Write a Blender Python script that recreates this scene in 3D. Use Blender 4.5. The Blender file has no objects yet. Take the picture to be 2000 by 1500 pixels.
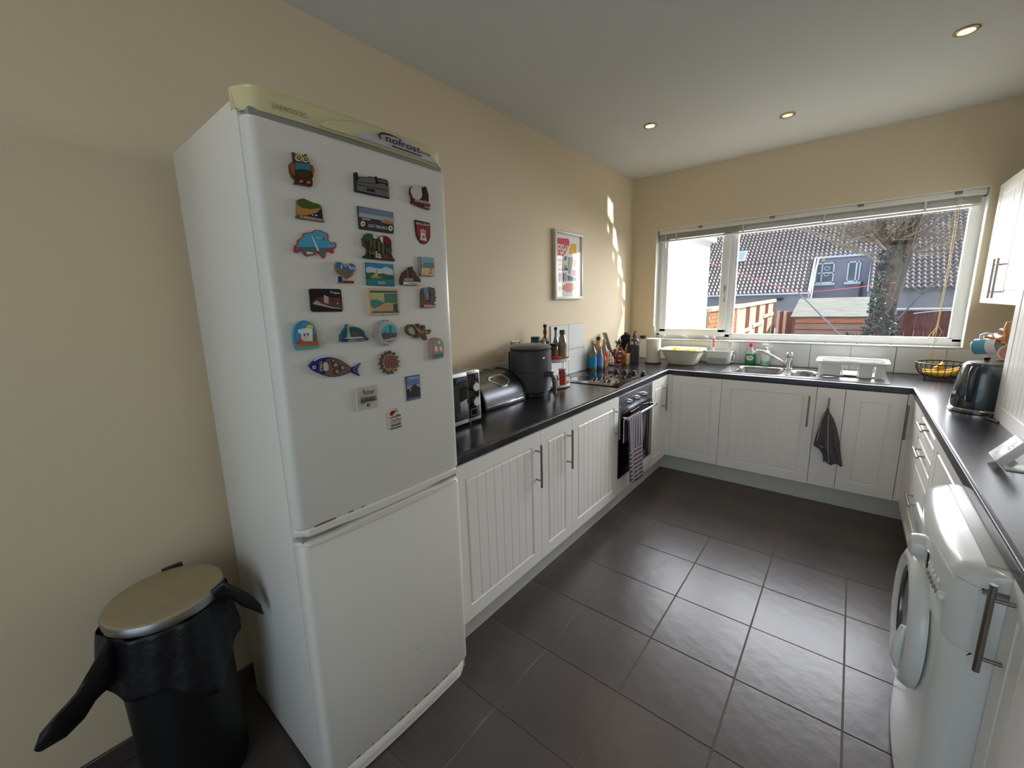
import bpy, bmesh, math, random
from mathutils import Vector, Matrix
random.seed(7)
R = math.radians
SC = bpy.context.scene
COL = SC.collection
# ---------------------------------------------------------------- camera
cam_d = bpy.data.cameras.new('camera'); cam = bpy.data.objects.new('camera', cam_d); COL.objects.link(cam)
yaw, pit, rol = 0.6880, -0.1926, -0.0303
fw = Vector((-math.sin(yaw)*math.cos(pit), math.cos(yaw)*math.cos(pit), math.sin(pit)))
rt = Vector((math.cos(yaw), math.sin(yaw), 0)); up = rt.cross(fw)
r2 = math.cos(rol)*rt + math.sin(rol)*up; u2 = -math.sin(rol)*rt + math.cos(rol)*up
m = Matrix((r2, u2, -fw)).transposed().to_4x4(); m.translation = Vector((1.7863, -4.1431, 1.5003))
cam.matrix_world = m
cam_d.sensor_width = 36; cam_d.lens = 805.6/2000*36; cam_d.clip_start = 0.05; cam_d.clip_end = 300
SC.camera = cam
# ---------------------------------------------------------------- world, sun, area lights, exposure
SC.view_settings.view_transform = 'Standard'; SC.view_settings.look = 'None'
SC.view_settings.gamma = 1.0; SC.view_settings.use_curve_mapping = False
SC.view_settings.exposure = 0.42
wd = bpy.data.worlds.new('sky'); SC.world = wd; wd.use_nodes = True
bg = wd.node_tree.nodes['Background']; bg.inputs['Color'].default_value = (0.62, 0.80, 1.0, 1); bg.inputs['Strength'].default_value = 1.15
def light(name, kind, loc, direction, energy, color=(1, 1, 1), **kw):
    l = bpy.data.lights.new(name, kind); l.energy = energy; l.color = color
    for k, v in kw.items(): setattr(l, k, v)
    o = bpy.data.objects.new(name, l); COL.objects.link(o); o.location = loc
    o.rotation_euler = Vector(direction).to_track_quat('-Z', 'Y').to_euler()
    return o
SUN = Vector((0.600, 0.346, 0.720))                 # towards the sun
light('sun', 'SUN', (6, 6, 10), -SUN, 5.2, (1.0, 0.95, 0.86), angle=R(0.6))
light('window_daylight', 'AREA', (1.42, 1.35, 2.35), (0, -1, -0.55), 255, (0.95, 0.945, 1.0), shape='RECTANGLE', size=3.2, size_y=1.9)
light('rear_fill', 'AREA', (1.6, -5.75, 1.85), (0, 1, 0.0), 2.6, (1.0, 0.88, 0.70), shape='RECTANGLE', size=1.7, size_y=.9)  # unseen fill lamp added behind the camera to brighten the room
# ---------------------------------------------------------------- materials
def lin(c):
    return tuple(((x/255)/12.92 if x/255 <= 0.04045 else ((x/255+0.055)/1.055)**2.4) for x in c)
MATS = {}
def mat(name, col, rough=0.5, metal=0.0, noise=None, bump=None, spec=0.5, coat=0.0, trans=0.0, emit=None, sheen=0, var=None, ior=1.45):
    if name in MATS: return MATS[name]
    M = bpy.data.materials.new(name); M.use_nodes = True; nt = M.node_tree; b = nt.nodes['Principled BSDF']
    c = lin(col)+(1,)
    b.inputs['Base Color'].default_value = c; b.inputs['Roughness'].default_value = rough; b.inputs['Metallic'].default_value = metal
    b.inputs['Specular IOR Level'].default_value = spec; b.inputs['Coat Weight'].default_value = coat
    b.inputs['Transmission Weight'].default_value = trans; b.inputs['IOR'].default_value = ior
    if emit: b.inputs['Emission Color'].default_value = lin(emit[0])+(1,); b.inputs['Emission Strength'].default_value = emit[1]
    tc = nt.nodes.new('ShaderNodeTexCoord')
    if noise:   # (scale, amount, stretch)
        n = nt.nodes.new('ShaderNodeTexNoise'); n.inputs['Scale'].default_value = noise[0]; n.inputs['Detail'].default_value = 6
        mp = nt.nodes.new('ShaderNodeMapping'); mp.inputs['Scale'].default_value = noise[2] if len(noise) > 2 else (1, 1, 1)
        nt.links.new(tc.outputs['Object'], mp.inputs['Vector']); nt.links.new(mp.outputs['Vector'], n.inputs['Vector'])
        r = nt.nodes.new('ShaderNodeMapRange'); r.inputs['From Min'].default_value = 0.3; r.inputs['From Max'].default_value = 0.7
        r.inputs['To Min'].default_value = 1-noise[1]; r.inputs['To Max'].default_value = 1+noise[1]
        nt.links.new(n.outputs['Fac'], r.inputs['Value'])
        mx = nt.nodes.new('ShaderNodeVectorMath'); mx.operation = 'SCALE'; mx.inputs[0].default_value = c[:3]
        nt.links.new(r.outputs['Result'], mx.inputs['Scale']); nt.links.new(mx.outputs['Vector'], b.inputs['Base Color'])
    if bump:    # (scale, strength, distance)
        n = nt.nodes.new('ShaderNodeTexNoise'); n.inputs['Scale'].default_value = bump[0]; n.inputs['Detail'].default_value = 5
        nt.links.new(tc.outputs['Object'], n.inputs['Vector'])
        bn = nt.nodes.new('ShaderNodeBump'); bn.inputs['Strength'].default_value = bump[1]; bn.inputs['Distance'].default_value = bump[2] if len(bump) > 2 else 0.002
        nt.links.new(n.outputs['Fac'], bn.inputs['Height']); nt.links.new(bn.outputs['Normal'], b.inputs['Normal'])
    MATS[name] = M; return M
def pane_mat(name, tint=(1, 1, 1), rough=0.0, ior=1.45):
    if name in MATS: return MATS[name]
    M = bpy.data.materials.new(name); M.use_nodes = True; nt = M.node_tree; nt.nodes.clear()
    o = nt.nodes.new('ShaderNodeOutputMaterial'); t = nt.nodes.new('ShaderNodeBsdfTransparent'); g = nt.nodes.new('ShaderNodeBsdfGlossy')
    f = nt.nodes.new('ShaderNodeFresnel'); mx = nt.nodes.new('ShaderNodeMixShader'); f.inputs['IOR'].default_value = ior
    t.inputs['Color'].default_value = tint+(1,); g.inputs['Roughness'].default_value = rough
    ge = nt.nodes.new('ShaderNodeNewGeometry'); iv_ = nt.nodes.new('ShaderNodeMath'); iv_.operation = 'SUBTRACT'; iv_.inputs[0].default_value = 1; nt.links.new(ge.outputs['Backfacing'], iv_.inputs[1])
    ml = nt.nodes.new('ShaderNodeMath'); ml.operation = 'MULTIPLY'; nt.links.new(f.outputs[0], ml.inputs[0]); nt.links.new(iv_.outputs[0], ml.inputs[1]); nt.links.new(ml.outputs[0], mx.inputs[0]); nt.links.new(t.outputs[0], mx.inputs[1]); nt.links.new(g.outputs[0], mx.inputs[2]); nt.links.new(mx.outputs[0], o.inputs[0])
    MATS[name] = M; return M
def paint(c, rough=0.45):
    return mat('paint_%d_%d_%d' % tuple(c), c, rough, spec=0.4)
# ---------------------------------------------------------------- mesh building
class G:
    def __init__(s): s.bm = bmesh.new()
    def add(s, vs, fs):
        b = [s.bm.verts.new(v) for v in vs]
        for f in fs:
            try: s.bm.faces.new([b[i] for i in f])
            except ValueError: pass
        return s
    def merge(s, bm):
        me = bpy.data.meshes.new('t'); bm.to_mesh(me); bm.free(); s.bm.from_mesh(me); bpy.data.meshes.remove(me); return s
    def box(s, x0, x1, y0, y1, z0, z1, b=0, seg=2):
        if x0 > x1: x0, x1 = x1, x0
        if y0 > y1: y0, y1 = y1, y0
        if z0 > z1: z0, z1 = z1, z0
        vs = [(x, y, z) for x in (x0, x1) for y in (y0, y1) for z in (z0, z1)]
        fs = [(0, 1, 3, 2), (4, 6, 7, 5), (0, 4, 5, 1), (2, 3, 7, 6), (0, 2, 6, 4), (1, 5, 7, 3)]
        if not b: return s.add(vs, fs)
        bm = bmesh.new(); v = [bm.verts.new(p) for p in vs]
        for f in fs: bm.faces.new([v[i] for i in f])
        bmesh.ops.bevel(bm, geom=bm.edges[:], offset=b, segments=seg, affect='EDGES', profile=0.5)
        return s.merge(bm)
    def obox(s, c, ax, ay, az, b=0):     # oriented box: centre, three half-axis vectors
        g = G(); L = [Vector(a).length for a in (ax, ay, az)]; g.box(-L[0], L[0], -L[1], L[1], -L[2], L[2], b)
        A = [Vector(a).normalized() for a in (ax, ay, az)]; M = Matrix(A).transposed().to_4x4(); M.translation = Vector(c)
        g.bm.transform(M); return s.merge(g.bm)
    def tube(s, pts, r, n=8, closed=False, caps=True, flat=1.0):
        P = [Vector(p) for p in pts]; N = len(P); rr = r if isinstance(r, (list, tuple)) else [r]*N
        T = []
        for i in range(N):
            a = P[(i+1) % N] if (closed or i < N-1) else P[i]; b_ = P[i-1] if (closed or i > 0) else P[i]
            T.append((a-b_).normalized())
        h = Vector((0, 0, 1)) if abs(T[0].z) < 0.9 else Vector((1, 0, 0))
        u = T[0].cross(h).normalized(); vs = []
        for i in range(N):
            u = (u - T[i]*u.dot(T[i])).normalized(); w = T[i].cross(u)
            for k in range(n):
                a = 2*math.pi*k/n; vs.append(P[i] + rr[i]*(math.cos(a)*u + math.sin(a)*w*flat))
        fs = [(i*n+k, i*n+(k+1) % n, ((i+1) % N)*n+(k+1) % n, ((i+1) % N)*n+k) for i in range(N if closed else N-1) for k in range(n)]
        if caps and not closed: fs += [tuple(range(n))[::-1], tuple(range((N-1)*n, N*n))]
        return s.add(vs, fs)
    def cyl(s, p0, p1, r0, r1=None, n=20):
        return s.tube([p0, p1], [r0, r0 if r1 is None else r1], n)
    def lathe(s, prof, c=(0, 0, 0), n=32, sx=1, sy=1, axis='z', a0=0, a1=2*math.pi):
        full = abs(a1-a0-2*math.pi) < 1e-6; m_ = n if full else n+1; vs = []
        for r, z in prof:
            for k in range(m_):
                a = a0+(a1-a0)*k/n; x, y = r*math.cos(a)*sx, r*math.sin(a)*sy
                vs.append({'z': (c[0]+x, c[1]+y, c[2]+z), 'x': (c[0]+z, c[1]+x, c[2]+y), 'y': (c[0]+x, c[1]+z, c[2]+y)}[axis])
        fs = []
        for i in range(len(prof)-1):
            for k in range(n):
                k2 = (k+1) % m_; fs.append((i*m_+k, i*m_+k2, (i+1)*m_+k2, (i+1)*m_+k))
        if full:
            if prof[0][0] > 1e-6: fs.append(tuple(range(m_))[::-1])
            if prof[-1][0] > 1e-6: fs.append(tuple(range((len(prof)-1)*m_, len(prof)*m_)))
        return s.add(vs, fs)
    def prism(s, poly, fn, w0, w1, bev=0):
        n = len(poly); A = [fn(a, b, w0) for a, b in poly]; B = [fn(a, b, w1) for a, b in poly]
        if bev:
            cx = sum(a for a, b in poly)/n; cy = sum(b for a, b in poly)/n; k = 1-bev
            C_ = [fn(cx+(a-cx)*k, cy+(b-cy)*k, w1) for a, b in poly]; B = [fn(a, b, w1-(w1-w0)*0.25) for a, b in poly]
            return s.add(A+B+C_, [tuple(range(n))[::-1]] + [(i, (i+1) % n, n+(i+1) % n, n+i) for i in range(n)] + [(n+i, n+(i+1) % n, 2*n+(i+1) % n, 2*n+i) for i in range(n)] + [tuple(range(2*n, 3*n))])
        return s.add(A+B, [tuple(range(n))[::-1], tuple(range(n, 2*n))] + [(i, (i+1) % n, n+(i+1) % n, n+i) for i in range(n)])
    def grid(s, fn, nu, nv):
        vs = [fn(i/nu, j/nv) for j in range(nv+1) for i in range(nu+1)]
        return s.add(vs, [(j*(nu+1)+i, j*(nu+1)+i+1, (j+1)*(nu+1)+i+1, (j+1)*(nu+1)+i) for j in range(nv) for i in range(nu)])
    def sphere(s, c, r, sx=1, sy=1, sz=1, n=16):
        pr = [(r*math.sin(math.pi*i/(n//2)), -r*math.cos(math.pi*i/(n//2))*sz) for i in range(n//2+1)]
        pr[0] = (1e-7, pr[0][1]); pr[-1] = (1e-7, pr[-1][1])
        return s.lathe(pr, c, n, sx, sy)
    def build(s, name, m_, parent=None, origin=None, smooth=True, ang=38, normals=True):
        bmesh.ops.remove_doubles(s.bm, verts=s.bm.verts[:], dist=1e-6)
        if normals: bmesh.ops.recalc_face_normals(s.bm, faces=s.bm.faces[:])
        me = bpy.data.meshes.new(name)
        o = bpy.data.objects.new(name, me); COL.objects.link(o)
        org = Vector(origin) if origin is not None else Vector((0, 0, 0))
        if parent is not None:
            o.parent = parent; P = parent
            tot = Vector((0, 0, 0))
            while P is not None: tot += P.location; P = P.parent
            org = tot
        else: o.location = org
        s.bm.transform(Matrix.Translation(-org)); s.bm.to_mesh(me); s.bm.free()
        if smooth:
            me.shade_smooth(); me.set_sharp_from_angle(angle=R(ang))
        me.materials.append(m_); return o
def tag(o, label, cat, group=None, kind=None):
    o['label'] = label; o['category'] = cat
    if group: o['group'] = group
    if kind: o['kind'] = kind
    return o
def struct(o): o['kind'] = 'structure'; return o
def thing(name, label, cat, loc, group=None):
    o = bpy.data.objects.new(name, None); COL.objects.link(o); o.location = loc; o.empty_display_size = 0.05
    return tag(o, label, cat, group)
def lettering(s, m_, parent, a, b, h, N, rise=0.0004, name='lettering'):
    """text along the midline from point a to point b, h high, facing N"""
    a, b, N = Vector(a), Vector(b), Vector(N).normalized()
    cu = bpy.data.curves.new('t', 'FONT'); cu.body = s; cu.size = 1; cu.extrude = 0; cu.resolution_u = 3; cu.offset = 0.012
    t = bpy.data.objects.new('t', cu); me = bpy.data.meshes.new_from_object(t)
    bpy.data.objects.remove(t); bpy.data.curves.remove(cu)
    xs = [v.co.x for v in me.vertices]; ys = [v.co.y for v in me.vertices]
    if not xs: return None
    x0, x1, y0, y1 = min(xs), max(xs), min(ys), max(ys)
    U_ = (b-a); L = U_.length; U_.normalize(); V_ = N.cross(U_)
    tot = Vector((0, 0, 0)); P = parent
    while P is not None: tot += P.location; P = P.parent
    for v in me.vertices:
        fx = (v.co.x-x0)/(x1-x0); fy = (v.co.y-y0)/(y1-y0)-0.5
        v.co = a + U_*(fx*L) + V_*(fy*h) + N*rise - tot
    me.name = name; me.materials.append(m_)
    o = bpy.data.objects.new(name, me); COL.objects.link(o); o.parent = parent; return o
# materials in common use
WALLP = mat('cream_wall_paint', (219, 203, 172), 0.7, bump=(180, 0.12, 0.001))
CEILP = mat('white_ceiling_paint', (207, 207, 201), 0.8, bump=(150, 0.1, 0.001))
WHITE = mat('white_gloss_paint', (236, 236, 230), 0.35)
UPVC = mat('white_window_frame', (238, 240, 238), 0.25)
CAB = mat('ivory_door_foil', (242, 239, 233), 0.32)
CARC = mat('cabinet_carcass', (215, 212, 200), 0.5)
PLIN = mat('plinth_white', (205, 205, 196), 0.45)
CHROME = mat('chrome', (205, 205, 208), 0.12, 1.0)
STEEL = mat('brushed_steel', (150, 150, 152), 0.32, 1.0, noise=(40, 0.12, (1, 40, 1)))
HANDLE = mat('nickel_handle', (150, 145, 138), 0.3, 1.0)
BLACK = mat('black_plastic', (22, 22, 24), 0.35)
GLASSK = mat('black_glass', (8, 8, 9), 0.05, coat=0.0, spec=.45)
TOP = mat('charcoal_slate_laminate', (37, 37, 40), 0.25, noise=(6, 0.75, (1, 1.8, 1)), spec=0.6)
TILEM = mat('charcoal_floor_tile', (80, 74, 72), 0.30, noise=(3, 0.22), bump=(14, 0.35, 0.004), spec=0.5)
GROUT = mat('brown_floor_grout', (104, 92, 80), 0.9)
WTILE = mat('white_glazed_tile', (218, 220, 218), 0.12)
WGROUT = mat('wall_tile_grout', (165, 162, 152), 0.8)
PWHITE = mat('white_plastic', (235, 236, 232), 0.3)
FRW = mat('fridge_white_enamel', (224, 222, 214), 0.3, bump=(400, 0.05, 0.0005))
# ================================================================ room shell
W = 2.747; H = 2.647; YR = -5.6
WX0, WX1, WZ0, WZ1 = 0.243, 2.400, 1.112, 2.149
struct(G().box(-0.1, W+0.1, YR-0.1, 0.165, -0.12, -0.0018).build('floor', GROUT))
fl = bpy.data.objects['floor']
ts, ox, oy = 0.3391, 0.8847, -2.8647
meshes = {}
for i in range(-3, 6):
    for j in range(-9, 9):
        x0, x1, y0, y1 = ox+i*ts+.0024, ox+(i+1)*ts-.0024, oy+j*ts+.0024, oy+(j+1)*ts-.0024
        x0, x1, y0, y1 = max(x0, 0.002), min(x1, W-.002), max(y0, YR+.002), min(y1, -0.05)
        if x1-x0 < .02 or y1-y0 < .02: continue
        if x1 < 0.5 and -3.1 < y0: continue
        if x0 > 2.25 and y0 > -2.0: continue
        if y0 > -0.5: continue
        k = (round(x1-x0, 3), round(y1-y0, 3))
        if k not in meshes:
            o = G().box(0, x1-x0, 0, y1-y0, -0.0015, 0.0, .001, 1).build('tile', TILEM, fl); meshes[k] = o.data
        else:
            o = bpy.data.objects.new('tile', meshes[k]); COL.objects.link(o); o.parent = fl
        o.location = (x0, y0, random.uniform(-.0006, .0003))
struct(G().box(-0.1, W+0.1, YR-0.1, 0.165, H, H+0.1).build('ceiling', CEILP))
struct(G().box(-0.1, 0, YR-0.1, 0.165, -0.1, H).build('wall_left', WALLP))
struct(G().box(W, W+0.1, YR-0.1, 0.165, -0.1, H).build('wall_right', WALLP))
g = G(); g.box(0, WX0, 0, 0.165, -0.1, H); g.box(WX1, W, 0, 0.165, -0.1, H); g.box(WX0, WX1, 0, 0.165, -0.1, WZ0-.012); g.box(WX0, WX1, 0, 0.165, WZ1, H)
wb = struct(g.build('wall_back', WALLP))
g = G(); g.box(0, .5, YR-.1, YR, -.1, H); g.box(2.5, W, YR-.1, YR, -.1, H); g.box(.5, 2.5, YR-.1, YR, 2.3, H); g.box(.5, 2.5, YR-.1, YR, -.1, .3)  # opening added in the unseen rear wall to let the fill lamp in
struct(g.build('wall_rear', WALLP))
# skirting of cut floor tiles
sk = struct(G().box(0.0, 0.004, YR, -3.14, 0, .076).build('baseboard_left', GROUT))
y = YR
while y < -3.5:
    G().box(0.004, .012, y+.002, min(y+.337, -3.14), 0.001, .077, .002, 1).build('tile', TILEM, sk); y += ts
# splashback tiles
sp = struct(G().box(0.0, W, -0.004, 0.0, .905, 1.100).build('trim_1', WGROUT))
x = .011
for a in [.011, .269, .527, .784, 1.041, 1.292, 1.551, 1.808, 2.069, 2.327, 2.585]:
    b_ = min(a+.2555, W-.003); G().box(a, b_, -.009, -.003, .912, 1.099, .0015, 1).build('tile', WTILE, sp)
sl = struct(G().box(0.0, 0.004, -3.14, -.88, .905, 1.112).build('trim_2', WGROUT))
G().box(0.0, .004, -1.495, -.98, 1.112, 1.322).build('upstand', WGROUT, sl)
a = -3.05
for a in [-3.046, -2.787, -2.528, -2.269, -2.01, -1.751, -1.492, -1.2335, -.978]:
    b_ = min(a+.2555, -.881); G().box(.003, .009, a, b_, .912, 1.112, .0015, 1).build('tile', WTILE, sl)
for a in [-1.492, -1.2335]: G().box(.003, .009, a, a+.2535, 1.116, 1.320, .0015, 1).build('tile', WTILE, sl)
sr = struct(G().box(W-.004, W, -3.4, -.01, .905, 1.100).build('trim_3', WGROUT))
for k in range(8): G().box(W-.009, W-.003, -.012-k*.2585-.2555, -.012-k*.2585, .912, 1.099, .0015, 1).build('tile', WTILE, sr)
# window sill of white tiles
si = struct(G().box(WX0, WX1, -.004, .12, WZ0-.012, WZ0-.008).build('trim_4', WGROUT))
k = 0; a = WX0
while a < WX1-.01:
    b_ = min(a+.1975, WX1); G().box(a+.001, b_-.001, -.011, .10, WZ0-.010, WZ0, .002, 1).build('tile', WTILE, si); a += .1995
# ---------------------------------------------------------------- window frame
FY0, FY1 = .095, .16
g = G()
def fr_rect(g, x0, x1, z0, z1, w, y0, y1, b=.004):
    g.box(x0, x1, y0, y1, z0, z0+w, b); g.box(x0, x1, y0, y1, z1-w, z1, b); g.box(x0, x0+w, y0, y1, z0+w*.5, z1-w*.5, b); g.box(x1-w, x1, y0, y1, z0+w*.5, z1-w*.5, b)
fr_rect(g, WX0, WX1, WZ0, WZ1, .05, FY0, FY1)
g.box(.865, .925, FY0, FY1, WZ0+.02, WZ1-.02, .004)
win = struct(g.build('window_1', UPVC))
g = G(); fr_rect(g, .275, .885, WZ0+.030, WZ1-.03, .065, FY0-.018, FY1-.02, .006); G_s = g.build('sash', UPVC, win)
g = G(); g.box(.855, .873, FY0-.030, FY0-.016, 1.56, 1.60, .003); g.box(.858, .870, FY0-.040, FY0-.028, 1.46, 1.585, .004); g.build('handle', CHROME, G_s)
g = G(); fr_rect(g, .922, WX1-.045, WZ0+.035, WZ1-.04, .022, FY0+.004, FY1-.02, .004); g.build('glazing_bead', UPVC, win)
GL = pane_mat('window_glass', (.97, .98, .98))
G().box(.335, .825, .128, .132, WZ0+.09, WZ1-.09).build('pane', GL, win)
G().box(.94, WX1-.065, .128, .132, WZ0+.055, WZ1-.06).build('pane', GL, win)
# reveal linings (white painted)
g = G(); g.box(WX0, WX0+.004, .0, FY0, WZ0, WZ1); g.box(WX1-.004, WX1, 0, FY0, WZ0, WZ1); g.box(WX0, WX1, 0, FY0, WZ1-.004, WZ1)
struct(g.build('trim_5', WHITE))
# rolled up venetian blind
bl = thing('venetian_blind', 'white venetian blind pulled up to the top of the kitchen window', 'blind', (1.3, .05, 2.1))
G().box(WX0+.02, WX1-.015, .02, .075, 2.105, 2.143, .003).build('headrail', mat('blind_rail', (216, 213, 200), .4), bl)
for k in range(11):
    z = 2.100-k*.0042; G().box(WX0+.03, WX1-.03, .026+.0015*(k % 2), .073+.0015*(k % 2), z-.0012, z+.0008).build('slat', mat('blind_slat', (206, 202, 188), .45), bl)
G().box(WX0+.03, WX1-.03, .024, .074, 2.036, 2.050, .004).build('bottom_rail', mat('blind_rail', (216, 213, 200), .4), bl)
for x in (.42, .98, 1.54, 2.10): G().box(x, x+.012, .019, .078, 2.038, 2.108).build('ladder_tape', mat('clear_clip', (205, 205, 200), .3), bl)
for x in (.62, 1.18, 1.74, 2.24): G().box(x, x+.035, .012, .022, 2.125, 2.148, .002).build('bracket', mat('grey_bracket', (120, 118, 112), .4), bl)
g = G(); g.tube([(.33, .015, 2.11), (.332, .012, 1.98)], .0035, 6); g.build('tilt_wand', mat('clear_clip', (205, 205, 200), .3), bl)
cord = mat('cream_cord', (225, 205, 150), .8)
g = G(); g.tube([(2.26, .012, 2.11), (2.262, .005, 1.7), (2.257, .0, 1.32), (2.255, -.002, 1.22)], .0022, 6); g.tube([(2.272, .012, 2.11), (2.27, .002, 1.7), (2.262, -.004, 1.3), (2.255, -.012, 1.16), (2.256, -.018, 1.02)], .0022, 6)
g.tube([(2.257, 0, 1.25), (2.225, -.002, 1.19), (2.222, -.002, 1.165), (2.24, -.003, 1.175), (2.257, -.004, 1.24)], .0022, 6); g.tube([(2.262, -.004, 1.26), (2.285, -.006, 1.22), (2.262, -.012, 1.14)], .002, 6)
g.build('pull_cord', cord, bl)
g = G(); g.lathe([(.003, 0), (.007, .01), (.008, .03), (.004, .038)], (2.256, -.0195, .985), 10); g.build('cord_weight', cord, bl)
# ---------------------------------------------------------------- recessed ceiling lights
for (x, y, on, lab) in ((.609, -1.165, 1, 'round brass ceiling downlight nearest the left wall, glowing'), (1.335, -.70, 0, 'round brass ceiling downlight closest to the window wall'), (2.061, -1.178, 1, 'round brass ceiling downlight over the right worktop, brightest')):
    t = thing('ceiling_downlight', lab, 'ceiling light', (x, y, H))
    g = G(); g.lathe([(.029, 0), (.044, -.001), (.044, -.004), (.038, -.007), (.030, -.006), (.029, 0)], (x, y, H), 32); g.build('bezel', mat('brass_bezel', (160, 140, 105), .3, 1), t)
    g = G(); g.lathe([(1e-6, -.001), (.016, -.0025), (.029, -.004)], (x, y, H), 24)
    g.build('lamp', mat('lit_lamp', (255, 235, 190), .4, emit=((255, 214, 130), 9.0)) if on else mat('dim_lamp', (240, 225, 200), .3, emit=((255, 220, 160), 1.2)), t)
    if on: light('downlight_beam', 'SPOT', (x, y, H-.02), (0, 0, -1), 7, (1, .78, .5), spot_size=R(110), spot_blend=.8, shadow_soft_size=.03)

for k, (x, y) in enumerate(((.609, -4.0), (2.061, -4.0), (1.335, -4.9))):
    light('downlight_behind_camera', 'SPOT', (x, y, H-.02), (0, 0, -1), 2.5, (1, .78, .50), spot_size=R(95), spot_blend=.9, shadow_soft_size=.04)
# lamps added to imitate sun glinting off the sill tiles on the left wall
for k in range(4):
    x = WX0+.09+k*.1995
    light('sill_glint_lamp', 'AREA', (x, .045, WZ0+.004), (-.600, -.346, .720), .30, (1, .95, .86), shape='RECTANGLE', size=.088, size_y=.19, spread=R(1.5))
# ================================================================ cabinets
def door(parent, O, U, N, w, h, grooves=True, fr=.065, gd=.0050, name='door', th=.019, recess=True, mt=None, step=.045, loc=None):
    O, U, N = Vector(O), Vector(U), Vector(N); V = Vector((0, 0, 1))
    fr = min(fr, w*.24, h*.3)
    def npl(L): return max(1, round(L/(.055 if L > .2 else .038)))
    def edge_d(t):
        if t < fr: return 0
        if t < fr+.003: return .005
        if t < fr+.010: return .006
        return .0005
    def lines(L, gr):
        e = [0, fr-.0005, fr+.002, fr+.009, fr+.014]; s = e+[L-a for a in e]
        if gr:
            a, b = fr+.014, L-fr-.014; n = npl(b-a)
            for k in range(1, n):
                c = a+(b-a)*k/n; s += [c-.0022, c-.0012, c+.0012, c+.0022]
        return sorted(set(round(x, 5) for x in s))
    if not recess: g = G(); us, vs_ = [0, w], [0, h]
    else: us, vs_ = lines(w, grooves), lines(h, False)
    a, b = fr+.014, w-fr-.014; n = npl(b-a); gc = [a+(b-a)*k/n for k in range(1, n)] if grooves else []
    g = G(); P = []
    for v in vs_:
        for u in us:
            t = min(u, w-u, v, h-v); d = edge_d(t) if recess else 0
            if recess and t > fr+.012 and any(abs(u-c) < .0015 for c in gc): d = gd
            P.append(O+U*u+V*v-N*d)
    nu = len(us); F = [(j*nu+i, j*nu+i+1, (j+1)*nu+i+1, (j+1)*nu+i) for j in range(len(vs_)-1) for i in range(nu-1)]
    g.add(P, F)
    A = [O-N*.0015, O+U*w-N*.0015, O+U*w+V*h-N*.0015, O+V*h-N*.0015]; B = [p-N*(th-.0015) for p in A]
    g.add(A+B, [(4, 5, 6, 7), (0, 1, 5, 4), (1, 2, 6, 5), (2, 3, 7, 6), (3, 0, 4, 7)])
    e = .0015; C_ = [O, O+U*w, O+U*w+V*h, O+V*h]
    g.add(C_+A, [(0, 1, 5, 4), (1, 2, 6, 5), (2, 3, 7, 6), (3, 0, 4, 7)])
    return g.build(name, mt or CAB, parent, ang=25)
def handle(parent, c, N, L=.224, axis=(0, 0, 1), off=.034, r=.006):
    c, N, A = Vector(c), Vector(N), Vector(axis); g = G()
    g.cyl(c+N*off-A*L/2, c+N*off+A*L/2, r, n=14)
    for s in (-1, 1): g.cyl(c+A*s*(L*.34), c+N*off+A*s*(L*.34), r*.75, n=10)
    return g.build('handle', HANDLE, parent)
DF = .625; X = Vector((1, 0, 0)); Yv = Vector((0, 1, 0))
def left_unit(y0, y1, label, hy, z=(.15, .865)):
    t = thing('base_cabinet', label, 'cabinet', (.3, (y0+y1)/2, 0))
    G().box(.01, DF-.02, y0+.001, y1-.001, .14, .869).build('carcass', CARC, t)
    d = door(t, (DF, y0+.0015, z[0]), Yv, X, y1-y0-.003, z[1]-z[0])
    handle(d, (DF, hy, .698), X)
    return t
left_unit(-3.118, -2.518, 'wide grooved white base cabinet right beside the fridge', -2.560)
left_unit(-2.518, -2.210, 'narrow grooved white base cabinet, second along from the fridge', -2.262)
left_unit(-2.210, -1.603, 'grooved white base cabinet between the narrow cabinet and the oven', -1.657)
t = left_unit(-.997, -.690, 'narrow white corner base cabinet right of the oven', -.757)
# corner posts
g = G(); g.box(DF-.03, DF-.002, -.688, -.60, .15, .869); g.box(.60, .657, -DF+.002, -DF+.03, .15, .869)
tag(g.build('corner_post', CAB), 'white L-shaped corner post between the left and back cabinets', 'corner post')
def back_unit(x0, x1, label, hx, grooves=True, recess=True, hl=.224, hz=.692, fr=.065, step=.045):
    t = thing('base_cabinet', label, 'cabinet', ((x0+x1)/2, -.3, 0))
    G().box(x0+.001, x1-.001, -DF+.02, -.01, .14, .868 if x1 < 1.0 or x0 > 2.02 else .735).build('carcass', CARC, t)
    d = door(t, (x0+.0015, -DF, .15), X, -Yv, x1-x0-.003, .715, grooves, recess=recess, fr=fr, step=step, gd=.0022)
    if hx: handle(d, (hx, -DF, hz), -Yv, hl)
    return t
back_unit(.6575, 1.040, 'white base cabinet at the left corner under the window, without a handle', None)
back_unit(1.040, 1.649, 'widest white base cabinet below the sink bowl', 1.612)
back_unit(1.649, 1.8065, 'slim flat white base cabinet with the grey cloth on its handle', 1.722, False, False, .224)
back_unit(1.8065, 2.112, 'white base cabinet at the right corner below the window', 2.066+.05, False, fr=.075)
# plinths
for nm, a in (('left', (.535, .556, -3.14, -.556)), ('back', (.535, 2.19, -.556, -.535)), ('right', (2.19, 2.21, -2.15, -.556))):
    o = G().box(a[0], a[1], a[2], a[3], 0.0, .148).build('plinth', PLIN)
    tag(o, {'left': 'white plinth board running under the left cabinets and oven', 'back': 'white plinth board under the cabinets below the window', 'right': 'white plinth board under the right hand drawers'}[nm], 'plinth')
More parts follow.
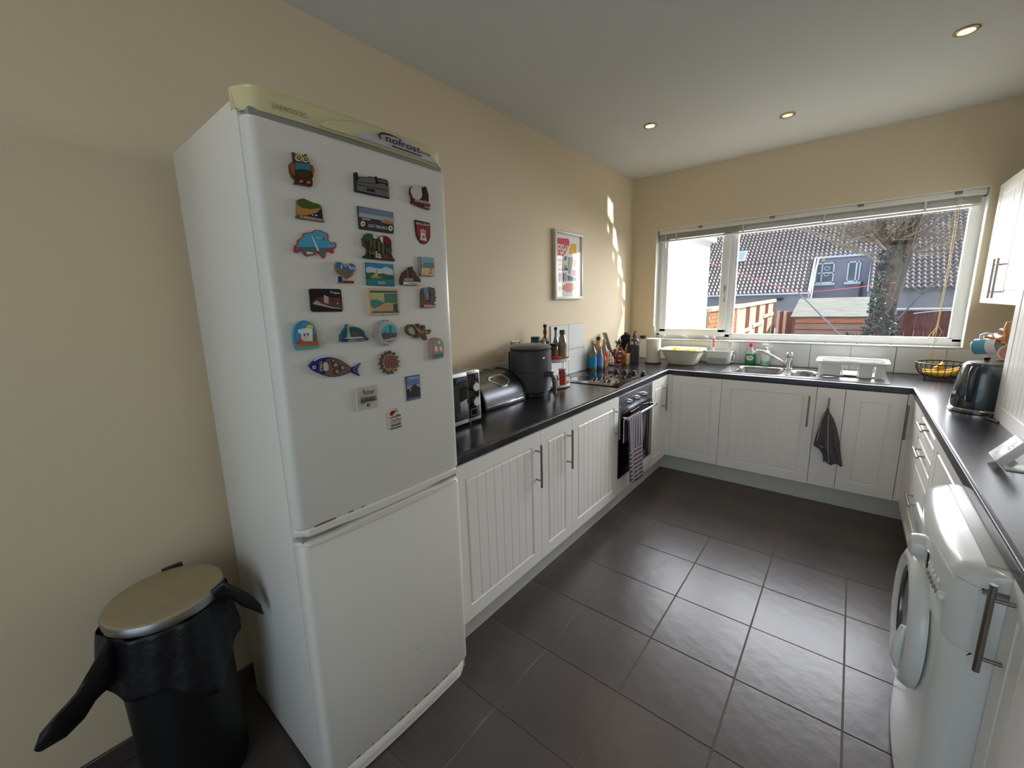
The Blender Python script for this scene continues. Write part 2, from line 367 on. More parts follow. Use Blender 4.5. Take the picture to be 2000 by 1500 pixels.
# right run
RX = 2.140
g = G(); g.box(RX, RX+.03, -.975, -.60, .15, .869); g.box(2.114, RX+.02, -DF+.002, -DF+.03, .15, .869)
tag(g.build('corner_post', CAB), 'white corner post between the back cabinets and the drawers', 'corner post')
t = thing('drawer_unit', 'white unit of stacked drawers with short bar handles on the right run', 'drawers', (2.45, -1.26, 0))
G().box(RX+.02, W-.01, -1.540, -.980, .14, .869).build('carcass', CARC, t)
for z0, z1, hz in ((.742, .865, .815), (.597, .739, .678), (.240, .594, .415), (.150, .237, None)):
    d = door(t, (RX, -.982, z0), -Yv, -X, .556, z1-z0, False, name='drawer', fr=.032)
    if hz: handle(d, (RX, -1.25, hz), -X, .19, (0, 1, 0), .030)
t = thing('base_cabinet', 'white base cabinet between the drawers and the washing machine', 'cabinet', (2.45, -1.84, 0))
G().box(RX+.02, W-.01, -2.140, -1.542, .14, .869).build('carcass', CARC, t)
door(t, (RX, -1.5435, .15), -Yv, -X, .594, .715, True)
RN = 2.125
t = thing('base_cabinet', 'white cabinet with long bar handle nearest the camera beside the washing machine', 'cabinet', (2.45, -3.1, 0))
G().box(RN+.02, W-.01, -3.41, -2.812, .14, .869).build('carcass', CARC, t)
d = door(t, (RN, -2.812, .15), -Yv, -X, .594, .715, True)
handle(d, (RN, -2.852, .745), -X, .224, off=.036, r=.0065)
o = G().box(2.19, 2.21, -3.6, -2.83, 0.0, .148).build('plinth', PLIN); tag(o, 'white plinth board under the cabinet nearest the camera', 'plinth')
# ---------------------------------------------------------------- worktop
def wprof(x):   # quarter round front edge
    return x
g = G(); N_ = 6; r = .012
arc = [(-r+r*math.sin(a), .91-r+r*math.cos(a)) for a in [math.pi/2*i/N_ for i in range(N_+1)]]
pf = [(0, .870)]+[(a, z) for a, z in arc[::-1]]        # offsets from front edge (negative = inwards)
XL, YB_, XR = .620, -.620, 2.127
SX0, SX1, SY0, SY1 = 1.030, 1.640, -.530, -.105      # sink cut-out
def edge(path, out):
    """sweep the profile along a poly line of (x,y) with outward dirs"""
    vs = []; n = len(pf)
    for (x, y), (dx, dy) in zip(path, out):
        for a, z in pf: vs.append((x+dx*a, y+dy*a, z))
    g.add(vs, [(i*n+k, i*n+k+1, (i+1)*n+k+1, (i+1)*n+k) for i in range(len(path)-1) for k in range(n-1)])
edge([(XL, -3.13), (XL, YB_), (XR, YB_), (XR-.005, -3.7)], [(1, 0), (1, -1), (-1, -1), (-1, 0)])
def slab(x0, x1, y0, y1): g.add([(x0, y0, .91), (x1, y0, .91), (x1, y1, .91), (x0, y1, .91)], [(0, 1, 2, 3)]); g.add([(x0, y0, .87), (x1, y0, .87), (x1, y1, .87), (x0, y1, .87)], [(0, 3, 2, 1)])
slab(.009, XL-r, -3.13, YB_+r); slab(.009, SX0, YB_+r, -.009); slab(SX0, SX1, YB_+r, SY0); slab(SX0, SX1, SY1, -.009); slab(SX1, XR+r, YB_+r, -.009)
g.add([(XR+r, YB_+r, .91), (XR+r-.005, -3.7, .91), (W-.009, -3.7, .91), (W-.009, -.009, .91), (XR+r, -.009, .91)], [(0, 1, 2, 3, 4)])
g.add([(XR+r, YB_+r, .87), (XR+r-.005, -3.7, .87), (W-.009, -3.7, .87), (W-.009, -.009, .87), (XR+r, -.009, .87)], [(0, 1, 2, 3, 4)])
g.add([(.009, -3.13, .87), (XL, -3.13, .87), (XL, -3.13, .898), (XL-r, -3.13, .91), (.009, -3.13, .91)], [(0, 1, 2, 3, 4)])
tag(g.build('worktop', TOP, normals=False, ang=60), 'charcoal slate-effect laminate worktop running round three sides of the kitchen', 'worktop')
# ---------------------------------------------------------------- wall cabinets on the right
def wall_unit(y0, y1, x, z0, z1, label, split, handles=True, hz=1.56):
    t = thing('wall_cabinet', label, 'cabinet', (W-.15, (y0+y1)/2, z0))
    G().box(x+.02, W-.002, y0, y1, z0, z1).build('carcass', CARC, t)
    e = [y1]+split+[y0]
    for k in range(len(e)-1):
        d = door(t, (x, e[k]-.0015, z0), -Yv, -X, e[k]-e[k+1]-.003, z1-z0, True)
        if handles:
            hy = e[k+1]+.045 if k % 2 == 0 else e[k]-.045
            handle(d, (x, hy, hz), -X, .224)
    return t
wall_unit(-.93, -.045, 2.430, 1.415, 2.135, 'white two-door wall cabinet beside the window above the mug tree', [-.490])
wall_unit(-2.50, -1.290, 2.345, .9105, 2.135, 'tall white grooved cabinet standing on the right worktop, cut by the frame', [-1.895], False)
# outlines (mm from each magnet centre, in the plane of the fridge door)
MAGNETS=[
('owl_magnet','brown owl shaped magnet with painted seaside belly, topmost on the left',0.01,(70,45,30),(0.6949,-3.6112,1.843),[-18,31.4,-12.9,27.8,-1.5,28.5,9.4,30,13.7,35.2,15.3,27.8,19.1,20.1,20.2,12.5,27.2,10.1,29.6,-1.2,25.8,-15.5,22.1,-21.8,22.1,-34.5,18.4,-40.3,-1.9,-40.5,-23.6,-41.4,-18.8,-32.1,-26.3,-25.1,-30.1,-13.6,-29.1,0.2,-23.7,8.2,-18.5,11.7,-18.4,22.3],[('head',(150,115,90),[-16.1,25.1,-1.7,26.5,13.2,27.3,18.3,20.7,16.6,14.1,4.7,12.2,-3.5,11.9,-16.6,13.6]),('wing',(165,80,45),[-28.3,0.4,-22.6,7.7,-18.4,-0.5,-21.2,-22.5,-26.5,-19,-29.2,-10.4]),('wing',(165,80,45),[21,8.8,26.9,7.7,28.6,-2.2,24.3,-13.4,20.6,-6.2]),('painted_sky',(60,120,135),[-17,8.2,-0.6,9.5,19.7,11.7,18.6,-4.3,-0.7,-4.4,-18.4,-9.7]),('painted_hill',(60,58,30),[-18.6,-11.2,-0.9,-6,18.4,-5.9,18,-16.2,-3.3,-25.1,-16.1,-23]),('eye_ring',(215,195,165),[1.3,21.5,-0,17.9,-2.7,14.6,-6.3,12.3,-10,11.5,-13.1,12.2,-15.1,14.5,-15.5,17.7,-14.2,21.2,-11.6,24.5,-8,26.8,-4.3,27.7,-1.1,26.9,0.8,24.7]),('eye_ring',(215,195,165),[17.7,21.7,16.6,18.3,14,15.2,10.7,13.1,7.2,12.3,4.2,13.1,2.4,15.1,2,18.1,3.1,21.4,5.6,24.5,9,26.6,12.5,27.4,15.5,26.7,17.3,24.7]),('eye',(90,55,25),[-1.7,21.1,-2.6,18.8,-4.3,16.7,-6.5,15.2,-8.9,14.7,-10.9,15.2,-12.2,16.6,-12.4,18.7,-11.6,21,-9.9,23,-7.7,24.5,-5.3,25.1,-3.3,24.6,-2,23.2]),('eye',(90,55,25),[15,21.4,14.2,19.2,12.6,17.2,10.4,15.8,8.1,15.3,6.2,15.7,5,17.1,4.7,19,5.5,21.2,7.1,23.2,9.3,24.6,11.6,25.1,13.5,24.7,14.8,23.3]),('pupil',(230,190,70),[-4.6,20.8,-4.9,19.7,-5.7,18.7,-6.8,18,-7.9,17.8,-8.9,18,-9.5,18.7,-9.6,19.6,-9.2,20.7,-8.4,21.7,-7.3,22.4,-6.2,22.6,-5.3,22.4,-4.7,21.7]),('pupil',(230,190,70),[12.3,21.1,11.9,20,11.2,19.1,10.2,18.5,9.1,18.2,8.2,18.4,7.6,19.1,7.5,20,7.9,21,8.6,21.9,9.6,22.6,10.7,22.8,11.6,22.6,12.2,22]),('foot',(190,110,60),[-3.8,-33,-4.4,-34.5,-5.9,-35.9,-7.8,-36.9,-9.9,-37.3,-11.7,-37,-12.9,-36.1,-13.2,-34.8,-12.5,-33.4,-11.1,-32,-9.1,-31,-7,-30.6,-5.2,-30.9,-4,-31.7]),('foot',(190,110,60),[13.9,-32.5,13.3,-34,11.9,-35.4,10,-36.3,8,-36.7,6.3,-36.4,5.2,-35.5,4.9,-34.2,5.5,-32.7,6.9,-31.4,8.8,-30.4,10.8,-30,12.5,-30.3,13.6,-31.2])],[]),
('seaside_magnet','cut-out magnet of a green headland above orange sand with SCARBOROUGH lettering',0.006,(120,95,70),(0.6951,-3.6025,1.7472),[-30,18.1,-22.1,22.2,-12.6,24.9,-4.5,22.2,7.1,18.9,17.4,18.4,27.8,16.7,31.6,10.7,31.7,-18,34.4,-21.3,32.7,-26.2,-5.3,-25.5,-37.1,-24.8,-36.7,-19.5,-34.4,-17],[('sand',(190,135,70),[-30.3,13.4,2.8,12.1,29.5,8.8,18.3,-3.6,-9,-14.2,-33.6,-15.9]),('headland',(70,95,40),[-29.7,17.9,-12.7,24.4,7,18.4,29.4,15.3,23.1,7,1.5,1.4,-19,0.8,-29.7,7.1]),('sea',(30,35,75),[30.4,8.9,30.8,-18.4,-11,-16,18.1,-4.9]),('boat',(200,205,225),[17,-11.1,16.5,-12.1,15.5,-12.9,14,-13.5,12.4,-13.7,11,-13.5,10.1,-12.9,9.9,-12.1,10.3,-11.2,11.4,-10.4,12.9,-9.8,14.5,-9.6,15.8,-9.7,16.8,-10.3]),('boat',(230,220,200),[5.8,-12.2,5.6,-12.8,5,-13.4,4.3,-13.8,3.5,-13.9,2.8,-13.7,2.4,-13.3,2.3,-12.6,2.6,-12,3.1,-11.4,3.9,-11,4.6,-10.9,5.3,-11.1,5.7,-11.5]),('name_band',(105,80,65),[-36,-19.4,33.3,-21.1,32.1,-25.3,-36.7,-24.2])],[('SCARBOROUGH',(225,210,190),[-28.2,-20.3,30.3,-21.8,6.6])]),
('map_magnet','red edged magnet shaped like a country map with a lake and fountain view',0.004,(190,50,70),(0.6953,-3.5972,1.6615),[-29.2,26.5,-20.8,29.3,-8.1,31.7,3.3,38.9,16.2,39.9,25.6,36.3,35.1,33.2,36.5,26.2,34.4,17.8,42.4,10.2,53,13.7,56.4,7.3,53.6,-1.3,46.1,-6.1,47,-14.4,39.2,-17,34.1,-12.2,26.4,-11.7,20,-28.7,15.3,-31,6.7,-21.3,1.9,-16.6,-5.4,-24.2,-15.1,-25.8,-28,-29.3,-34.3,-22.1,-38.4,-14.5,-43.3,-12.9,-45.1,-20,-53.3,-21.9,-57.8,-17.9,-54.2,-5,-46.6,0.5,-44.4,9.4,-36.9,14,-32.2,19.3],[('lake_view',(75,165,195),[-27.9,24.3,-21.1,26.7,-7.3,29.4,3.4,36.5,15.5,37.4,24.2,34.1,32.1,30.8,33.7,25.5,31.8,16.5,41,7.6,51.5,10.6,53.3,6.6,51,0.2,26.3,-3.5,-25,-5.2,-51.6,-7.7,-44.3,-0.3,-42,8.3,-35,12.8,-30.6,19.1]),('shore',(90,110,115),[-52.7,-8.8,-25.1,-5.6,26.2,-3.9,50.1,-1.6,44.1,-4.6,25.5,-9.7,18.1,-25.7,15.7,-27.3,7,-18.2,2.2,-13.5,-6.2,-21.8,-25.6,-25.9,-32,-20.4,-36.1,-12.4,-44,-11,-46.9,-18.1,-52.6,-19.1,-55,-16.2]),('fountain',(235,240,245),[-9.1,23.6,-6.8,21.5,6.7,-12.2,2.2,-13.5]),('boat',(205,215,190),[-27.7,-18.7,-22.3,-16.3,-9,-18.4,-10.4,-21.5,-26.2,-23.2]),('heart_print',(200,30,40),[24.5,18.5,24.1,17.2,23.2,16.1,22.1,15.5,20.9,15.4,19.9,15.8,19.3,16.7,19.2,18,19.6,19.2,20.5,20.3,21.6,21,22.8,21.1,23.8,20.6,24.4,19.7])],[('GENEVE',(225,222,210),[-0.1,19.5,17.9,18.3,4.5])]),
('skyline_magnet','dark pewter magnet of a city hall and dome under the word GLASGOW',0.008,(25,24,26),(0.6974,-3.4172,1.8499),[-53.2,10.6,-48.4,13.1,-45,10.7,-45,-2.5,-36.6,3.4,-17.6,6.1,-8.7,9.4,7.9,10.6,14.3,15.1,17.9,11.5,34,12.2,50.3,11.8,54.9,6.4,52.9,-4,53.6,-38.1,24.7,-38.4,-55.9,-38],[('building',(105,103,105),[-50.3,-12,-38.8,0.3,-10,6,7.6,7.9,9,-7.2,24.4,-2.7,38.7,-1.7,48.4,-7.3,52.2,-10.8,50.1,-35.4,-51.9,-34.9]),('window_row',(45,43,46),[-48.2,-17.9,47.4,-16.6,47.2,-19.1,-48.4,-20.2]),('doorway',(40,38,40),[-20.9,-23.9,4.4,-22.6,3.6,-30,-21.6,-30.4]),('roof_band',(60,58,60),[-49.3,-11.8,8.1,-6.6,7.9,-8.2,-49.5,-13.4])],[('GLASGOW',(150,148,148),[16.2,4.7,50.5,3.9,7.3])]),
('town_magnet','white and brown relief magnet with a tower and KRAKÓW lettering',0.012,(80,40,35),(0.6936,-3.2466,1.8429),[-38.5,10.6,-30.9,18,-16.6,22.4,-2.5,20.6,4.9,9.4,5.4,2.3,10,4.9,13.4,23.5,18.6,27.7,23.1,22.5,30.2,4.7,29.5,-17.4,35.1,-24.8,32.6,-40,-0.5,-37.5,-37.8,-30.6,-35.1,-14.3,-40.9,-2.1],[('relief_wreath',(205,195,180),[-38.6,9.7,-29.8,17.7,-16.6,21.5,-2.6,19.7,3.6,8.3,3.4,-7,-10.7,-17.4,-31.8,-16.4,-39.7,-1.9]),('tower',(55,28,22),[14,21.8,18.6,26.6,22.6,21.9,28.8,2.6,27.9,-15.8,1.5,-14.6,1.3,-3.8,9.9,3.1]),('name_band',(120,30,40),[-34.7,-22.2,32.8,-23.3,32.1,-30.8,-35.4,-29.3])],[('KRAKÓW',(225,222,210),[-26.3,-19.9,31.7,-20.7,11.4]),('POLAND',(225,222,210),[9.4,-35.1,32.9,-35.6,5.6])]),
('city_magnet','rectangular magnet of a grey harbour sky above the word GÖTEBORG',0.004,(52,52,60),(0.6974,-3.4121,1.7459),[-56.9,29.6,-54.3,31.1,57.7,29.7,59.1,28.2,54.9,-28.6,52,-31.5,-54.6,-30.3,-58.1,-28.3],[('sky',(120,130,150),[-54.4,30,57.7,28.8,56.6,14.1,-54.9,14]),('cloud_band',(165,175,180),[-54.9,13.6,56.6,13.7,55.8,1.9,-55.4,2.7]),('rooftops',(185,120,95),[11.4,0.6,32.6,6.7,56,1.1,55.8,-5,19,-4.3]),('roof_snow',(225,225,225),[-47.5,-0.3,-20.6,-0.1,-21.9,-2.7,-46.8,-2.3]),('badge',(225,205,165),[-38.7,-13.8,-39.8,-17.2,-42,-20.1,-44.9,-21.9,-48,-22.2,-50.6,-21.1,-52.2,-18.7,-52.5,-15.5,-51.5,-12.1,-49.3,-9.3,-46.4,-7.5,-43.3,-7.1,-40.7,-8.2,-39,-10.6]),('badge',(225,205,165),[51.5,-15.9,50.4,-19.3,48.1,-22.2,45,-24,41.7,-24.4,39,-23.2,37.2,-20.8,36.8,-17.6,37.9,-14.2,40.2,-11.3,43.2,-9.4,46.5,-9.1,49.3,-10.2,51.1,-12.6]),('badge_mark',(60,55,60),[-43.3,-14.4,-43.7,-15.5,-44.4,-16.4,-45.4,-17,-46.4,-17.1,-47.3,-16.8,-47.8,-16,-48,-14.9,-47.6,-13.8,-46.9,-12.9,-45.9,-12.3,-44.9,-12.2,-44,-12.6,-43.5,-13.3]),('badge_mark',(60,55,60),[46.7,-16.4,46.3,-17.6,45.5,-18.6,44.4,-19.2,43.3,-19.3,42.3,-19,41.7,-18.1,41.5,-17,41.9,-15.9,42.7,-14.9,43.8,-14.2,44.9,-14.1,45.9,-14.5,46.6,-15.3])],[('GÖTEBORG',(215,215,215),[-30.6,-16.9,31.8,-17.3,11.2])]),
('shield_magnet','red shield magnet with a white castle and HAMBURG across the top',0.005,(32,20,24),(0.6938,-3.2452,1.7286),[-28.6,35.5,-25.3,37.4,29.7,35.1,32.5,32.6,29.9,-6.5,25,-18.3,15.2,-28.7,3.5,-33.5,-8.6,-30.8,-19.9,-20.7,-26,-8.3,-27.5,6.2],[('field',(165,25,45),[-23.6,22.2,27.1,20.7,25.5,-6.9,19.9,-18.8,11.6,-27.1,2.5,-30.6,-7,-26.9,-17.1,-16.7,-22.7,-4.3]),('name_band',(220,215,210),[-23.5,31.3,28.7,30.3,28.2,23.6,-24.1,24.5]),('castle',(225,220,215),[-8.8,-0.1,10.1,-1.9,10.8,-14,15.7,-23,-13.8,-21,-9.4,-12.2]),('turret',(225,220,215),[-8.5,11,-4.8,10.9,-4.6,0.3,-8.2,0.5]),('turret',(225,220,215),[-0.2,12.9,3.2,12.9,2.7,-0.8,-0.9,-0.2]),('turret',(225,220,215),[8,11,11.5,10.8,10.1,-1.9,7.1,-1.6]),('gate',(120,118,118),[6.1,-10.7,5.4,-12.7,3.9,-14.4,1.8,-15.5,-0.5,-15.7,-2.4,-15,-3.6,-13.6,-3.9,-11.7,-3.3,-9.7,-1.7,-8,0.3,-6.9,2.6,-6.7,4.5,-7.3,5.7,-8.8])],[('HAMBURG',(28,26,28),[-22.2,27.8,26.4,26.8,6.4])]),
('heart_magnet','bronze cathedral magnet on a green, white and red heart with Milano lettering',0.01,(58,52,36),(0.6974,-3.4209,1.6713),[-44.3,20.3,-40,22,-35.8,30.1,-28.6,35,-20.9,36.1,-11.9,35.1,-3.2,30.2,5.8,23.2,14.2,31.3,25.7,34.7,36.9,32.8,45.2,26.3,49.3,17.2,48.5,0.9,49,-1.8,46.9,-6.7,46.8,-15.5,52.2,-28.9,58.4,-34,55.7,-36.2,20.1,-35.6,-11.6,-34.8,-33,-34.1,-45.6,-32.9,-48.7,-29.9,-45,-27.1,-40.5,-26.8,-34.3,-17.9,-31.2,-9.9,-36.4,-2.6,-43.6,-0.6],[('green_lobe',(40,95,45),[-38.5,22.2,-35.1,29.5,-27.9,34.1,-21,35.3,-12.8,34.1,-13,24.7,-24.7,22.2,-26.1,15.7,-36.8,14]),('white_lobe',(215,210,180),[-11.6,34.2,-4.7,30,1.7,24.8,-5.6,22.1,-12.3,24.1]),('white_lobe',(215,210,180),[8,24.7,14,29.9,19.8,31.8,18,10.5,14.1,15.4,10.2,23]),('red_lobe',(110,20,35),[20.6,31.9,30.4,33.2,39.8,29.8,45.8,23.7,47.6,17.1,46.2,3.4,36.9,9.4,25,12.4,18.7,13.2]),('pillar',(95,90,70),[-24,21.7,-16.4,21.7,-18.9,-1.8,-25.8,-2.4]),('pillar',(88,82,65),[-13.6,19.4,-5.9,18.8,-8.7,-7.6,-15.6,-6.8]),('pillar',(92,86,68),[1.5,14.9,9.3,15,6.1,-16.4,-0.8,-13.6]),('pillar',(92,86,68),[13.6,10.1,20.6,8,19.5,-17.4,11.6,-16.7]),('base_block',(78,72,52),[24.3,-2.3,47.3,-2.6,45.1,-7.5,42.5,-17.2,24.6,-15.7])],[('Mi',(75,105,65),[-31,-22.9,-11,-21.5,21.7]),('la',(225,220,205),[-10.2,-21.5,7,-22.3,22]),('no',(130,60,50),[9.1,-25.5,36.6,-26.4,13.6])]),
('lighthouse_magnet','heart shaped magnet of a harbour with a blue, white and red ribbon below',0.01,(190,180,165),(0.6969,-3.5294,1.5994),[-34.8,4.4,-34.2,14.4,-30.9,21.4,-22.6,24.5,-11,24.8,-3.8,21.2,3.3,11.4,6.7,14.8,12.1,20.5,21.5,23.7,29.8,21.4,35.1,14,34.4,1.9,25.8,-8.3,13.8,-17.4,4.7,-23.6,21.6,-24.6,25,-27,23.8,-32,-11.7,-32.1,-24.4,-30.7,-22.9,-13.1,-27.5,-7.9,-33.6,-1.8],[('sky',(70,105,150),[-24.4,18.6,-21.1,21.9,-11.7,23.5,-5.7,20.1,2,10.3,6,9.4,10.3,15.5,18.2,21.3,28.4,20.2,33.1,12.8,32.8,4,21.7,-1.9,4.1,2.9,-17.8,6.2,-27.6,5.8]),('old_town',(125,100,80),[-27.3,3.7,-17.9,5.2,3,3.4,21.5,-3,23.5,-7.3,7.7,-18.1,1.4,-21,-4.1,-16.8,-9.2,-10,-17.2,-8.6,-23.5,-3.5]),('beacon',(235,235,235),[-9.3,17.2,-7.5,17.3,-7.9,6.7,-10.8,6.5]),('ribbon_blue',(40,45,120),[-20.6,-13,-10.7,-13.2,-11.4,-29.4,-22,-29.6]),('ribbon_red',(140,25,35),[-7.4,-25,22.7,-25.4,22.7,-30.9,-8.1,-30.9])],[('Paris',(235,235,235),[11.6,10.7,30.9,9.4,12])]),
('lake_magnet','square blue and green magnet of a lake island under snowy mountains marked BLED',0.004,(45,95,130),(0.6974,-3.4153,1.5946),[-45.7,33,47.1,31,46,-33.1,-47.4,-31],[('sky',(50,135,175),[-44.3,31.5,45.3,29.7,44.9,17.8,-45.2,18.5]),('mountains',(195,205,215),[-45.2,18.5,-31.3,21.4,-21,18.4,3.3,17.2,20.7,23.8,44.7,15.9,44.6,-0.1,-45.6,4.9]),('hills',(60,95,45),[-45.8,3.8,-25,5.7,-9.4,0.5,7.5,4.6,24,0.4,44.2,-7.3,43.9,-13.3,-46.4,-12.1]),('water',(40,130,135),[-46.5,-12.8,44.1,-13.8,43.6,-30.7,-45.7,-29.1]),('meadow',(150,165,60),[-36.8,-5,-12.5,-3.1,8.8,-9.9,-29.5,-10.9]),('church',(215,160,110),[-27.2,-2.4,-16,2.6,-11.5,14.3,-10.5,2.8,-9.9,-4.2,-26.1,-4.6])],[('BLED',(225,222,210),[-9.7,-23,11.7,-22.6,8])]),
('abbey_magnet','dark relief magnet of twin towers on a pale nameplate',0.012,(85,45,38),(0.6956,-3.3084,1.5974),[-41.2,-17.9,-37.4,-7.7,-29.2,5.9,-17.3,14.1,-7.1,16.8,-5.9,22.5,-2.4,21.5,1.6,18.3,4.3,24.1,7.3,25.9,8.9,19.8,9.7,13,16.7,9.8,21.5,-1.5,31.4,-6.9,34.4,-15,37.6,-21.9,36.7,-31.3,11.3,-32.8,-39.7,-31.2,-41.2,-25.7],[('tower',(110,105,100),[-16.8,11.9,-10.9,14.4,-11.7,-16.1,-18,-16.2]),('tower',(60,50,48),[-6.6,14.6,2.9,17.2,1.8,-10,-6.8,-10.3]),('wall_relief',(140,138,138),[-29.4,-10.9,6.1,-9.9,6,-19.1,-30.2,-18.7]),('arcade',(55,60,45),[9.8,-9.8,32.5,-11.5,32.4,-20.8,8.9,-19.6]),('nameplate',(225,215,195),[-32.5,-21,37.6,-21.9,36.8,-30.7,-33.4,-30])],[('LUZERN',(150,120,70),[-15.5,-26.1,17.7,-26.9,6.6])]),
('deckchair_magnet','small rectangular beach magnet with a red striped deckchair on sand',0.01,(150,145,130),(0.6935,-3.2428,1.6257),[-28.2,28.2,-24.4,29.6,30.2,29.5,34.1,28,31.8,-30,13.9,-31.4,-27.5,-29.5,-30,-24.3],[('sky',(130,175,190),[-19.2,28.7,32,27.9,32.2,12.5,-19.9,13.1]),('sea',(110,130,140),[-19.9,12.9,32.2,11.9,31.3,-4.3,-20.6,-3.1]),('sand',(215,190,130),[-20.6,-3.7,31.7,-4.9,30.9,-28.3,-22.7,-27]),('deckchair',(200,110,80),[10.8,-13.5,19.6,-2.4,23.4,-3.4,15.3,-15.7,22.6,-22.5,3.7,-23.2]),('gull',(235,235,230),[-17.8,11,-12,7.8,-18.4,4.6])],[]),
('signpost_magnet','narrow magnet with a stack of signpost arrows above the word LILLE',0.012,(110,75,50),(0.693,-3.2324,1.5313),[-42,-34.8,-38.8,9.1,-33.7,23.3,-24.2,27.5,-10.3,27.1,-0.6,30.1,15.1,27.3,16.9,20.6,21.2,14,16,9.1,21.3,-4.4,15.1,-10.4,17,-16.6,9.4,-20.1,16.1,-27.6,15.8,-36.9,-14.3,-37.3],[('sky',(75,140,165),[-29.8,24.5,-22.7,26.9,-10.4,25.3,-10.4,-10.1,-27.5,-9.9,-30,13.9]),('shield_crest',(150,30,35),[-23.5,9.1,-12.5,10.3,-13.5,-0.5,-19.4,-5.8,-24.3,-0.4]),('cross',(235,230,225),[-19.6,9.1,-16.5,9.1,-17.4,-1.1,-20.5,-1]),('arrow_sign',(85,82,80),[-11.3,24.7,-5.5,27.7,15,26.7,15.3,20.6,-7.7,21.1]),('arrow_sign',(100,95,92),[-7.2,17.5,14.4,18.8,19.6,14,13.7,10.9,-7,10.9]),('arrow_sign',(85,82,80),[-6.7,4.9,-2.4,9.1,15.8,7.9,15.3,1.8,-3,1.9]),('arrow_sign',(100,95,92),[-5.7,-1.7,15.9,-0.7,20.5,-4.4,15.3,-8.6,-5.5,-8.4]),('arrow_sign',(95,90,86),[-9.1,-13.8,-5.7,-10.2,15.9,-11.1,16.1,-17.2,-4.7,-17.5]),('name_band',(195,120,115),[-34.3,-25.4,14.4,-28.2,14.8,-36.5,-34.3,-34.4])],[('LILLE',(225,205,200),[-32.4,-30.2,13.2,-32.5,7.5])]),
('night_view_magnet','rounded dark rectangular magnet of a floodlit castle marked Prague',0.004,(30,26,34),(0.6956,-3.5856,1.5234),[-42.6,27.4,-38.1,29.9,38.6,29.6,43.5,26.8,42.6,-28.1,38.7,-31.3,-38.9,-29.1,-43.8,-25.4],[('castle_view',(95,60,55),[-41.1,-3.6,-18.1,8.7,-2.7,8.6,17.5,7.4,38.2,6.1,42.3,-20.3,14.4,-18.5,-15.9,-9.2]),('castle_wall',(190,160,140),[-6.5,13.9,6.2,8.5,4.1,-9.6,-7.8,-6.2]),('page_curl',(175,165,155),[-38.6,-8.8,-27.9,-0,-15.8,-8.2,10,-17.3,44.4,-22.6,44.3,-23.9,14,-21.7]),('lamp_glow',(235,170,120),[31.3,-9.1,31,-10,30.2,-10.8,29.2,-11.2,28.2,-11.1,27.3,-10.7,26.8,-9.9,26.6,-9,27,-8,27.7,-7.3,28.7,-6.9,29.7,-6.9,30.6,-7.4,31.2,-8.1])],[('Prague',(220,215,215),[12.2,20.3,38.4,18.1,8.6])]),
('framed_picture_magnet','wooden framed magnet of a harbour painting in green, blue and sand',0.007,(205,180,135),(0.6974,-3.4117,1.5164),[-52.6,37.5,-48.4,39.4,52.1,38.8,55.4,35.4,52.1,-38.1,47.9,-40.9,-51.4,-37.6,-55.1,-34.5],[('title_band',(60,80,110),[-44.4,32.5,47,32,46.8,26.6,-44.5,27]),('sky',(190,185,125),[-44.5,26.5,1.7,26.1,0.3,11.8,-25.1,7.4,-46,7.6]),('cliff',(70,125,100),[1.5,23.7,46.3,24.9,44.9,-4.5,0.2,-2.5]),('harbour',(60,135,125),[-46.2,6.5,-25.1,6.9,0.2,-2.9,-5,-11.9,-38.6,-18.2,-46.2,-8.6]),('beach',(200,155,110),[-34.6,-18.3,-1.5,-4.8,27,-6.6,27.4,-32.2,-28.7,-26.7]),('quay',(50,85,110),[29.9,-6.6,44.8,-5.7,43.6,-32.8,30.3,-32.3]),('lower_band',(60,95,115),[-44.9,-26.9,46.1,-28.4,45.9,-33.4,-44.8,-30.6])],[]),
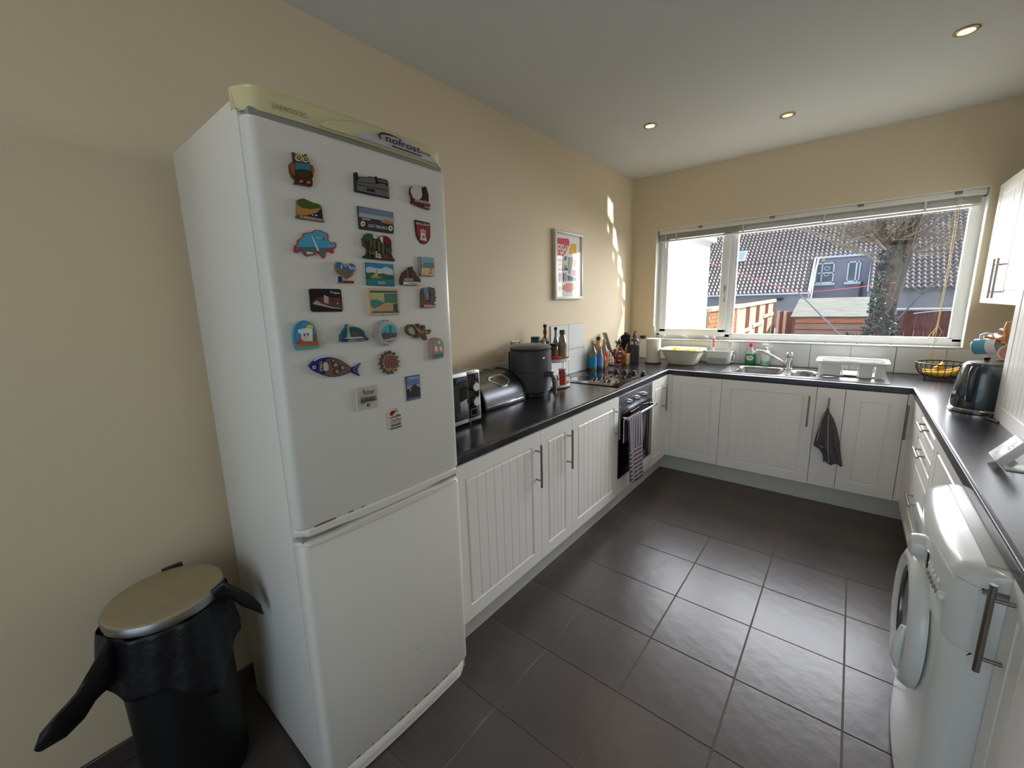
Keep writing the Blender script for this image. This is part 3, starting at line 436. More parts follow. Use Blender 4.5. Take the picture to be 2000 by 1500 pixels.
('beach_hut_magnet','blue arched magnet of a white beach hut with a pink deckchair',0.012,(60,135,165),(0.6935,-3.6524,1.433),[-31.2,-13.1,-29.4,9,-24,26.3,-11.6,37.8,2.1,40.9,12.8,36.5,23,25.7,27.1,11.7,26.7,-11.4,29.9,-17.5,30.3,-30.4,26.3,-33.5,-24.9,-32.8,-28.4,-29.1,-28.8,-20.1],[('painted_sky',(70,150,185),[-26.2,8.7,-21,23.9,-9.9,34.4,1.7,37.8,12.4,33.2,20.4,23.6,24.5,9.6,23.2,-11.1,-28.7,-11.1]),('sun',(230,205,70),[19.4,22.5,18.2,19.8,15.5,17.8,11.9,16.8,8.1,17,4.8,18.5,2.7,20.8,2.2,23.6,3.4,26.3,6,28.3,9.6,29.3,13.4,29.1,16.7,27.7,18.9,25.3]),('hut',(225,228,230),[-20.5,10.5,-19.6,18.3,-0.3,21.5,16.2,17,13.7,-12.6,-14.5,-11.3,-13.2,7.8]),('door',(205,205,185),[-9.6,9.7,6.1,9.7,4.5,-12.9,-11.2,-12.2]),('hut_window',(50,60,80),[-3.6,4.3,-3.9,3.3,-4.6,2.5,-5.4,2.1,-6.3,2.1,-7.1,2.7,-7.5,3.6,-7.6,4.6,-7.2,5.7,-6.6,6.5,-5.7,6.9,-4.8,6.9,-4.1,6.3,-3.7,5.4]),('hut_window',(50,60,80),[5.1,5,4.8,4,4.1,3.2,3.2,2.7,2.3,2.8,1.6,3.4,1.1,4.3,1,5.3,1.4,6.4,2,7.2,2.9,7.6,3.8,7.6,4.6,7,5,6.1]),('deckchair',(205,75,90),[-23.3,-2.6,-18.8,-1.9,-9,-11.7,-7.4,-17.6,-15,-15.7]),('sand',(195,100,50),[-29.3,-15.5,-7.2,-15.3,27.4,-15,29,-25.6,-29.1,-22.3]),('tree',(150,90,55),[25.5,-3.2,24.6,-7.1,23.1,-10.2,21.2,-11.9,19.4,-11.7,17.9,-9.8,17.2,-6.5,17.2,-2.5,18.1,1.4,19.7,4.5,21.5,6.1,23.4,6,24.8,4.1,25.6,0.8]),('wave',(90,175,165),[-27.6,-22.9,29.8,-26.2,28.2,-32.1,-25.7,-30.5])],[]),
('harbour_magnet','small blue half-moon magnet with a statue and a raised name band',0.012,(35,95,115),(0.697,-3.5226,1.4328),[-40.7,-16.3,-37.7,-4.3,-27.8,10.3,-19.7,16.7,-17.1,25,-13.7,24.9,-12.1,17,4.8,16.8,21.6,11.8,32.9,1.5,36.9,-11.7,44.2,-19.6,43.6,-24.4,24.6,-26,-39.7,-21.8],[('night_sky',(30,85,100),[-35.8,-9.1,-26.6,7.2,-12.4,14.7,4.6,14.7,19.7,10.3,29.2,0.1,32.9,-14.6]),('statue',(165,170,140),[-17.2,23.5,-14,22.6,-14.2,6.3,-10.7,-7.9,-8.7,-12.8,-23.7,-11.6,-19.5,3.6]),('hill',(110,75,60),[-5.8,-2.1,6.7,2.5,16.4,-3.7,16.4,-11.7,-5.1,-10.7]),('path',(205,200,170),[-33.8,-12.6,-8.6,-11.3,22.5,-12.2,29.2,-15.9,-9.2,-16.7]),('name_band',(35,55,105),[-38.9,-14.9,42.4,-18.9,42.8,-23.8,-38,-21.2])],[('GIBRALTAR',(200,205,210),[-21.3,-19.9,32.2,-21.5,5.3])]),
('bottle_cap_magnet','silver crown cap magnet with a blue cathedral view in its centre',0.01,(170,165,160),(0.6974,-3.4171,1.4249),[38.6,-2.7,42.8,-9.1,35.7,-13.3,37.6,-20.3,29.6,-22.6,29.1,-29.6,20.8,-29.8,17.9,-36.2,10.2,-34.2,5.2,-39.4,-1.3,-35.6,-7.8,-39,-12.5,-33.7,-19.9,-35.2,-22.5,-28.9,-30.2,-28.3,-30.5,-21.6,-37.7,-19.1,-35.7,-12.5,-41.9,-8.3,-37.9,-2.4,-42.6,3.2,-36.8,7.9,-39.6,14.3,-32.6,17.6,-33.1,24.3,-25.5,25.7,-23.8,32.2,-16.2,31.7,-12.4,37.4,-5.4,34.9,0.3,39.4,5.9,35.1,13.1,37.9,16.9,32.2,24.8,33,26.4,26.4,34.5,25,33.6,18.1,41.1,14.7,37.8,8,44,2.9],[('rim',(215,212,208),[42.9,-3.1,41.2,-10.8,37.9,-18,33,-24.3,26.9,-29.4,20,-33,12.4,-34.9,4.8,-35,-2.6,-33.5,-9.4,-30.3,-15.3,-25.6,-19.9,-19.8,-23.2,-13,-24.8,-5.7,-24.8,1.9,-23.2,9.3,-20.1,16.3,-15.5,22.4,-9.8,27.5,-3.1,31.1,4.2,33.3,11.8,33.7,19.2,32.5,26.2,29.6,32.4,25.1,37.3,19.3,40.9,12.4,42.7,4.8]),('rim_print',(70,68,66),[40.8,-2.9,39.3,-10.1,36.2,-16.8,31.7,-22.6,26,-27.3,19.6,-30.6,12.6,-32.4,5.4,-32.5,-1.5,-31.1,-7.8,-28.1,-13.3,-23.8,-17.6,-18.4,-20.6,-12.1,-22.2,-5.3,-22.2,1.7,-20.7,8.6,-17.8,15,-13.5,20.7,-8.2,25.4,-1.9,28.8,4.9,30.8,11.9,31.2,18.9,30.1,25.4,27.3,31.1,23.2,35.7,17.8,39,11.4,40.7,4.4]),('rim_inner',(222,220,218),[39.4,-2.8,37.9,-9.7,35,-16.1,30.7,-21.7,25.3,-26.2,19.2,-29.4,12.5,-31.1,5.8,-31.2,-0.8,-29.8,-6.8,-27,-12,-22.9,-16.1,-17.7,-19,-11.7,-20.5,-5.2,-20.5,1.6,-19.1,8.2,-16.3,14.4,-12.2,19.8,-7.1,24.3,-1.2,27.6,5.3,29.5,12,29.9,18.6,28.8,24.7,26.1,30.2,22.2,34.5,17,37.6,10.9,39.3,4.2]),('sky',(70,175,195),[36.9,-2.6,36.7,4.7,34.5,11.7,30.6,17.8,25.2,22.5,18.7,25.7,11.7,27,4.5,26.5,-2.3,24.1,-8.4,20.1,-13.2,14.8,-16.6,8.4,-18.2,1.4]),('town',(95,80,75),[-18.2,1.4,-18,-5.7,-16.1,-12.5,-12.4,-18.6,-7.2,-23.4,-0.9,-26.8,6.1,-28.3,13.3,-28,20.4,-25.8,26.6,-21.9,31.7,-16.4,35.2,-9.8,36.9,-2.6]),('spire',(110,95,85),[9,-3.1,11.2,18.7,15.1,23.5,18.1,18.2,16.9,-3.7]),('spire',(100,90,85),[-7.7,-3.6,-5.1,7.1,-2.4,6.9,-2.3,-4]),('river',(175,175,175),[-15.2,-19.7,29,-14.9,32.8,-17.8,13.7,-25.6,-4,-24.1])],[]),
('fish_magnet','large fish shaped bottle opener magnet, blue head and tail with brown lace scales',0.006,(35,45,120),(0.6958,-3.577,1.3409),[-77.1,16.1,-64.1,27.3,-46.8,33.4,-27.2,34.7,-10.2,31.9,9.3,24.2,28.5,8.1,40.3,-6.1,54.4,-2.9,71.5,5.1,58.7,-13.8,63.5,-33.4,49.1,-25.3,37.7,-17.2,17,-22.9,-6.6,-24.3,-26.5,-21.2,-42.8,-13.8,-58.5,-4.2,-70.4,4.6],[('white_edge',(215,215,220),[-63.9,28.4,-46.6,35.3,-27,36.3,-9.9,33.8,9.6,26.2,31.2,8.5,28.9,6.8,9.2,22.7,-10.3,30.5,-27.4,33,-46.5,31.7,-61.9,25.8]),('scales',(120,95,80),[-11.7,29.7,9.1,22.3,28.2,5.6,38.1,-7.1,36.3,-13.2,17.3,-20.5,-6.3,-21.9,-26.2,-19.3,-38,-14.5,-34.6,-6.6,-26.2,1.9,-24.5,16.2,-30.9,24.3,-25.7,27.3]),('opener_slot',(200,195,185),[-39.3,15.8,-33.8,21.1,-28,17.9,-25.2,10.3,-27.1,-1.6,-33.2,-4.8,-40.1,-1.4]),('eye_ring',(220,210,180),[-59.7,9.5,-60.4,7.6,-61.8,6.2,-63.6,5.6,-65.6,5.9,-67.2,7,-68.3,8.7,-68.5,10.7,-67.8,12.5,-66.4,13.9,-64.5,14.5,-62.6,14.2,-60.9,13.2,-59.9,11.4]),('eye',(25,25,40),[-61.5,9.7,-61.9,8.8,-62.5,8.2,-63.4,7.9,-64.3,8,-65.1,8.6,-65.6,9.4,-65.7,10.3,-65.4,11.2,-64.7,11.8,-63.8,12.1,-62.9,12,-62.1,11.5,-61.6,10.7]),('scale_ring',(60,40,38),[2,7.9,0.8,4.4,-2,1.8,-5.6,0.7,-9.4,1.3,-12.6,3.3,-14.6,6.5,-15,10.1,-13.7,13.6,-11.1,16.1,-7.5,17.3,-3.7,16.8,-0.5,14.7,1.6,11.6]),('scale_ring',(60,40,38),[21.2,-2.2,20,-5.5,17.4,-7.9,13.9,-9,10.2,-8.5,7.1,-6.5,5.1,-3.4,4.7,0.1,5.9,3.4,8.5,5.8,12,6.8,15.6,6.4,18.8,4.4,20.8,1.3]),('scale_ring',(60,40,38),[3.2,-10.9,2,-14.2,-0.6,-16.5,-4,-17.6,-7.6,-17,-10.6,-15,-12.5,-12,-12.9,-8.5,-11.7,-5.3,-9.2,-2.9,-5.8,-1.9,-2.2,-2.4,0.9,-4.3,2.8,-7.4]),('scale_ring',(60,40,38),[-7.1,21.3,-7.9,19.1,-9.7,17.4,-12,16.7,-14.4,17,-16.5,18.3,-17.8,20.3,-18,22.7,-17.2,24.9,-15.5,26.5,-13.2,27.3,-10.8,27,-8.7,25.7,-7.4,23.7]),('scale_disc',(165,140,122),[-0.5,8.2,-1.4,5.8,-3.3,4,-5.9,3.2,-8.5,3.5,-10.8,5,-12.2,7.2,-12.5,9.8,-11.6,12.2,-9.7,14,-7.2,14.8,-4.5,14.5,-2.2,13.1,-0.8,10.8]),('scale_disc',(165,140,122),[18.6,-1.8,17.8,-4.1,16,-5.8,13.6,-6.5,11.1,-6.1,8.9,-4.8,7.6,-2.7,7.3,-0.3,8.1,2,9.9,3.6,12.3,4.4,14.8,4,17,2.7,18.3,0.6]),('scale_disc',(165,140,122),[0.7,-10.5,-0.2,-12.8,-1.9,-14.4,-4.3,-15.1,-6.7,-14.7,-8.8,-13.4,-10.1,-11.3,-10.4,-8.9,-9.6,-6.7,-7.8,-5,-5.5,-4.3,-3.1,-4.7,-0.9,-6,0.4,-8.1]),('scale_disc',(165,140,122),[-9.1,21.6,-9.6,20.2,-10.7,19.1,-12.2,18.6,-13.7,18.8,-15.1,19.7,-15.9,20.9,-16.1,22.4,-15.5,23.9,-14.4,24.9,-13,25.4,-11.4,25.2,-10.1,24.4,-9.3,23.1]),('tail_stripe',(110,115,165),[42.7,-9,67.6,3,68.2,1.1,45.2,-11.1]),('tail_stripe',(110,115,165),[42.2,-14,61.2,-29.7,62.2,-28,45.1,-12.1])],[('CYPRUS',(205,200,90),[-47.4,24,-49.2,-2,8.5])]),
('lizard_magnet','bronze lizard magnet with a curled tail',0.01,(95,70,42),(0.6953,-3.2949,1.4212),[-48.5,2.7,-46.3,14.8,-38,22.3,-22.6,24,-9.7,19.7,-1.4,12,-3.2,17.5,-6,23.1,4.2,24.7,11.5,16.7,12,9.4,18.9,8.9,19.5,16.2,26.7,18.5,31.2,11.8,26.5,3.9,39.2,1.2,48.9,2.9,55.2,-2.7,47.7,-10.6,33.3,-12.3,28.4,-14.7,34.7,-23.5,32.9,-30.8,24.6,-31,20.5,-24.2,9.7,-16,0.6,-15.3,-1.2,-22.7,-13.5,-21.4,-19.7,-16.4,-10.5,-13.5,-5.5,-7.5,-7.9,3.4,-14.6,14.6,-25.3,18.9,-35.3,16.8,-40.4,9.2,-39,0.3,-30,-7.5,-14.9,-12.2,-16.3,-14.8,-32.6,-11.8,-43.8,-4.7],[('back_ridge',(165,135,90),[-18.5,21.1,-1.6,10.2,8.9,0.5,39,-1.6,50.7,-4.3,28.9,-9.2,6,-6.6,-2.4,1.3]),('spot',(60,42,28),[25.5,-4.7,25.1,-5.8,24.1,-6.6,22.8,-7,21.4,-6.9,20.1,-6.3,19.3,-5.4,19.1,-4.2,19.5,-3.2,20.5,-2.3,21.8,-1.9,23.2,-2,24.5,-2.6,25.3,-3.6]),('spot',(60,42,28),[13.7,-2.6,13.3,-3.5,12.5,-4.2,11.3,-4.5,10.1,-4.5,9.1,-4,8.4,-3.1,8.2,-2.2,8.5,-1.3,9.4,-0.6,10.5,-0.2,11.7,-0.3,12.8,-0.8,13.5,-1.6]),('spot',(60,42,28),[41.2,-3.6,40.9,-4.4,40.2,-5,39.2,-5.3,38.2,-5.2,37.2,-4.8,36.6,-4.1,36.5,-3.3,36.8,-2.5,37.5,-1.9,38.5,-1.6,39.5,-1.7,40.4,-2.1,41,-2.8])],[]),
('sunflower_magnet','brown star-petalled flower magnet with ringed centre and gold tag',0.01,(95,75,68),(0.6974,-3.4126,1.334),[28.5,-6.5,34.1,-16.5,23.1,-18.1,23.8,-29.6,13,-26,8.8,-36.5,0.4,-28.5,-7.7,-36.1,-12.2,-25.4,-22.5,-28.6,-22.2,-17.3,-32.6,-15.6,-27.9,-6,-36.4,0.2,-28.2,6.5,-33.2,16,-23,17.7,-23.6,28.6,-13.4,25.5,-9.3,35.9,-1.1,28.4,7,36.2,11.6,25.8,22.2,29.3,22,17.9,33.1,16.3,28.1,6.3,37.4,-0.1],[('petal_ring',(150,128,115),[23.5,-5.4,28.4,-13.9,19,-15.2,19.8,-24.9,10.7,-21.9,7.3,-30.8,0.2,-24.2,-6.5,-30.5,-10.2,-21.6,-18.9,-24.2,-18.5,-14.8,-27.5,-13.3,-23.2,-5.1,-30.7,0.2,-23.4,5.5,-28,13.5,-19.1,15,-19.8,24.3,-11.1,21.7,-7.8,30.4,-0.9,24.1,5.9,30.7,9.6,21.9,18.5,24.8,18.2,15.2,27.6,13.8,23.2,5.5,31.2,0]),('disc',(120,72,66),[23.7,-2.1,22.4,-7.7,19.6,-12.6,15.5,-16.6,10.5,-19.4,4.8,-20.8,-1,-20.7,-6.7,-19.1,-11.8,-16.2,-16,-12.2,-19,-7.4,-20.6,-2,-20.8,3.6,-19.5,9,-16.8,13.8,-12.9,17.7,-8,20.6,-2.5,22.1,3.3,22.1,9,20.7,14.2,18,18.6,14,21.7,9.1,23.5,3.6]),('ring',(165,120,105),[17.4,-1.3,16.5,-5.2,14.5,-8.7,11.7,-11.5,8.2,-13.4,4.3,-14.4,0.2,-14.4,-3.7,-13.3,-7.3,-11.3,-10.2,-8.5,-12.3,-5.1,-13.5,-1.3,-13.6,2.7,-12.7,6.5,-10.8,9.9,-8.1,12.7,-4.7,14.7,-0.8,15.7,3.3,15.7,7.2,14.8,10.8,12.8,13.9,10,16,6.5,17.3,2.7]),('disc_inner',(112,62,60),[15.2,-1,14.4,-4.3,12.7,-7.3,10.4,-9.7,7.4,-11.4,4.1,-12.2,0.6,-12.2,-2.7,-11.3,-5.7,-9.6,-8.2,-7.2,-10,-4.3,-11,-1,-11.1,2.3,-10.3,5.6,-8.7,8.5,-6.4,10.9,-3.5,12.6,-0.2,13.5,3.2,13.5,6.6,12.7,9.7,11,12.2,8.6,14,5.7,15.1,2.4]),('ring',(165,120,105),[9.5,-0.3,8.5,-3.4,6.3,-5.6,3.2,-6.6,0,-6.2,-2.7,-4.4,-4.4,-1.7,-4.8,1.5,-3.8,4.6,-1.6,6.8,1.5,7.8,4.6,7.4,7.4,5.7,9.1,2.9]),('disc_inner',(105,58,56),[7.5,-0.1,6.8,-2.2,5.2,-3.8,3,-4.6,0.7,-4.2,-1.3,-3,-2.5,-1,-2.8,1.3,-2.1,3.4,-0.5,5,1.7,5.8,4,5.5,6,4.2,7.2,2.3]),('gold_tag',(205,165,95),[-14.2,-18.8,-11,-16.3,13.1,-17.4,16.9,-20.9,13.5,-24.5,-10.7,-23.6])],[('Seville',(70,45,30),[-10.4,-20.2,12.8,-20.9,5.9])]),
('gull_magnet','arched terracotta magnet with white gulls above a teal band',0.012,(175,145,125),(0.6926,-3.2214,1.3608),[-30.2,-35.4,-30.6,-12.6,-30.2,6.3,-27.7,21.1,-17,32.3,-2.1,34.9,17.4,30.4,29.1,17.9,30.8,0.2,28.7,-19,25.1,-37.2,6.7,-38.9],[('arch_panel',(200,155,125),[-16.1,-14.1,-15.1,12.4,-2.9,26.4,12.2,28,25.2,16.3,26.4,0.7,24.2,-17.6]),('sky',(130,165,170),[-12.7,12.1,-1.6,26.3,12.2,27.4,23.9,16.4,17.7,3.5,-4.5,7.5]),('gull',(232,230,225),[4.1,20.1,10.6,24.3,14.8,13.4,8.3,11.1]),('gull',(232,230,225),[-10.9,4.4,-4.6,5.6,0.6,-6.4,-4.9,-12.5,-10.3,-9]),('gull',(232,230,225),[10.1,2.3,16.4,2.6,21.8,-8.6,15.1,-13.7,10.3,-10.3]),('teal_band',(60,135,135),[-16.7,-20.8,25.9,-21.7,24.5,-32.3,-17.8,-34])],[]),
('text_magnet','square white tile magnet headed Runner with printed lines',0.006,(195,190,175),(0.6973,-3.4973,1.2408),[-33,33.9,34.7,31.7,33.1,-34.3,-34.9,-31.4],[('icon',(25,24,26),[-3.6,-17.6,5.9,-18,5.5,-26.8,-3.7,-26.2]),('icon_mark',(210,205,195),[-0.8,-22.8,3.5,-19.1,3.7,-22.7,0.8,-23.7]),('print_line',(85,82,76),[-23.9,8.9,-18.5,8.5,-18.6,7.9,-24,8.3]),('print_line',(85,82,76),[-21.6,5.2,-12.3,4.5,-12.5,3.3,-21.7,4]),('print_line',(85,82,76),[-9.1,4.3,4.2,3.3,4.1,2.1,-9.2,3.1]),('print_line',(85,82,76),[7,3.1,16.1,2.4,15.9,1.2,6.9,1.9]),('print_line',(85,82,76),[18.3,2.2,27.5,1.5,27.4,0.3,18.2,1]),('print_line',(85,82,76),[-21.9,2.2,-12.7,1.5,-12.8,0.3,-22,1]),('print_line',(85,82,76),[-9.4,1.3,3.9,0.2,3.8,-1,-9.5,0.1]),('print_line',(85,82,76),[6.7,0,15.7,-0.7,15.6,-1.9,6.6,-1.2]),('print_line',(85,82,76),[18,-0.8,27.2,-1.5,27,-2.8,17.9,-2.1]),('print_line',(85,82,76),[-22.2,-0.8,-13,-1.5,-13.1,-2.7,-22.4,-2]),('print_line',(85,82,76),[-9.7,-1.7,3.6,-2.8,3.5,-4,-9.8,-3]),('print_line',(85,82,76),[6.4,-3,15.4,-3.7,15.3,-4.9,6.3,-4.2]),('print_line',(85,82,76),[17.7,-3.9,26.9,-4.6,26.7,-5.8,17.6,-5.1]),('print_line',(85,82,76),[-22.6,-3.8,-13.3,-4.5,-13.5,-5.7,-22.7,-4.9]),('print_line',(85,82,76),[-10,-4.8,3.3,-5.8,3.1,-7,-10.2,-6]),('print_line',(85,82,76),[6.1,-6.1,15.1,-6.8,15,-8,5.9,-7.3]),('print_line',(85,82,76),[17.4,-7,26.5,-7.7,26.4,-8.9,17.2,-8.2]),('print_line',(85,82,76),[-22.9,-6.5,-13.6,-7.3,-13.8,-8.5,-23,-7.7]),('print_line',(85,82,76),[-10.3,-7.6,3,-8.7,2.8,-9.9,-10.5,-8.8]),('print_line',(85,82,76),[5.8,-8.9,14.8,-9.6,14.7,-10.9,5.6,-10.1]),('print_line',(85,82,76),[17.1,-9.8,26.2,-10.6,26.1,-11.8,16.9,-11.1]),('print_line',(85,82,76),[-23.3,-10.4,-11.8,-11,-12,-12.2,-23.4,-11.6])],[('Runner',(25,24,24),[-16.8,19.4,19.9,17.2,19.1])]),
('church_view_magnet','tall blue grey magnet of a building under the word LIVERPOOL',0.004,(55,58,75),(0.6962,-3.3281,1.2405),[-27.7,40.3,27.8,39.1,26.8,-40.2,-27,-39.2],[('sky',(105,125,175),[-25.4,38.5,26.5,37.5,26.2,9.6,-25.8,9.7]),('clouds',(150,158,175),[-25.8,9.7,26.1,9,25.8,-2.3,-25.7,-0.5]),('building',(60,55,60),[-22.4,-2.6,-9.7,2.5,5.5,13.1,15.3,2.5,26.6,-2.5,25,-32.3,-23.4,-31.7]),('lit_facade',(150,135,105),[-17.1,-2.1,-9.8,1,-10,-7.8,-17.1,-9.4]),('road',(120,125,150),[-24.1,-31.6,25.3,-33.2,25.6,-37.8,-23.9,-36.9])],[('LIVERPOOL',(215,220,230),[-20.1,33.4,25.2,31.2,8.7])]),
('takeaway_magnet','small takeaway menu magnet with a red chilli above printed lines',0.003,(215,205,190),(0.6974,-3.4095,1.1644),[-21.1,-1,-23.4,6.6,-20.1,14.6,-13.3,20.8,-2.9,24,-0,27.7,5.8,23.2,9.8,24.5,16.5,14.1,16.9,5.1,24.2,0.1,24.9,-39.8,22.7,-42,-18.9,-40.9,-21,-37],[('chilli',(140,25,35),[-14.7,12.3,-9.8,17.8,-1,18.6,4.9,13.4,2.5,8.4,-4.8,5.6,-6.7,-1.1,-10,3.5,-17.2,6.3]),('flame',(200,140,70),[1.5,17.5,5.5,19.9,8.3,22.6,13.2,13.7,12,8.4,4.6,11.2]),('header_band',(100,110,95),[-19.9,-1.9,4.7,-1,7.7,3.8,23.5,-0.3,23.9,-5.5,-19.5,-4.2]),('lower_band',(70,72,65),[-19.7,-36.7,23.8,-37.2,24.1,-40.7,-18.8,-39.8]),('print_line',(150,70,70),[-15.4,-19,21.5,-20.7,21.4,-21.9,-15.5,-20.4]),('print_line',(110,100,90),[-15.4,-25.1,21.7,-25.3,21.8,-27,-15.3,-26.8]),('phone_print',(90,88,82),[-14.5,-28.6,-5.7,-29.2,-5.8,-32.5,-14.2,-32]),('phone_print',(90,88,82),[-1.9,-28.5,7.7,-29.2,7.6,-32.5,-1.8,-31.8]),('phone_print',(90,88,82),[11,-28.3,20.1,-28.5,20,-31.9,11,-31.9])],[('Texas',(160,30,40),[-15.9,-11.7,1.7,-12,9.8]),('Plaza',(50,30,30),[3.6,-12.1,22.2,-13,9.9])])]
POSTER=[('fish_block',(190,60,75),[-1.4076,1.9722,-1.2512,1.9817,-1.2286,1.9571,-1.2517,1.8978,-1.2971,1.864,-1.3268,1.8468,-1.4061,1.8417]),('chips',(215,165,40),[-1.2558,1.8592,-1.2519,1.8825,-1.221,1.931,-1.1978,1.9522,-1.1269,1.9506,-1.1309,1.8755]),('fish_piece',(120,60,100),[-1.3527,1.8188,-1.3553,1.8134,-1.3624,1.8088,-1.3725,1.8059,-1.3837,1.8053,-1.3937,1.807,-1.4006,1.8108,-1.403,1.8158,-1.4004,1.8211,-1.3935,1.8257,-1.3834,1.8286,-1.3722,1.8293,-1.3621,1.8276,-1.3551,1.8239]),('jar',(215,130,90),[-1.3963,1.79,-1.3494,1.7925,-1.3501,1.7374,-1.3971,1.7355]),('jar_label',(235,215,190),[-1.3951,1.7751,-1.351,1.7773,-1.3513,1.7526,-1.3954,1.7507]),('fork',(60,90,100),[-1.3358,1.8274,-1.3233,1.8281,-1.3243,1.7365,-1.3369,1.736]),('bottle',(50,85,90),[-1.3089,1.7966,-1.26,1.7992,-1.2605,1.741,-1.3095,1.739]),('bottle_label',(220,205,130),[-1.2677,1.7891,-1.2694,1.7844,-1.274,1.7804,-1.2807,1.778,-1.2881,1.7776,-1.2947,1.7794,-1.2992,1.7829,-1.3008,1.7874,-1.2991,1.7922,-1.2945,1.7962,-1.2879,1.7986,-1.2805,1.799,-1.2739,1.7973,-1.2693,1.7937]),('tin',(75,120,130),[-1.3121,1.844,-1.2748,1.8503,-1.275,1.8157,-1.3087,1.8138]),('newspaper',(150,155,160),[-1.2559,1.8438,-1.1747,1.849,-1.1905,1.801,-1.2221,1.713,-1.253,1.7198]),('lemon',(220,180,60),[-1.1549,1.8345,-1.1349,1.8278,-1.1365,1.7799,-1.1669,1.7745,-1.1748,1.8018]),('sauce',(215,90,75),[-1.1907,1.7458,-1.1389,1.7479,-1.1389,1.7058,-1.175,1.7066]),('boat',(70,125,135),[-1.2645,1.7077,-1.1987,1.698,-1.1389,1.6917,-1.1389,1.6635,-1.2648,1.6627]),('sardine',(70,80,95),[-1.3903,1.7112,-1.3793,1.7249,-1.3722,1.7118,-1.3729,1.6661,-1.3818,1.6506,-1.3909,1.6657]),('sardine',(175,120,140),[-1.3635,1.7121,-1.3539,1.7258,-1.3452,1.7128,-1.3458,1.6667,-1.3548,1.6511,-1.3641,1.6663]),('sardine',(70,80,95),[-1.3298,1.7133,-1.3207,1.7271,-1.3119,1.7139,-1.3124,1.6675,-1.3215,1.6518,-1.3303,1.6671]),('sardine',(175,120,140),[-1.2985,1.7144,-1.2893,1.7282,-1.2804,1.715,-1.2808,1.6682,-1.29,1.6524,-1.2989,1.6678]),('prawn',(220,140,130),[-1.3441,1.6204,-1.2688,1.645,-1.191,1.6464,-1.1752,1.6185,-1.1992,1.5781,-1.2693,1.5779,-1.3296,1.5973]),('prawn_tail',(200,190,120),[-1.388,1.6161,-1.3404,1.6243,-1.3371,1.5933,-1.3813,1.5815]),('shell',(215,170,100),[-1.1791,1.6426,-1.143,1.627,-1.1511,1.5944,-1.1792,1.5983])]
# ================================================================ oven
t = thing('built_in_oven', 'built-in steel and black glass oven with a striped towel on its door handle', 'oven', (.3, -1.30, 0))
OY0, OY1 = -1.601, -.999
G().box(.05, DF-.015, OY0, OY1, .14, .869).build('casing', CARC, t)
G().box(DF-.015, DF+.002, OY0+.002, OY1-.002, .742, .866, .002).build('control_panel', mat('blue_steel_panel', (150, 155, 165), .3, 1.0, noise=(30, .08, (1, 1, 40))), t)
for k, y in enumerate((-1.459, -1.320, -1.180)):
    g = G(); g.lathe([(.020, 0), (.020, .004), (.017, .010), (.0145, .026), (.013, .028)], (DF+.002, y, .803), 24, axis='x'); g.box(DF+.012, DF+.034, y-.0035, y+.0035, .790, .818, .002); g.build('knob', CHROME, t)
dd = G().box(DF-.015, DF+.006, OY0+.002, OY1-.002, .272, .738, .003).build('oven_door', GLASSK, t)
g = G(); fr = .012; X0, X1 = DF+.004, DF+.0085
g.box(X0, X1, OY1-.062, OY1-.004, .276, .734); g.box(X0, X1, OY1-.10, OY1-.090, .34, .66); g.build('door_trim', mat('grey_glass_trim', (120, 118, 112), .25, .6), dd)
G().box(X0, X1-.002, OY0+.09, OY1-.12, .35, .64, .001).build('oven_window', mat('oven_window', (38, 34, 30), .06), dd)
g = G(); g.tube([(DF+.052, OY0+.035, .704), (DF+.052, OY1-.035, .704)], .009, 12); g.box(DF+.003, DF+.052, OY0+.040, OY0+.058, .696, .712, .002); g.box(DF+.003, DF+.052, OY1-.058, OY1-.040, .696, .712, .002); g.build('handle', CHROME, dd)
G().box(DF-.014, DF-.001, OY0+.002, OY1-.002, .152, .268, .001).build('lower_panel', CAB, t)
# striped tea towel over the oven handle (single folded sheet)
def towel():
    g = G(); n = 26; m_ = 44; ya, yb = -1.605, -1.365; hx, hz = DF+.052, .704; rr = .0125; Lf, Lb = .452, .16
    def f(u, v, off=0):
        s = v*(Lf+math.pi*rr+Lb)
        if s < Lb: x, z = hx-rr, hz-Lb+s
        elif s < Lb+math.pi*rr: a = (s-Lb)/rr; x, z = hx-rr*math.cos(a), hz+rr*math.sin(a)
        else: x, z = hx+rr, hz-(s-Lb-math.pi*rr)
        k = max(0, (hz-z)/Lf) if x > hx else 0
        y = ya+(yb-ya)*u + .045*k + (.012*math.sin(k*2.5)*(u-.5))
        x += .006*math.sin(u*9+1)*min(1, k*3)+.004*k*math.sin(u*17) + .012*k*math.sin(u*math.pi)
        return Vector((x+off, y, z-.02*k*math.sin(u*math.pi)))
    g.grid(lambda u, v: f(u, v, .003), n, m_); return g
cl = mat('striped_towel', (92, 84, 92), .95, noise=(60, .15))
M_ = cl; nt = M_.node_tree; b_ = nt.nodes['Principled BSDF']
uvn = nt.nodes.new('ShaderNodeTexCoord'); sep = nt.nodes.new('ShaderNodeSeparateXYZ'); nt.links.new(uvn.outputs['Object'], sep.inputs[0])
def stripes(axis, per, duty, ph=0.0):
    a = nt.nodes.new('ShaderNodeMath'); a.operation = 'MULTIPLY_ADD'; a.inputs[1].default_value = 1/per; a.inputs[2].default_value = ph; nt.links.new(sep.outputs[axis], a.inputs[0])
    f = nt.nodes.new('ShaderNodeMath'); f.operation = 'FRACT'; nt.links.new(a.outputs[0], f.inputs[0])
    c = nt.nodes.new('ShaderNodeMath'); c.operation = 'LESS_THAN'; c.inputs[1].default_value = duty; nt.links.new(f.outputs[0], c.inputs[0]); return c
sv, sh = stripes(1, .036, .14), stripes(2, .031, .16)
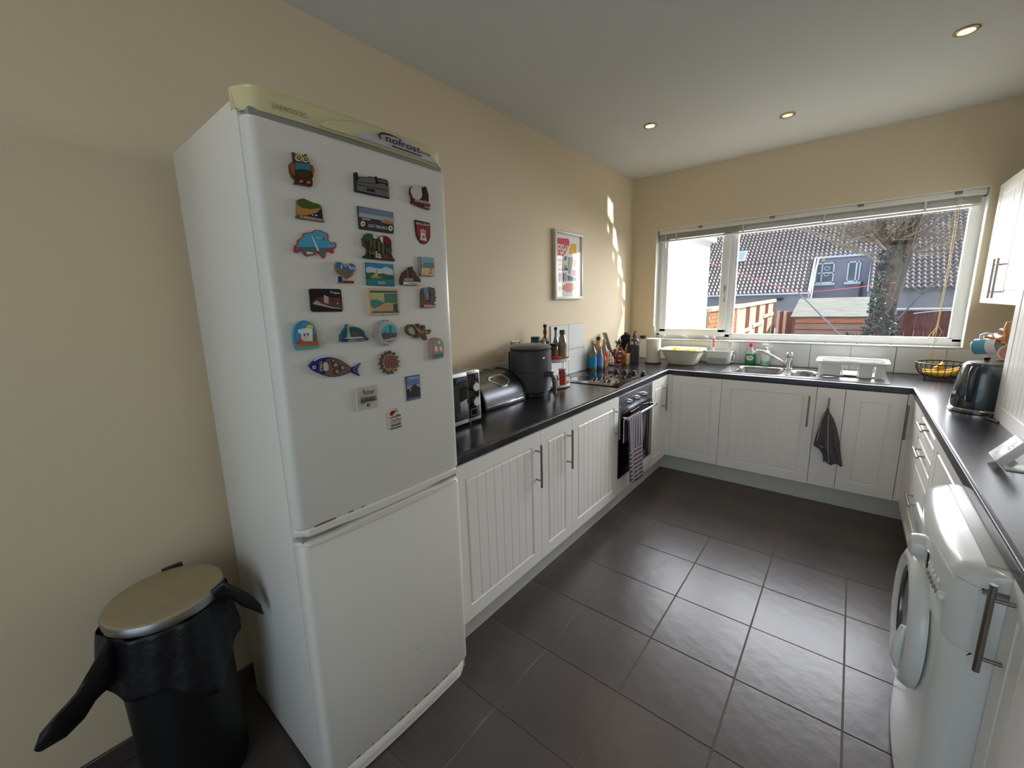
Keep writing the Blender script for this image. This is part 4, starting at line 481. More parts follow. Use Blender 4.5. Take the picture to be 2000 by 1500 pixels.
zc = nt.nodes.new('ShaderNodeMath'); zc.operation = 'LESS_THAN'; zc.inputs[1].default_value = -.235; nt.links.new(sep.outputs[2], zc.inputs[0])
mxs = nt.nodes.new('ShaderNodeMix'); mxs.data_type = 'FLOAT'; nt.links.new(zc.outputs[0], mxs.inputs[0]); nt.links.new(sv.outputs[0], mxs.inputs[2]); nt.links.new(sh.outputs[0], mxs.inputs[3])
base = b_.inputs['Base Color'].links[0].from_socket
mc = nt.nodes.new('ShaderNodeMix'); mc.data_type = 'RGBA'; mc.inputs[7].default_value = lin((212, 205, 210))+(1,)
nt.links.new(mxs.outputs[0], mc.inputs[0]); nt.links.new(base, mc.inputs[6]); nt.links.new(mc.outputs[2], b_.inputs['Base Color'])
g = towel(); o = g.build('tea_towel', cl, origin=(DF+.06, -1.43, .72), normals=False); o.modifiers.new('th', 'SOLIDIFY').thickness = .006
tag(o, 'grey tea towel with pale stripes folded over the oven handle', 'towel')
# grey cloth pulled through the slim cabinet's handle
def cloth():
    g = G(); yy = -DF-.040
    # rows: z, then (x, depth) control points across the hanging folds from left to right
    rows = [(.712, 1.712, 1.728, 0), (.690, 1.700, 1.742, .2), (.655, 1.690, 1.762, .4), (.60, 1.684, 1.782, .6), (.55, 1.676, 1.796, .8), (.50, 1.668, 1.808, 1), (.455, 1.664, 1.814, 1), (.435, 1.700, 1.818, 1), (.40, 1.722, 1.824, 1), (.345, 1.730, 1.836, 1)]
    n = 40; vs = []
    for z, xl, xr, k in rows:
        for s_ in (0, 1):
            for i in range(n+1):
                u = i/n; x = xl+(xr-xl)*u; d = .004+.013*k*math.sin(u*math.pi)**.5*(1+.55*math.sin(u*15+z*14)+.25*math.sin(u*31+1))
                vs.append((x, yy-d if s_ == 0 else yy+.006+d*.35, z+.010*math.sin(u*12)*k))
    m2 = 2*(n+1); F = []
    for j in range(len(rows)-1):
        for i in range(n): F.append((j*m2+i, j*m2+i+1, (j+1)*m2+i+1, (j+1)*m2+i)); F.append((j*m2+n+1+i+1, j*m2+n+1+i, (j+1)*m2+n+1+i, (j+1)*m2+n+1+i+1))
        F.append((j*m2, (j+1)*m2, (j+1)*m2+n+1, j*m2+n+1)); F.append((j*m2+n, j*m2+n+1+n, (j+1)*m2+n+1+n, (j+1)*m2+n))
    F.append(tuple(range(n+1))+tuple(range(2*n+1, n, -1))); b0 = (len(rows)-1)*m2; F.append(tuple(range(b0, b0+n+1))+tuple(range(b0+2*n+1, b0+n, -1)))
    g.add(vs, F); g.tube([(1.720, yy, .70), (1.722, yy+.004, .725), (1.716, yy+.008, .738)], [.010, .008, .003], 8)
    return g
gc = mat('grey_woven_cloth', (88, 84, 86), .95, noise=(90, .25), bump=(300, .4, .001))
o = cloth().build('dish_cloth', gc, origin=(1.75, -DF-.03, .70)); tag(o, 'dark grey woven cloth hanging from the handle of the slim cabinet', 'cloth')
g = G()
for P_ in ([(1.706, .70), (1.692, .64), (1.688, .56), (1.682, .50)], [(1.728, .69), (1.735, .60), (1.742, .50), (1.752, .42), (1.762, .352)], [(1.700, .47), (1.712, .455), (1.722, .46)]):
    g.tube([(x, -DF-.064, z) for x, z in P_], .0016, 5)
g.build('pale_stripe', mat('pale_thread', (190, 186, 182), .9), o)
# ================================================================ fridge freezer
FX0, FB, FD = .100, .640, .690; FYa, FYb = -3.743, -3.146; YC = (FYa+FYb)/2
fr_ = thing('fridge_freezer', 'tall white fridge freezer covered in souvenir magnets', 'fridge', (.4, YC, 0))
G().box(FX0, FB, FYa, FYb, .02, 1.985, .006).build('cabinet_body', FRW, fr_)
def fdoor(name, z0, z1, rad=.012):
    g = G(); n = 16
    def sx(u):
        y = FYa+.002+(FYb-FYa-.004)*u; e = min(u, 1-u)*(FYb-FYa); r = .022
        x = .690+.008*(1-((y-YC)/.29)**2)
        if e < r: x -= (r-math.sqrt(max(0, r*r-(r-e)**2)))
        return x, y
    us = sorted(set([0, .004, .01, .018, .027, .037]+[i/n for i in range(1, n)]+[1-.037, 1-.027, 1-.018, 1-.01, 1-.004, 1]))
    zs = [(z0, .010), (z0+.004, .003), (z0+.010, 0), (z1-.010, 0), (z1-.004, .003), (z1, .010)]
    vs = []; m2 = len(us)
    for z, ins in zs:
        for u in us: x, y = sx(u); vs.append((x-ins, y, z))
    F = [(j*m2+i, j*m2+i+1, (j+1)*m2+i+1, (j+1)*m2+i) for j in range(len(zs)-1) for i in range(m2-1)]
    b0 = len(vs); vs += [(FB+.004, FYa+.002, z) for z, _ in zs]+[(FB+.004, FYb-.002, z) for z, _ in zs]; L = len(zs)
    for j in range(L-1): F += [(b0+j, j*m2, (j+1)*m2, b0+j+1), (j*m2+m2-1, b0+L+j, b0+L+j+1, (j+1)*m2+m2-1)]
    F += [tuple([b0]+list(range(0, m2))+[b0+L]), tuple([b0+L-1]+list(range((L-1)*m2, L*m2))+[b0+2*L-1]), (b0, b0+L, b0+2*L-1, b0+L-1)]
    g.add(vs, F); return g.build(name, FRW, fr_, ang=50)
up_d = fdoor('upper_door', .905, 1.938); lo_d = fdoor('lower_door', .075, .858)
G().box(FB-.01, FD-.012, FYa+.012, FYb-.012, .03, 1.955).build('door_gasket', mat('grey_gasket', (150, 148, 140), .7), fr_)
# moulded grips between the doors
def grip(z0, z1, zz0, zz1, nm, par):
    g = G(); n = 24; vs = []
    for i in range(n+1):
        u = i/n; y = FYa+(FYb-FYa)*u; x = .694+.010*(1-((y-YC)/.29)**2); e = min(u, 1-u)*.597
        if e < .03: x -= .03-math.sqrt(.03**2-(.03-e)**2)
        k = max(0, abs(u-.5)*2-.35)/.65; za = z0+(zz0-z0)*min(1, k*2.2); zb = z1+(zz1-z1)*min(1, k*2.2)
        vs += [(FB, y, zb), (x-.006, y, zb), (x, y, zb-.004), (x, y, za+.004), (x-.006, y, za), (FB, y, za)]
    g.add(vs, [(i*6+k, i*6+(k+1) % 6, (i+1)*6+(k+1) % 6, (i+1)*6+k) for i in range(n) for k in range(6)]+[(0, 1, 2, 3, 4, 5), tuple(range(n*6, n*6+6))])
    return g.build(nm, mat('fridge_trim_white', (224, 222, 212), .3), par, ang=45)
grip(.880, .908, .884, .908, 'door_grip', up_d); grip(.852, .877, .852, .868, 'door_grip', lo_d)
rust = mat('rust', (110, 55, 30), .9, noise=(60, .4))
for (ya, yb, z) in ((-3.70, -3.64, .908), (-3.60, -3.585, .908), (-3.56, -3.548, .908)):
    g = G(); g.obox((.6945, (ya+yb)/2, z+.0015), (.0008, 0, 0), (0, (yb-ya)/2, 0), (0, 0, .0012)); g.build('rust_mark', rust, up_d)
random.seed(3)
g = G()
for k in range(22):
    y = random.uniform(-3.66, -3.22); x = .6905+.008*(1-((y-YC)/.29)**2); L = random.uniform(.003, .014)
    g.box(x-.001, x+.0006, y, y+L, .081, .0835)
g.build('rust_mark', rust, lo_d)['kind'] = 'stuff'
for (y, z, h) in ((-3.40, .298, .007), (-3.265, .262, .002), (-3.43, .185, .002)):
    x = .6898+.008*(1-((y-YC)/.29)**2); G().box(x, x+.0006, y, y+.002, z, z+h).build('scratch', mat('dark_scratch', (70, 62, 55), .8), lo_d)
# bottom kick strip
g = G()
for z0, z1, o_ in ((.006, .036, -.014), (.040, .070, -.004)):
    n = 14; vs = []
    for i in range(n+1):
        u = i/n; y = FYa+.003+(FYb-FYa-.006)*u; x = .693+o_+.008*(1-((y-YC)/.29)**2); e = min(u, 1-u)*.59
        if e < .02: x -= .02-math.sqrt(.02**2-(.02-e)**2)
        vs += [(FB-.02, y, z1), (x-.004, y, z1), (x, y, z1-.005), (x, y, z0), (FB-.02, y, z0)]
    g.add(vs, [(i*5+k, i*5+(k+1) % 5, (i+1)*5+(k+1) % 5, (i+1)*5+k) for i in range(n) for k in range(5)]+[(0, 1, 2, 3, 4), tuple(range(n*5, n*5+5))])
g.build('kick_strip', mat('fridge_trim_white', (224, 222, 212), .3), fr_, ang=45)
for y in (FYa+.05, FYb-.05):
    g = G(); g.lathe([(.018, 0), (.018, .012), (.010, .013), (.010, .022)], (.60, y, 0), 16); g.build('foot', BLACK, fr_)
# yellowed top cap with its raised fascia
capm = mat('yellowed_plastic', (214, 205, 160), .32)
def capx(y, k=0):
    u = (y-FYa)/(FYb-FYa); x = .683+.012*(1-((y-YC)/.29)**2); e = min(u, 1-u)*.597
    if e < .045: x -= .045-math.sqrt(.045**2-(.045-max(e, 0))**2)
    return x
g = G(); n = 32; vs = []
for i in range(n+1):
    y = FYa+(FYb-FYa)*i/n; x = capx(y)
    vs += [(FB-.03, y, 1.957), (FB, y, 1.957), (max(x-.004, FB), y, 1.951), (x, y, 1.955), (x+.001, y, 1.996), (x-.006, y, 2.005), (x-.016, y, 2.008), (FB-.03, y, 2.006)]
g.add(vs, [(i*8+k, i*8+(k+1) % 8, (i+1)*8+(k+1) % 8, (i+1)*8+k) for i in range(n) for k in range(8)]+[tuple(range(8)), tuple(range(n*8, n*8+8))])
cap = g.build('top_cap', capm, fr_, ang=45)
g = G(); n = 30; vs = []      # raised wave
for i in range(n+1):
    u = i/n; y = FYa+.17+(FYb-.02-FYa-.17)*u; x = capx(y); zt = 1.956+.0425*math.sin(math.pi*min(1, u**.8))**.8
    vs += [(x-.004, y, 1.953), (x+.008, y, 1.953), (x+.009, y, max(1.954, zt-.006)), (x+.004, y, max(1.955, zt)), (x-.004, y, max(1.9555, zt))]
g.add(vs, [(i*5+k, i*5+(k+1) % 5, (i+1)*5+(k+1) % 5, (i+1)*5+k) for i in range(n) for k in range(5)]); g.build('raised_wave', capm, cap, ang=60)
g = G(); n = 26; vs = []      # grey badge
for i in range(n+1):
    u = i/n; y = FYa+.255+(FYb-.035-FYa-.255)*u; x = capx(y)+.0086; zt = 1.954+.034*math.sin(math.pi*u)**.75
    vs += [(x, y, 1.9535), (x+.0022, y, 1.9535), (x+.0022, y, max(1.9538, zt)), (x, y, max(1.9538, zt))]
g.add(vs, [(i*4+k, i*4+(k+1) % 4, (i+1)*4+(k+1) % 4, (i+1)*4+k) for i in range(n) for k in range(4)]); bd = g.build('badge', mat('pale_grey_badge', (190, 186, 190), .35), cap, ang=60)
DK = mat('dark_print', (40, 38, 44), .5)
lettering('nofrost', DK, bd, (.7085, -3.388, 1.9745), (.7042, -3.262, 1.9745), .019, (1, .06, 0)); lettering('SYSTEM', DK, bd, (.7042, -3.262, 1.970), (.7022, -3.222, 1.970), .006, (1, .06, 0))
G().obox((.7063, -3.313, 1.9585), (.0004, 0, 0), (-.002, .055, 0), (0, 0, .0015)).build('fine_print', DK, bd)
g = G(); g.tube([(.7085, -3.405, 1.965), (.709, -3.409, 1.976), (.7088, -3.400, 1.983), (.708, -3.37, 1.9865), (.707, -3.33, 1.986)], [.0012, .0035, .003, .002, .0004], 6); g.build('badge_swoosh', DK, bd)
lettering('DAEWOO DC', mat('faded_print', (150, 140, 105), .5), cap, (.690, -3.685, 1.967), (.693, -3.605, 1.967), .011, (1, .0, 0), .0028)
fr_.rotation_euler = (-.0125, 0, 0)
# ---------------------------------------------------------------- magnets
for nm, lab, th, col, (mx_, my, mz), ol, layers, texts in MAGNETS:
    t = thing(nm, lab, 'magnet', (mx_, my, mz), 'souvenir magnets on the fridge door')
    P2 = lambda L: [(L[i]/1000, L[i+1]/1000) for i in range(0, len(L), 2)]
    f = lambda a, b, w: Vector((mx_+w, my+a, mz+b))
    g = G(); g.prism(P2(ol), f, 0, th, .03 if th > .005 else 0); g.build('magnet_body', paint(col, .35), t, ang=20, smooth=False)
    for k, (pn, c, pl) in enumerate(layers):
        e = .0004+.0003*k+(.0008 if th >= .008 else 0)
        g = G(); g.prism(P2(pl), f, th-.0005, th+e); g.build(pn, paint(c, .3), t, smooth=False)
    for s, c, (a0, b0, a1, b1, h) in texts:
        lettering(s, paint(c, .4), t, f(a0/1000, b0/1000, th), f(a1/1000, b1/1000, th), h/1000*.85, (1, 0, 0), .0006+.0003*len(layers)+(.0008 if th >= .008 else 0))
# ================================================================ pedal bin with black liner
bx, by = .240, -3.962; br = .148; bz = .665
t = thing('pedal_bin', 'black round bin with a dull steel lid in the corner beside the fridge', 'bin', (bx, by, 0))
g = G(); g.lathe([(.125, 0), (.133, .004), (.135, .02), (.138, .60), (.140, .62), (.140, .632)], (bx, by, 0), 40); g.build('bin_body', mat('bin_black', (14, 14, 15), .5), t)
g = G(); g.lathe([(.140, bz-.032), (.145, bz-.030), (.146, bz-.004), (.143, bz), (.138, bz+.002)], (bx, by, 0), 48); g.lathe([(1e-6, bz+.006), (.08, bz+.0055), (.138, bz+.001)], (bx, by, 0), 48)
lid = g.build('bin_lid', mat('dull_lid', (168, 156, 128), .42, .35, noise=(6, .1)), t)
g = G(); g.lathe([(.1455, bz-.030), (.1475, bz-.028), (.1475, bz-.006), (.1455, bz-.003)], (bx, by, 0), 48); g.build('rim_band', STEEL, lid)
g = G(); g.box(bx-.155, bx-.135, by+.02, by+.075, bz-.02, bz+.004, .003); g.build('hinge', BLACK, lid)
BAG = mat('black_bin_liner', (26, 26, 29), .38, bump=(18, .7, .012), spec=.4)
g = G()
def skirt(u, v):
    a = u*2*math.pi; r = .150+.004*math.sin(a*7)+.003*math.sin(a*15+v*3)+.018*v*(1+.5*math.sin(a*4+1)); z = bz-.030-v*(.19+.045*math.sin(a*2+1.0)+.025*math.sin(a*5))
    return Vector((bx+r*math.cos(a), by+r*math.sin(a), z))
g.grid(skirt, 90, 14); bag = g.build('bin_liner', BAG, origin=(bx, by, bz-.1), normals=False); bag.modifiers.new('t', 'SOLIDIFY').thickness = .0015
tag(bag, 'black bin liner folded over the rim of the round bin with its ends hanging out', 'bin liner')
def flap(pts, ws, ts_, n=14):
    g = G(); P = [Vector(p) for p in pts]; vs = []
    for i, p in enumerate(P):
        d = (P[min(i+1, len(P)-1)]-P[max(i-1, 0)]).normalized(); s = Vector((.35, 0, 1)).normalized(); s = (s-d*s.dot(d)).normalized(); w = d.cross(s)
        for k in range(n):
            a = 2*math.pi*k/n; q = 1+.18*math.sin(3*a+i*.9); vs.append(p+s*ws[i]*math.cos(a)*q+w*ts_[i]*math.sin(a)*q)
    g.add(vs, [(i*n+k, i*n+(k+1) % n, (i+1)*n+(k+1) % n, (i+1)*n+k) for i in range(len(P)-1) for k in range(n)]+[tuple(range(n)), tuple(range((len(P)-1)*n, len(P)*n))])
    return g
g = flap([(.27, -4.075, .600), (.30, -4.105, .570), (.32, -4.135, .545), (.335, -4.165, .530), (.345, -4.20, .506), (.350, -4.232, .482), (.353, -4.258, .466)], [.045, .062, .058, .040, .046, .040, .012], [.014, .020, .018, .014, .016, .013, .004])
g.build('loose_end', BAG, bag, ang=80)
g = flap([(.335, -3.865, .625), (.350, -3.835, .650), (.362, -3.815, .628), (.375, -3.795, .592), (.388, -3.775, .562), (.398, -3.762, .536)], [.040, .036, .022, .026, .018, .003], [.014, .014, .011, .012, .008, .002])
g.build('loose_end', BAG, bag, ang=80)
# ================================================================ washing machine
WMW = mat('washer_white', (228, 230, 226), .22, coat=.3)
wx, wya, wyb = 2.050, -2.800, -2.200; WYC = (wya+wyb)/2
t = thing('washing_machine', 'white front-loading washing machine sticking out below the right worktop', 'washing machine', (2.35, WYC, 0))
G().box(wx+.034, W-.06, wya, wyb, .015, .800, .004).build('casing', WMW, t)
def bowed(z0, z1, bow, base, name, par, m_=WMW, b=.012, ya=wya, yb=wyb, back=wx+.036):
    g = G(); n = 20; vs = []
    for i in range(n+1):
        u = i/n; y = ya+(yb-ya)*u; x = base-bow*(1-(2*u-1)**2); e = min(u, 1-u)*(yb-ya)
        if e < .03: x += .03-math.sqrt(.03**2-(.03-e)**2)
        vs += [(back, y, z1), (x+b, y, z1), (x+b*.3, y, z1-b*.3), (x, y, z1-b), (x, y, z0), (back, y, z0)]
    g.add(vs, [(i*6+k, i*6+(k+1) % 6, (i+1)*6+(k+1) % 6, (i+1)*6+k) for i in range(n) for k in range(6)]+[tuple(range(6)), tuple(range(n*6, n*6+6))])
    return g.build(name, m_, par, ang=50)
bowed(.02, .640, .022, wx, 'front_panel', t)
bowed(.643, .815, .022, wx-.003, 'control_fascia', t)
g = G(); n = 20; vs = []      # rounded lid slab
for i in range(n+1):
    u = i/n; y = wya-.002+(wyb-wya+.004)*u; x = wx-.003-.022*(1-(2*u-1)**2); e = min(u, 1-u)*.6
    if e < .03: x += .03-math.sqrt(.03**2-(.03-e)**2)
    vs += [(W-.06, y, .862), (x+.075, y, .862), (x+.045, y, .859), (x+.02, y, .849), (x+.005, y, .832), (x, y, .817), (W-.06, y, .803)]
g.add(vs, [(i*7+k, i*7+(k+1) % 7, (i+1)*7+(k+1) % 7, (i+1)*7+k) for i in range(n) for k in range(7)]+[tuple(range(7)), tuple(range(n*7, n*7+7))])
lidw = g.build('top_lid', WMW, t, ang=60)
G().box(2.092, W-.08, wya+.03, wyb-.03, .860, .8642, .0015).build('top_panel', mat('washer_top_grey', (190, 190, 184), .4), lidw)
G().box(2.150, 2.19, -2.50, -2.44, .8640, .8650).build('energy_sticker', mat('faded_sticker', (160, 130, 90), .6), lidw)
cy, cz, cx_ = -2.50, .512, wx-.022
g = G(); g.lathe([(.205, 0), (.207, -.012), (.198, -.030), (.175, -.040), (.155, -.034), (.148, -.022), (.140, -.004)], (cx_+.004, cy, cz), 56, axis='x')
ring = g.build('porthole_ring', WMW, t, ang=60)
g = G(); g.lathe([(.150, -.020), (.145, -.028), (.130, -.024), (.128, -.010)], (cx_+.004, cy, cz), 48, axis='x'); g.build('porthole_rim', mat('dark_chrome', (110, 110, 112), .2, 1), ring)
g = G(); g.lathe([(1e-6, .012), (.06, .006), (.11, -.008), (.132, -.014)], (cx_+.004, cy, cz), 40, axis='x'); g.build('porthole_glass', mat('tinted_porthole', (50, 55, 58), .05, coat=1), ring)
g = G(); g.tube([(cx_-.036, cy-.150, cz+.045), (cx_-.047, cy-.163, cz), (cx_-.047, cy-.160, cz-.05), (cx_-.036, cy-.140, cz-.095)], [.010, .013, .013, .010], 10); g.build('door_handle', WMW, ring)
fx = wx-.024
g = G(); g.lathe([(.036, 0), (.034, -.020), (.030, -.032), (.026, -.034)], (fx+.002, -2.475, .735), 28, axis='x'); g.build('programme_dial', WMW, t)
G().box(fx-.002, fx+.004, -2.575, -2.545, .715, .760, .001).build('display', GLASSK, t)
G().box(fx-.003, fx+.006, -2.43, -2.23, .715, .780, .002).build('detergent_drawer', WMW, t)
for k in range(5):
    for z in (.745, .715):
        xx = fx+.0015+.010*(k/5)**2; g = G(); g.lathe([(.0065, 0), (.006, -.004), (.003, -.005)], (xx, -2.60-k*.022, z), 12, axis='x'); g.build('button', PWHITE if z > .73 else mat('grey_button', (150, 150, 150), .4), t)
g = G(); g.lathe([(.012, 0), (.011, -.009), (.006, -.011)], (fx+.013, -2.725, .725), 16, axis='x'); g.build('start_button', WMW, t)
for y in (wya+.06, wyb-.06):
    g = G(); g.lathe([(.022, 0), (.022, .015)], (wx+.10, y, 0), 14); g.build('foot', BLACK, t)
# ================================================================ framed print
t = thing('framed_print', 'tall narrow FISH & CHIPS print in a white frame on the left wall', 'picture', (0, -1.246, 1.776))
py0, py1, pz0, pz1 = -1.452, -1.040, 1.520, 2.033
FM = mat('pale_wood_frame', (205, 200, 186), .4)
g = G(); w_ = .022
for b in ((py0, py1, pz0, pz0+w_), (py0, py1, pz1-w_, pz1), (py0, py0+w_, pz0+w_, pz1-w_), (py1-w_, py1, pz0+w_, pz1-w_)): g.box(.001, .030, b[0], b[1], b[2], b[3], .001)
g.build('frame', FM, t)
G().box(.002, .018, py0+w_, py1-w_, pz0+w_, pz1-w_).build('paper', mat('print_paper', (222, 222, 215), .7), t)
f = lambda a, b, w: Vector((w, a, b))
for k, (pn, c, pl) in enumerate(POSTER):
    P2 = [(pl[i], pl[i+1]) for i in range(0, len(pl), 2)]
    g = G(); g.prism(P2, f, .0178, .0184+.00012*k); g.build(pn, paint(c, .7), t, smooth=False)
CR = paint((240, 225, 210), .7)
lettering('FISH&', CR, t, (.0188, -1.402, 1.895), (.0188, -1.235, 1.895), .075, (1, 0, 0), name='lettering'); lettering('CHIPS', CR, t, (.0188, -1.398, 1.795), (.0188, -1.260, 1.795), .070, (1, 0, 0))
G().box(.0235, .0245, py0+w_, py1-w_, pz0+w_, pz1-w_).build('glazing', pane_mat('picture_glass', (1, 1, 1), .02, 1.22), t)
# ================================================================ on the left worktop
ZW = .9102
# microwave
t = thing('microwave', 'silver and black microwave with two dials beside the fridge', 'microwave', (.2, -2.89, ZW))
MY0, MY1, MX, MZ0, MZ1 = -3.112, -2.667, .355, .926, 1.182
SIL = mat('silver_casing', (176, 174, 170), .35, .4)
G().box(.035, MX-.02, MY0, MY1, MZ0, MZ1, .004).build('casing', mat('grey_casing', (140, 138, 134), .4, .5), t)
G().box(MX-.022, MX, MY0, MY1, MZ0, MZ1, .004).build('front_frame', SIL, t)
md = G().box(MX-.002, MX+.008, MY0, -2.755, MZ0+.002, MZ1-.002, .003).build('microwave_door', SIL, t)
G().box(MX+.007, MX+.0095, MY0+.01, -2.757, MZ0+.022, MZ1-.018, .001).build('door_glass', GLASSK, md)
G().box(MX+.009, MX+.0102, MY0+.06, -2.81, MZ0+.06, MZ1-.055).build('mesh_window', mat('mesh_window', (38, 36, 34), .3), md)
G().box(MX-.001, MX+.006, -2.751, MY1+.002, MZ0+.002, MZ1-.002, .003).build('control_frame', SIL, t)
cp = G().box(MX+.005, MX+.0075, -2.749, MY1-.005, MZ0+.020, MZ1-.014, .001).build('control_panel', GLASSK, t)
for z in (1.101, 1.026):
    g = G(); g.lathe([(.026, 0), (.025, .005), (.022, .016)], (MX+.0075, -2.709, z), 28, axis='x'); k_ = g.build('dial', mat('dark_silver', (95, 94, 92), .3, .8), t)
    g = G(); g.lathe([(.0215, .0155), (.020, .0185), (1e-6, .019)], (MX+.0075, -2.709, z), 28, axis='x'); g.build('dial_cap', mat('pale_silver', (214, 213, 210), .4), k_)
g = G(); a0, a1, b0, b1 = -2.740, -2.685, .955, .990
for b in ((a0, a1, b0, b0+.0015), (a0, a1, b1-.0015, b1), (a0, a0+.0015, b0, b1), (a1-.0015, a1, b0, b1)): g.box(MX+.0074, MX+.0088, *b)
g.build('button_outline', SIL, cp)
for y in (MY0+.05, MY1-.05):
    for x in (.07, .32):
        g = G(); g.cyl((x, y, ZW), (x, y, MZ0+.002), .012, n=12); g.build('foot', BLACK, t)
# bread bin
t = thing('bread_bin', 'steel roll-top bread bin between the microwave and the air fryer', 'bread bin', (.14, -2.32, ZW))
BY0, BY1 = -2.525, -2.158
pf2 = [(.253, .925), (.258, .945)]+[(.063+.195*math.cos(a), .945+.150*math.sin(a)) for a in [math.pi/2*i/12 for i in range(1, 13)]]+[(.030, 1.092), (.026, .925)]
G().prism(pf2, lambda a, b, w: Vector((a, w, b)), BY0+.012, BY1-.012).build('roll_cover', mat('pewter_steel', (118, 121, 124), .36, 1.0, noise=(40, .1, (1, 40, 1))), t, ang=50)
for s, yy in ((0, BY0), (1, BY1-.012)):
    q = [(.142+(a-.142)*1.03, 1.0+(b-1.0)*1.05) for a, b in pf2]
    G().prism(q, lambda a, b, w: Vector((a, w, b)), yy, yy+.012).build('end_panel', BLACK, t, ang=50)
G().box(.024, .264, BY0, BY1, ZW, .926, .003).build('base', BLACK, t)
G().box(.250, .264, BY0+.01, BY1-.01, .926, .936, .002).build('front_lip', CHROME, t)
def arcp(s, a): return Vector((.063+.197*math.cos(a), s, .945+.152*math.sin(a)))
pl = [(-2.400, .93), (-2.395, 1.02), (-2.30, 1.10), (-2.262, 1.02), (-2.25, .75), (-2.27, .62), (-2.31, .55), (-2.35, .58)]
g = G(); g.tube([arcp(*p) for p in pl], .0058, 8, closed=True); g.build('window_rim', CHROME, t)
g = G(); c0 = arcp(-2.325, .85); vs = [arcp(*p) for p in pl]; g.add([c0]+vs, [(0, i+1, (i+1) % 8+1) for i in range(8)]); g.build('window', mat('smoky_window', (128, 126, 118), .12, .5), t)
# air fryer
t = thing('air_fryer', 'dark grey air fryer with a pan handle, between the bread bin and the spice carousel', 'air fryer', (.20, -1.965, ZW))
AX, AY = .205, -2.024; AG = mat('matt_dark_grey', (74, 75, 79), .42)
g = G(); g.lathe([(0.1050, 0), (0.1092, .004), (0.1092, .03), (0.1050, .034)], (AX, AY, ZW), 40); g.build('base', BLACK, t)
for k in range(7):
    a = -.9+k*.22; g = G(); g.obox((AX+.110*math.cos(a), AY+.110*math.sin(a), ZW+.017), (.002*math.cos(a), .002*math.sin(a), 0), (-.008*math.sin(a), .008*math.cos(a), 0), (0, 0, .010)); g.build('vent', mat('vent_grey', (60, 60, 62), .5), t)
g = G(); g.lathe([(0.120, .034), (0.128, .038), (0.1335, .10), (0.1350, .165), (0.1354, .1652)], (AX, AY, ZW), 48); g.build('drawer_front', AG, t)
g = G(); g.lathe([(0.1354, .167), (0.1358, .17), (0.1335, .25), (0.1344, .292), (0.1260, .300), (0.1050, .303)], (AX, AY, ZW), 48); g.build('body', AG, t)
g = G(); g.lathe([(0.1176, .303), (0.1323, .306), (0.1344, .315), (0.1239, .324), (0.0630, .334), (1e-6, .337)], (AX, AY, ZW), 48); g.build('top_lid', mat('satin_grey_lid', (96, 97, 100), .3), t)
g = G(); g.box(AX-.145, AX-.125, AY-.05, AY+.05, ZW+.10, ZW+.28, .004); g.build('rear_vent', BLACK, t)
g = G(); g.tube([(AX+.120, AY-.005, 1.055), (AX+.165, AY, 1.058), (AX+.180, AY+.002, 1.035), (AX+.183, AY+.002, .985), (AX+.183, AY+.002, .935)], [.020, .021, .020, .017, .015], 14, flat=.75); g.build('pan_handle', AG, t)
G().obox((AX+.155, AY, 1.074), (.024, 0, -.002), (0, .010, 0), (0, 0, .0025), .001).build('release_strip', mat('dark_red_strip', (120, 60, 62), .4), t)
G().obox((AX+.1315, AY-.036, ZW+.255), (.0006, 0, 0), (-.003, .018, 0), (0, 0, .004)).build('pale_mark', mat('pale_print', (220, 220, 220), .4), t)
g = G(); g.tube([(.05, -2.16, ZW+.004), (.03, -2.22, 1.09), (.02, -2.27, 1.098), (.016, -2.30, 1.05)], .003, 6); g.build('power_cord', BLACK, t)
# wire rack behind the air fryer
g = G(); g.tube([(.03, -2.00, 1.247), (.03, -1.91, 1.25), (.05, -1.905, 1.245), (.05, -2.00, 1.241)], .004, 8, closed=True); g.tube([(.03, -1.91, .914), (.03, -1.91, 1.247)], .004, 8); g.tube([(.03, -2.00, .914), (.03, -2.00, 1.247)], .004, 8)
o = g.build('wire_stand', HANDLE, origin=(.03, -1.96, ZW)); tag(o, 'thin grey wire stand rising behind the air fryer', 'stand')
# spice carousel
CX, CY, CR_ = .148, -1.715, .140
t = thing('spice_carousel', 'white two-tier carousel of jars and sauce bottles right of the air fryer', 'carousel', (CX, CY, ZW))
TW = mat('carousel_white', (228, 222, 210), .4)
g = G(); g.lathe([(.10, 0), (CR_-.01, .002), (CR_, .008), (CR_, .024), (CR_-.004, .024), (CR_-.006, .010), (1e-6, .008)], (CX, CY, ZW), 40); g.build('lower_tray', TW, t)
g = G(); g.lathe([(1e-6, .183), (CR_-.01, .183), (CR_, .188), (CR_, .206), (CR_-.004, .206), (CR_-.006, .190), (1e-6, .189)], (CX, CY, ZW), 40); g.build('upper_tray', TW, t)
for k in range(3):
    a = .35+k*2.1; g = G(); g.obox((CX+.10*math.cos(a), CY+.10*math.sin(a), ZW+.10), (.003*math.cos(a), .003*math.sin(a), 0), (-.026*math.sin(a), .026*math.cos(a), 0), (0, 0, .088), .001); g.build('upright', TW, t)
LG = pane_mat('clear_glass', (.88, .92, .90)); 
def glassm(n, c): return mat(n, c, .08, trans=.0, coat=.6)
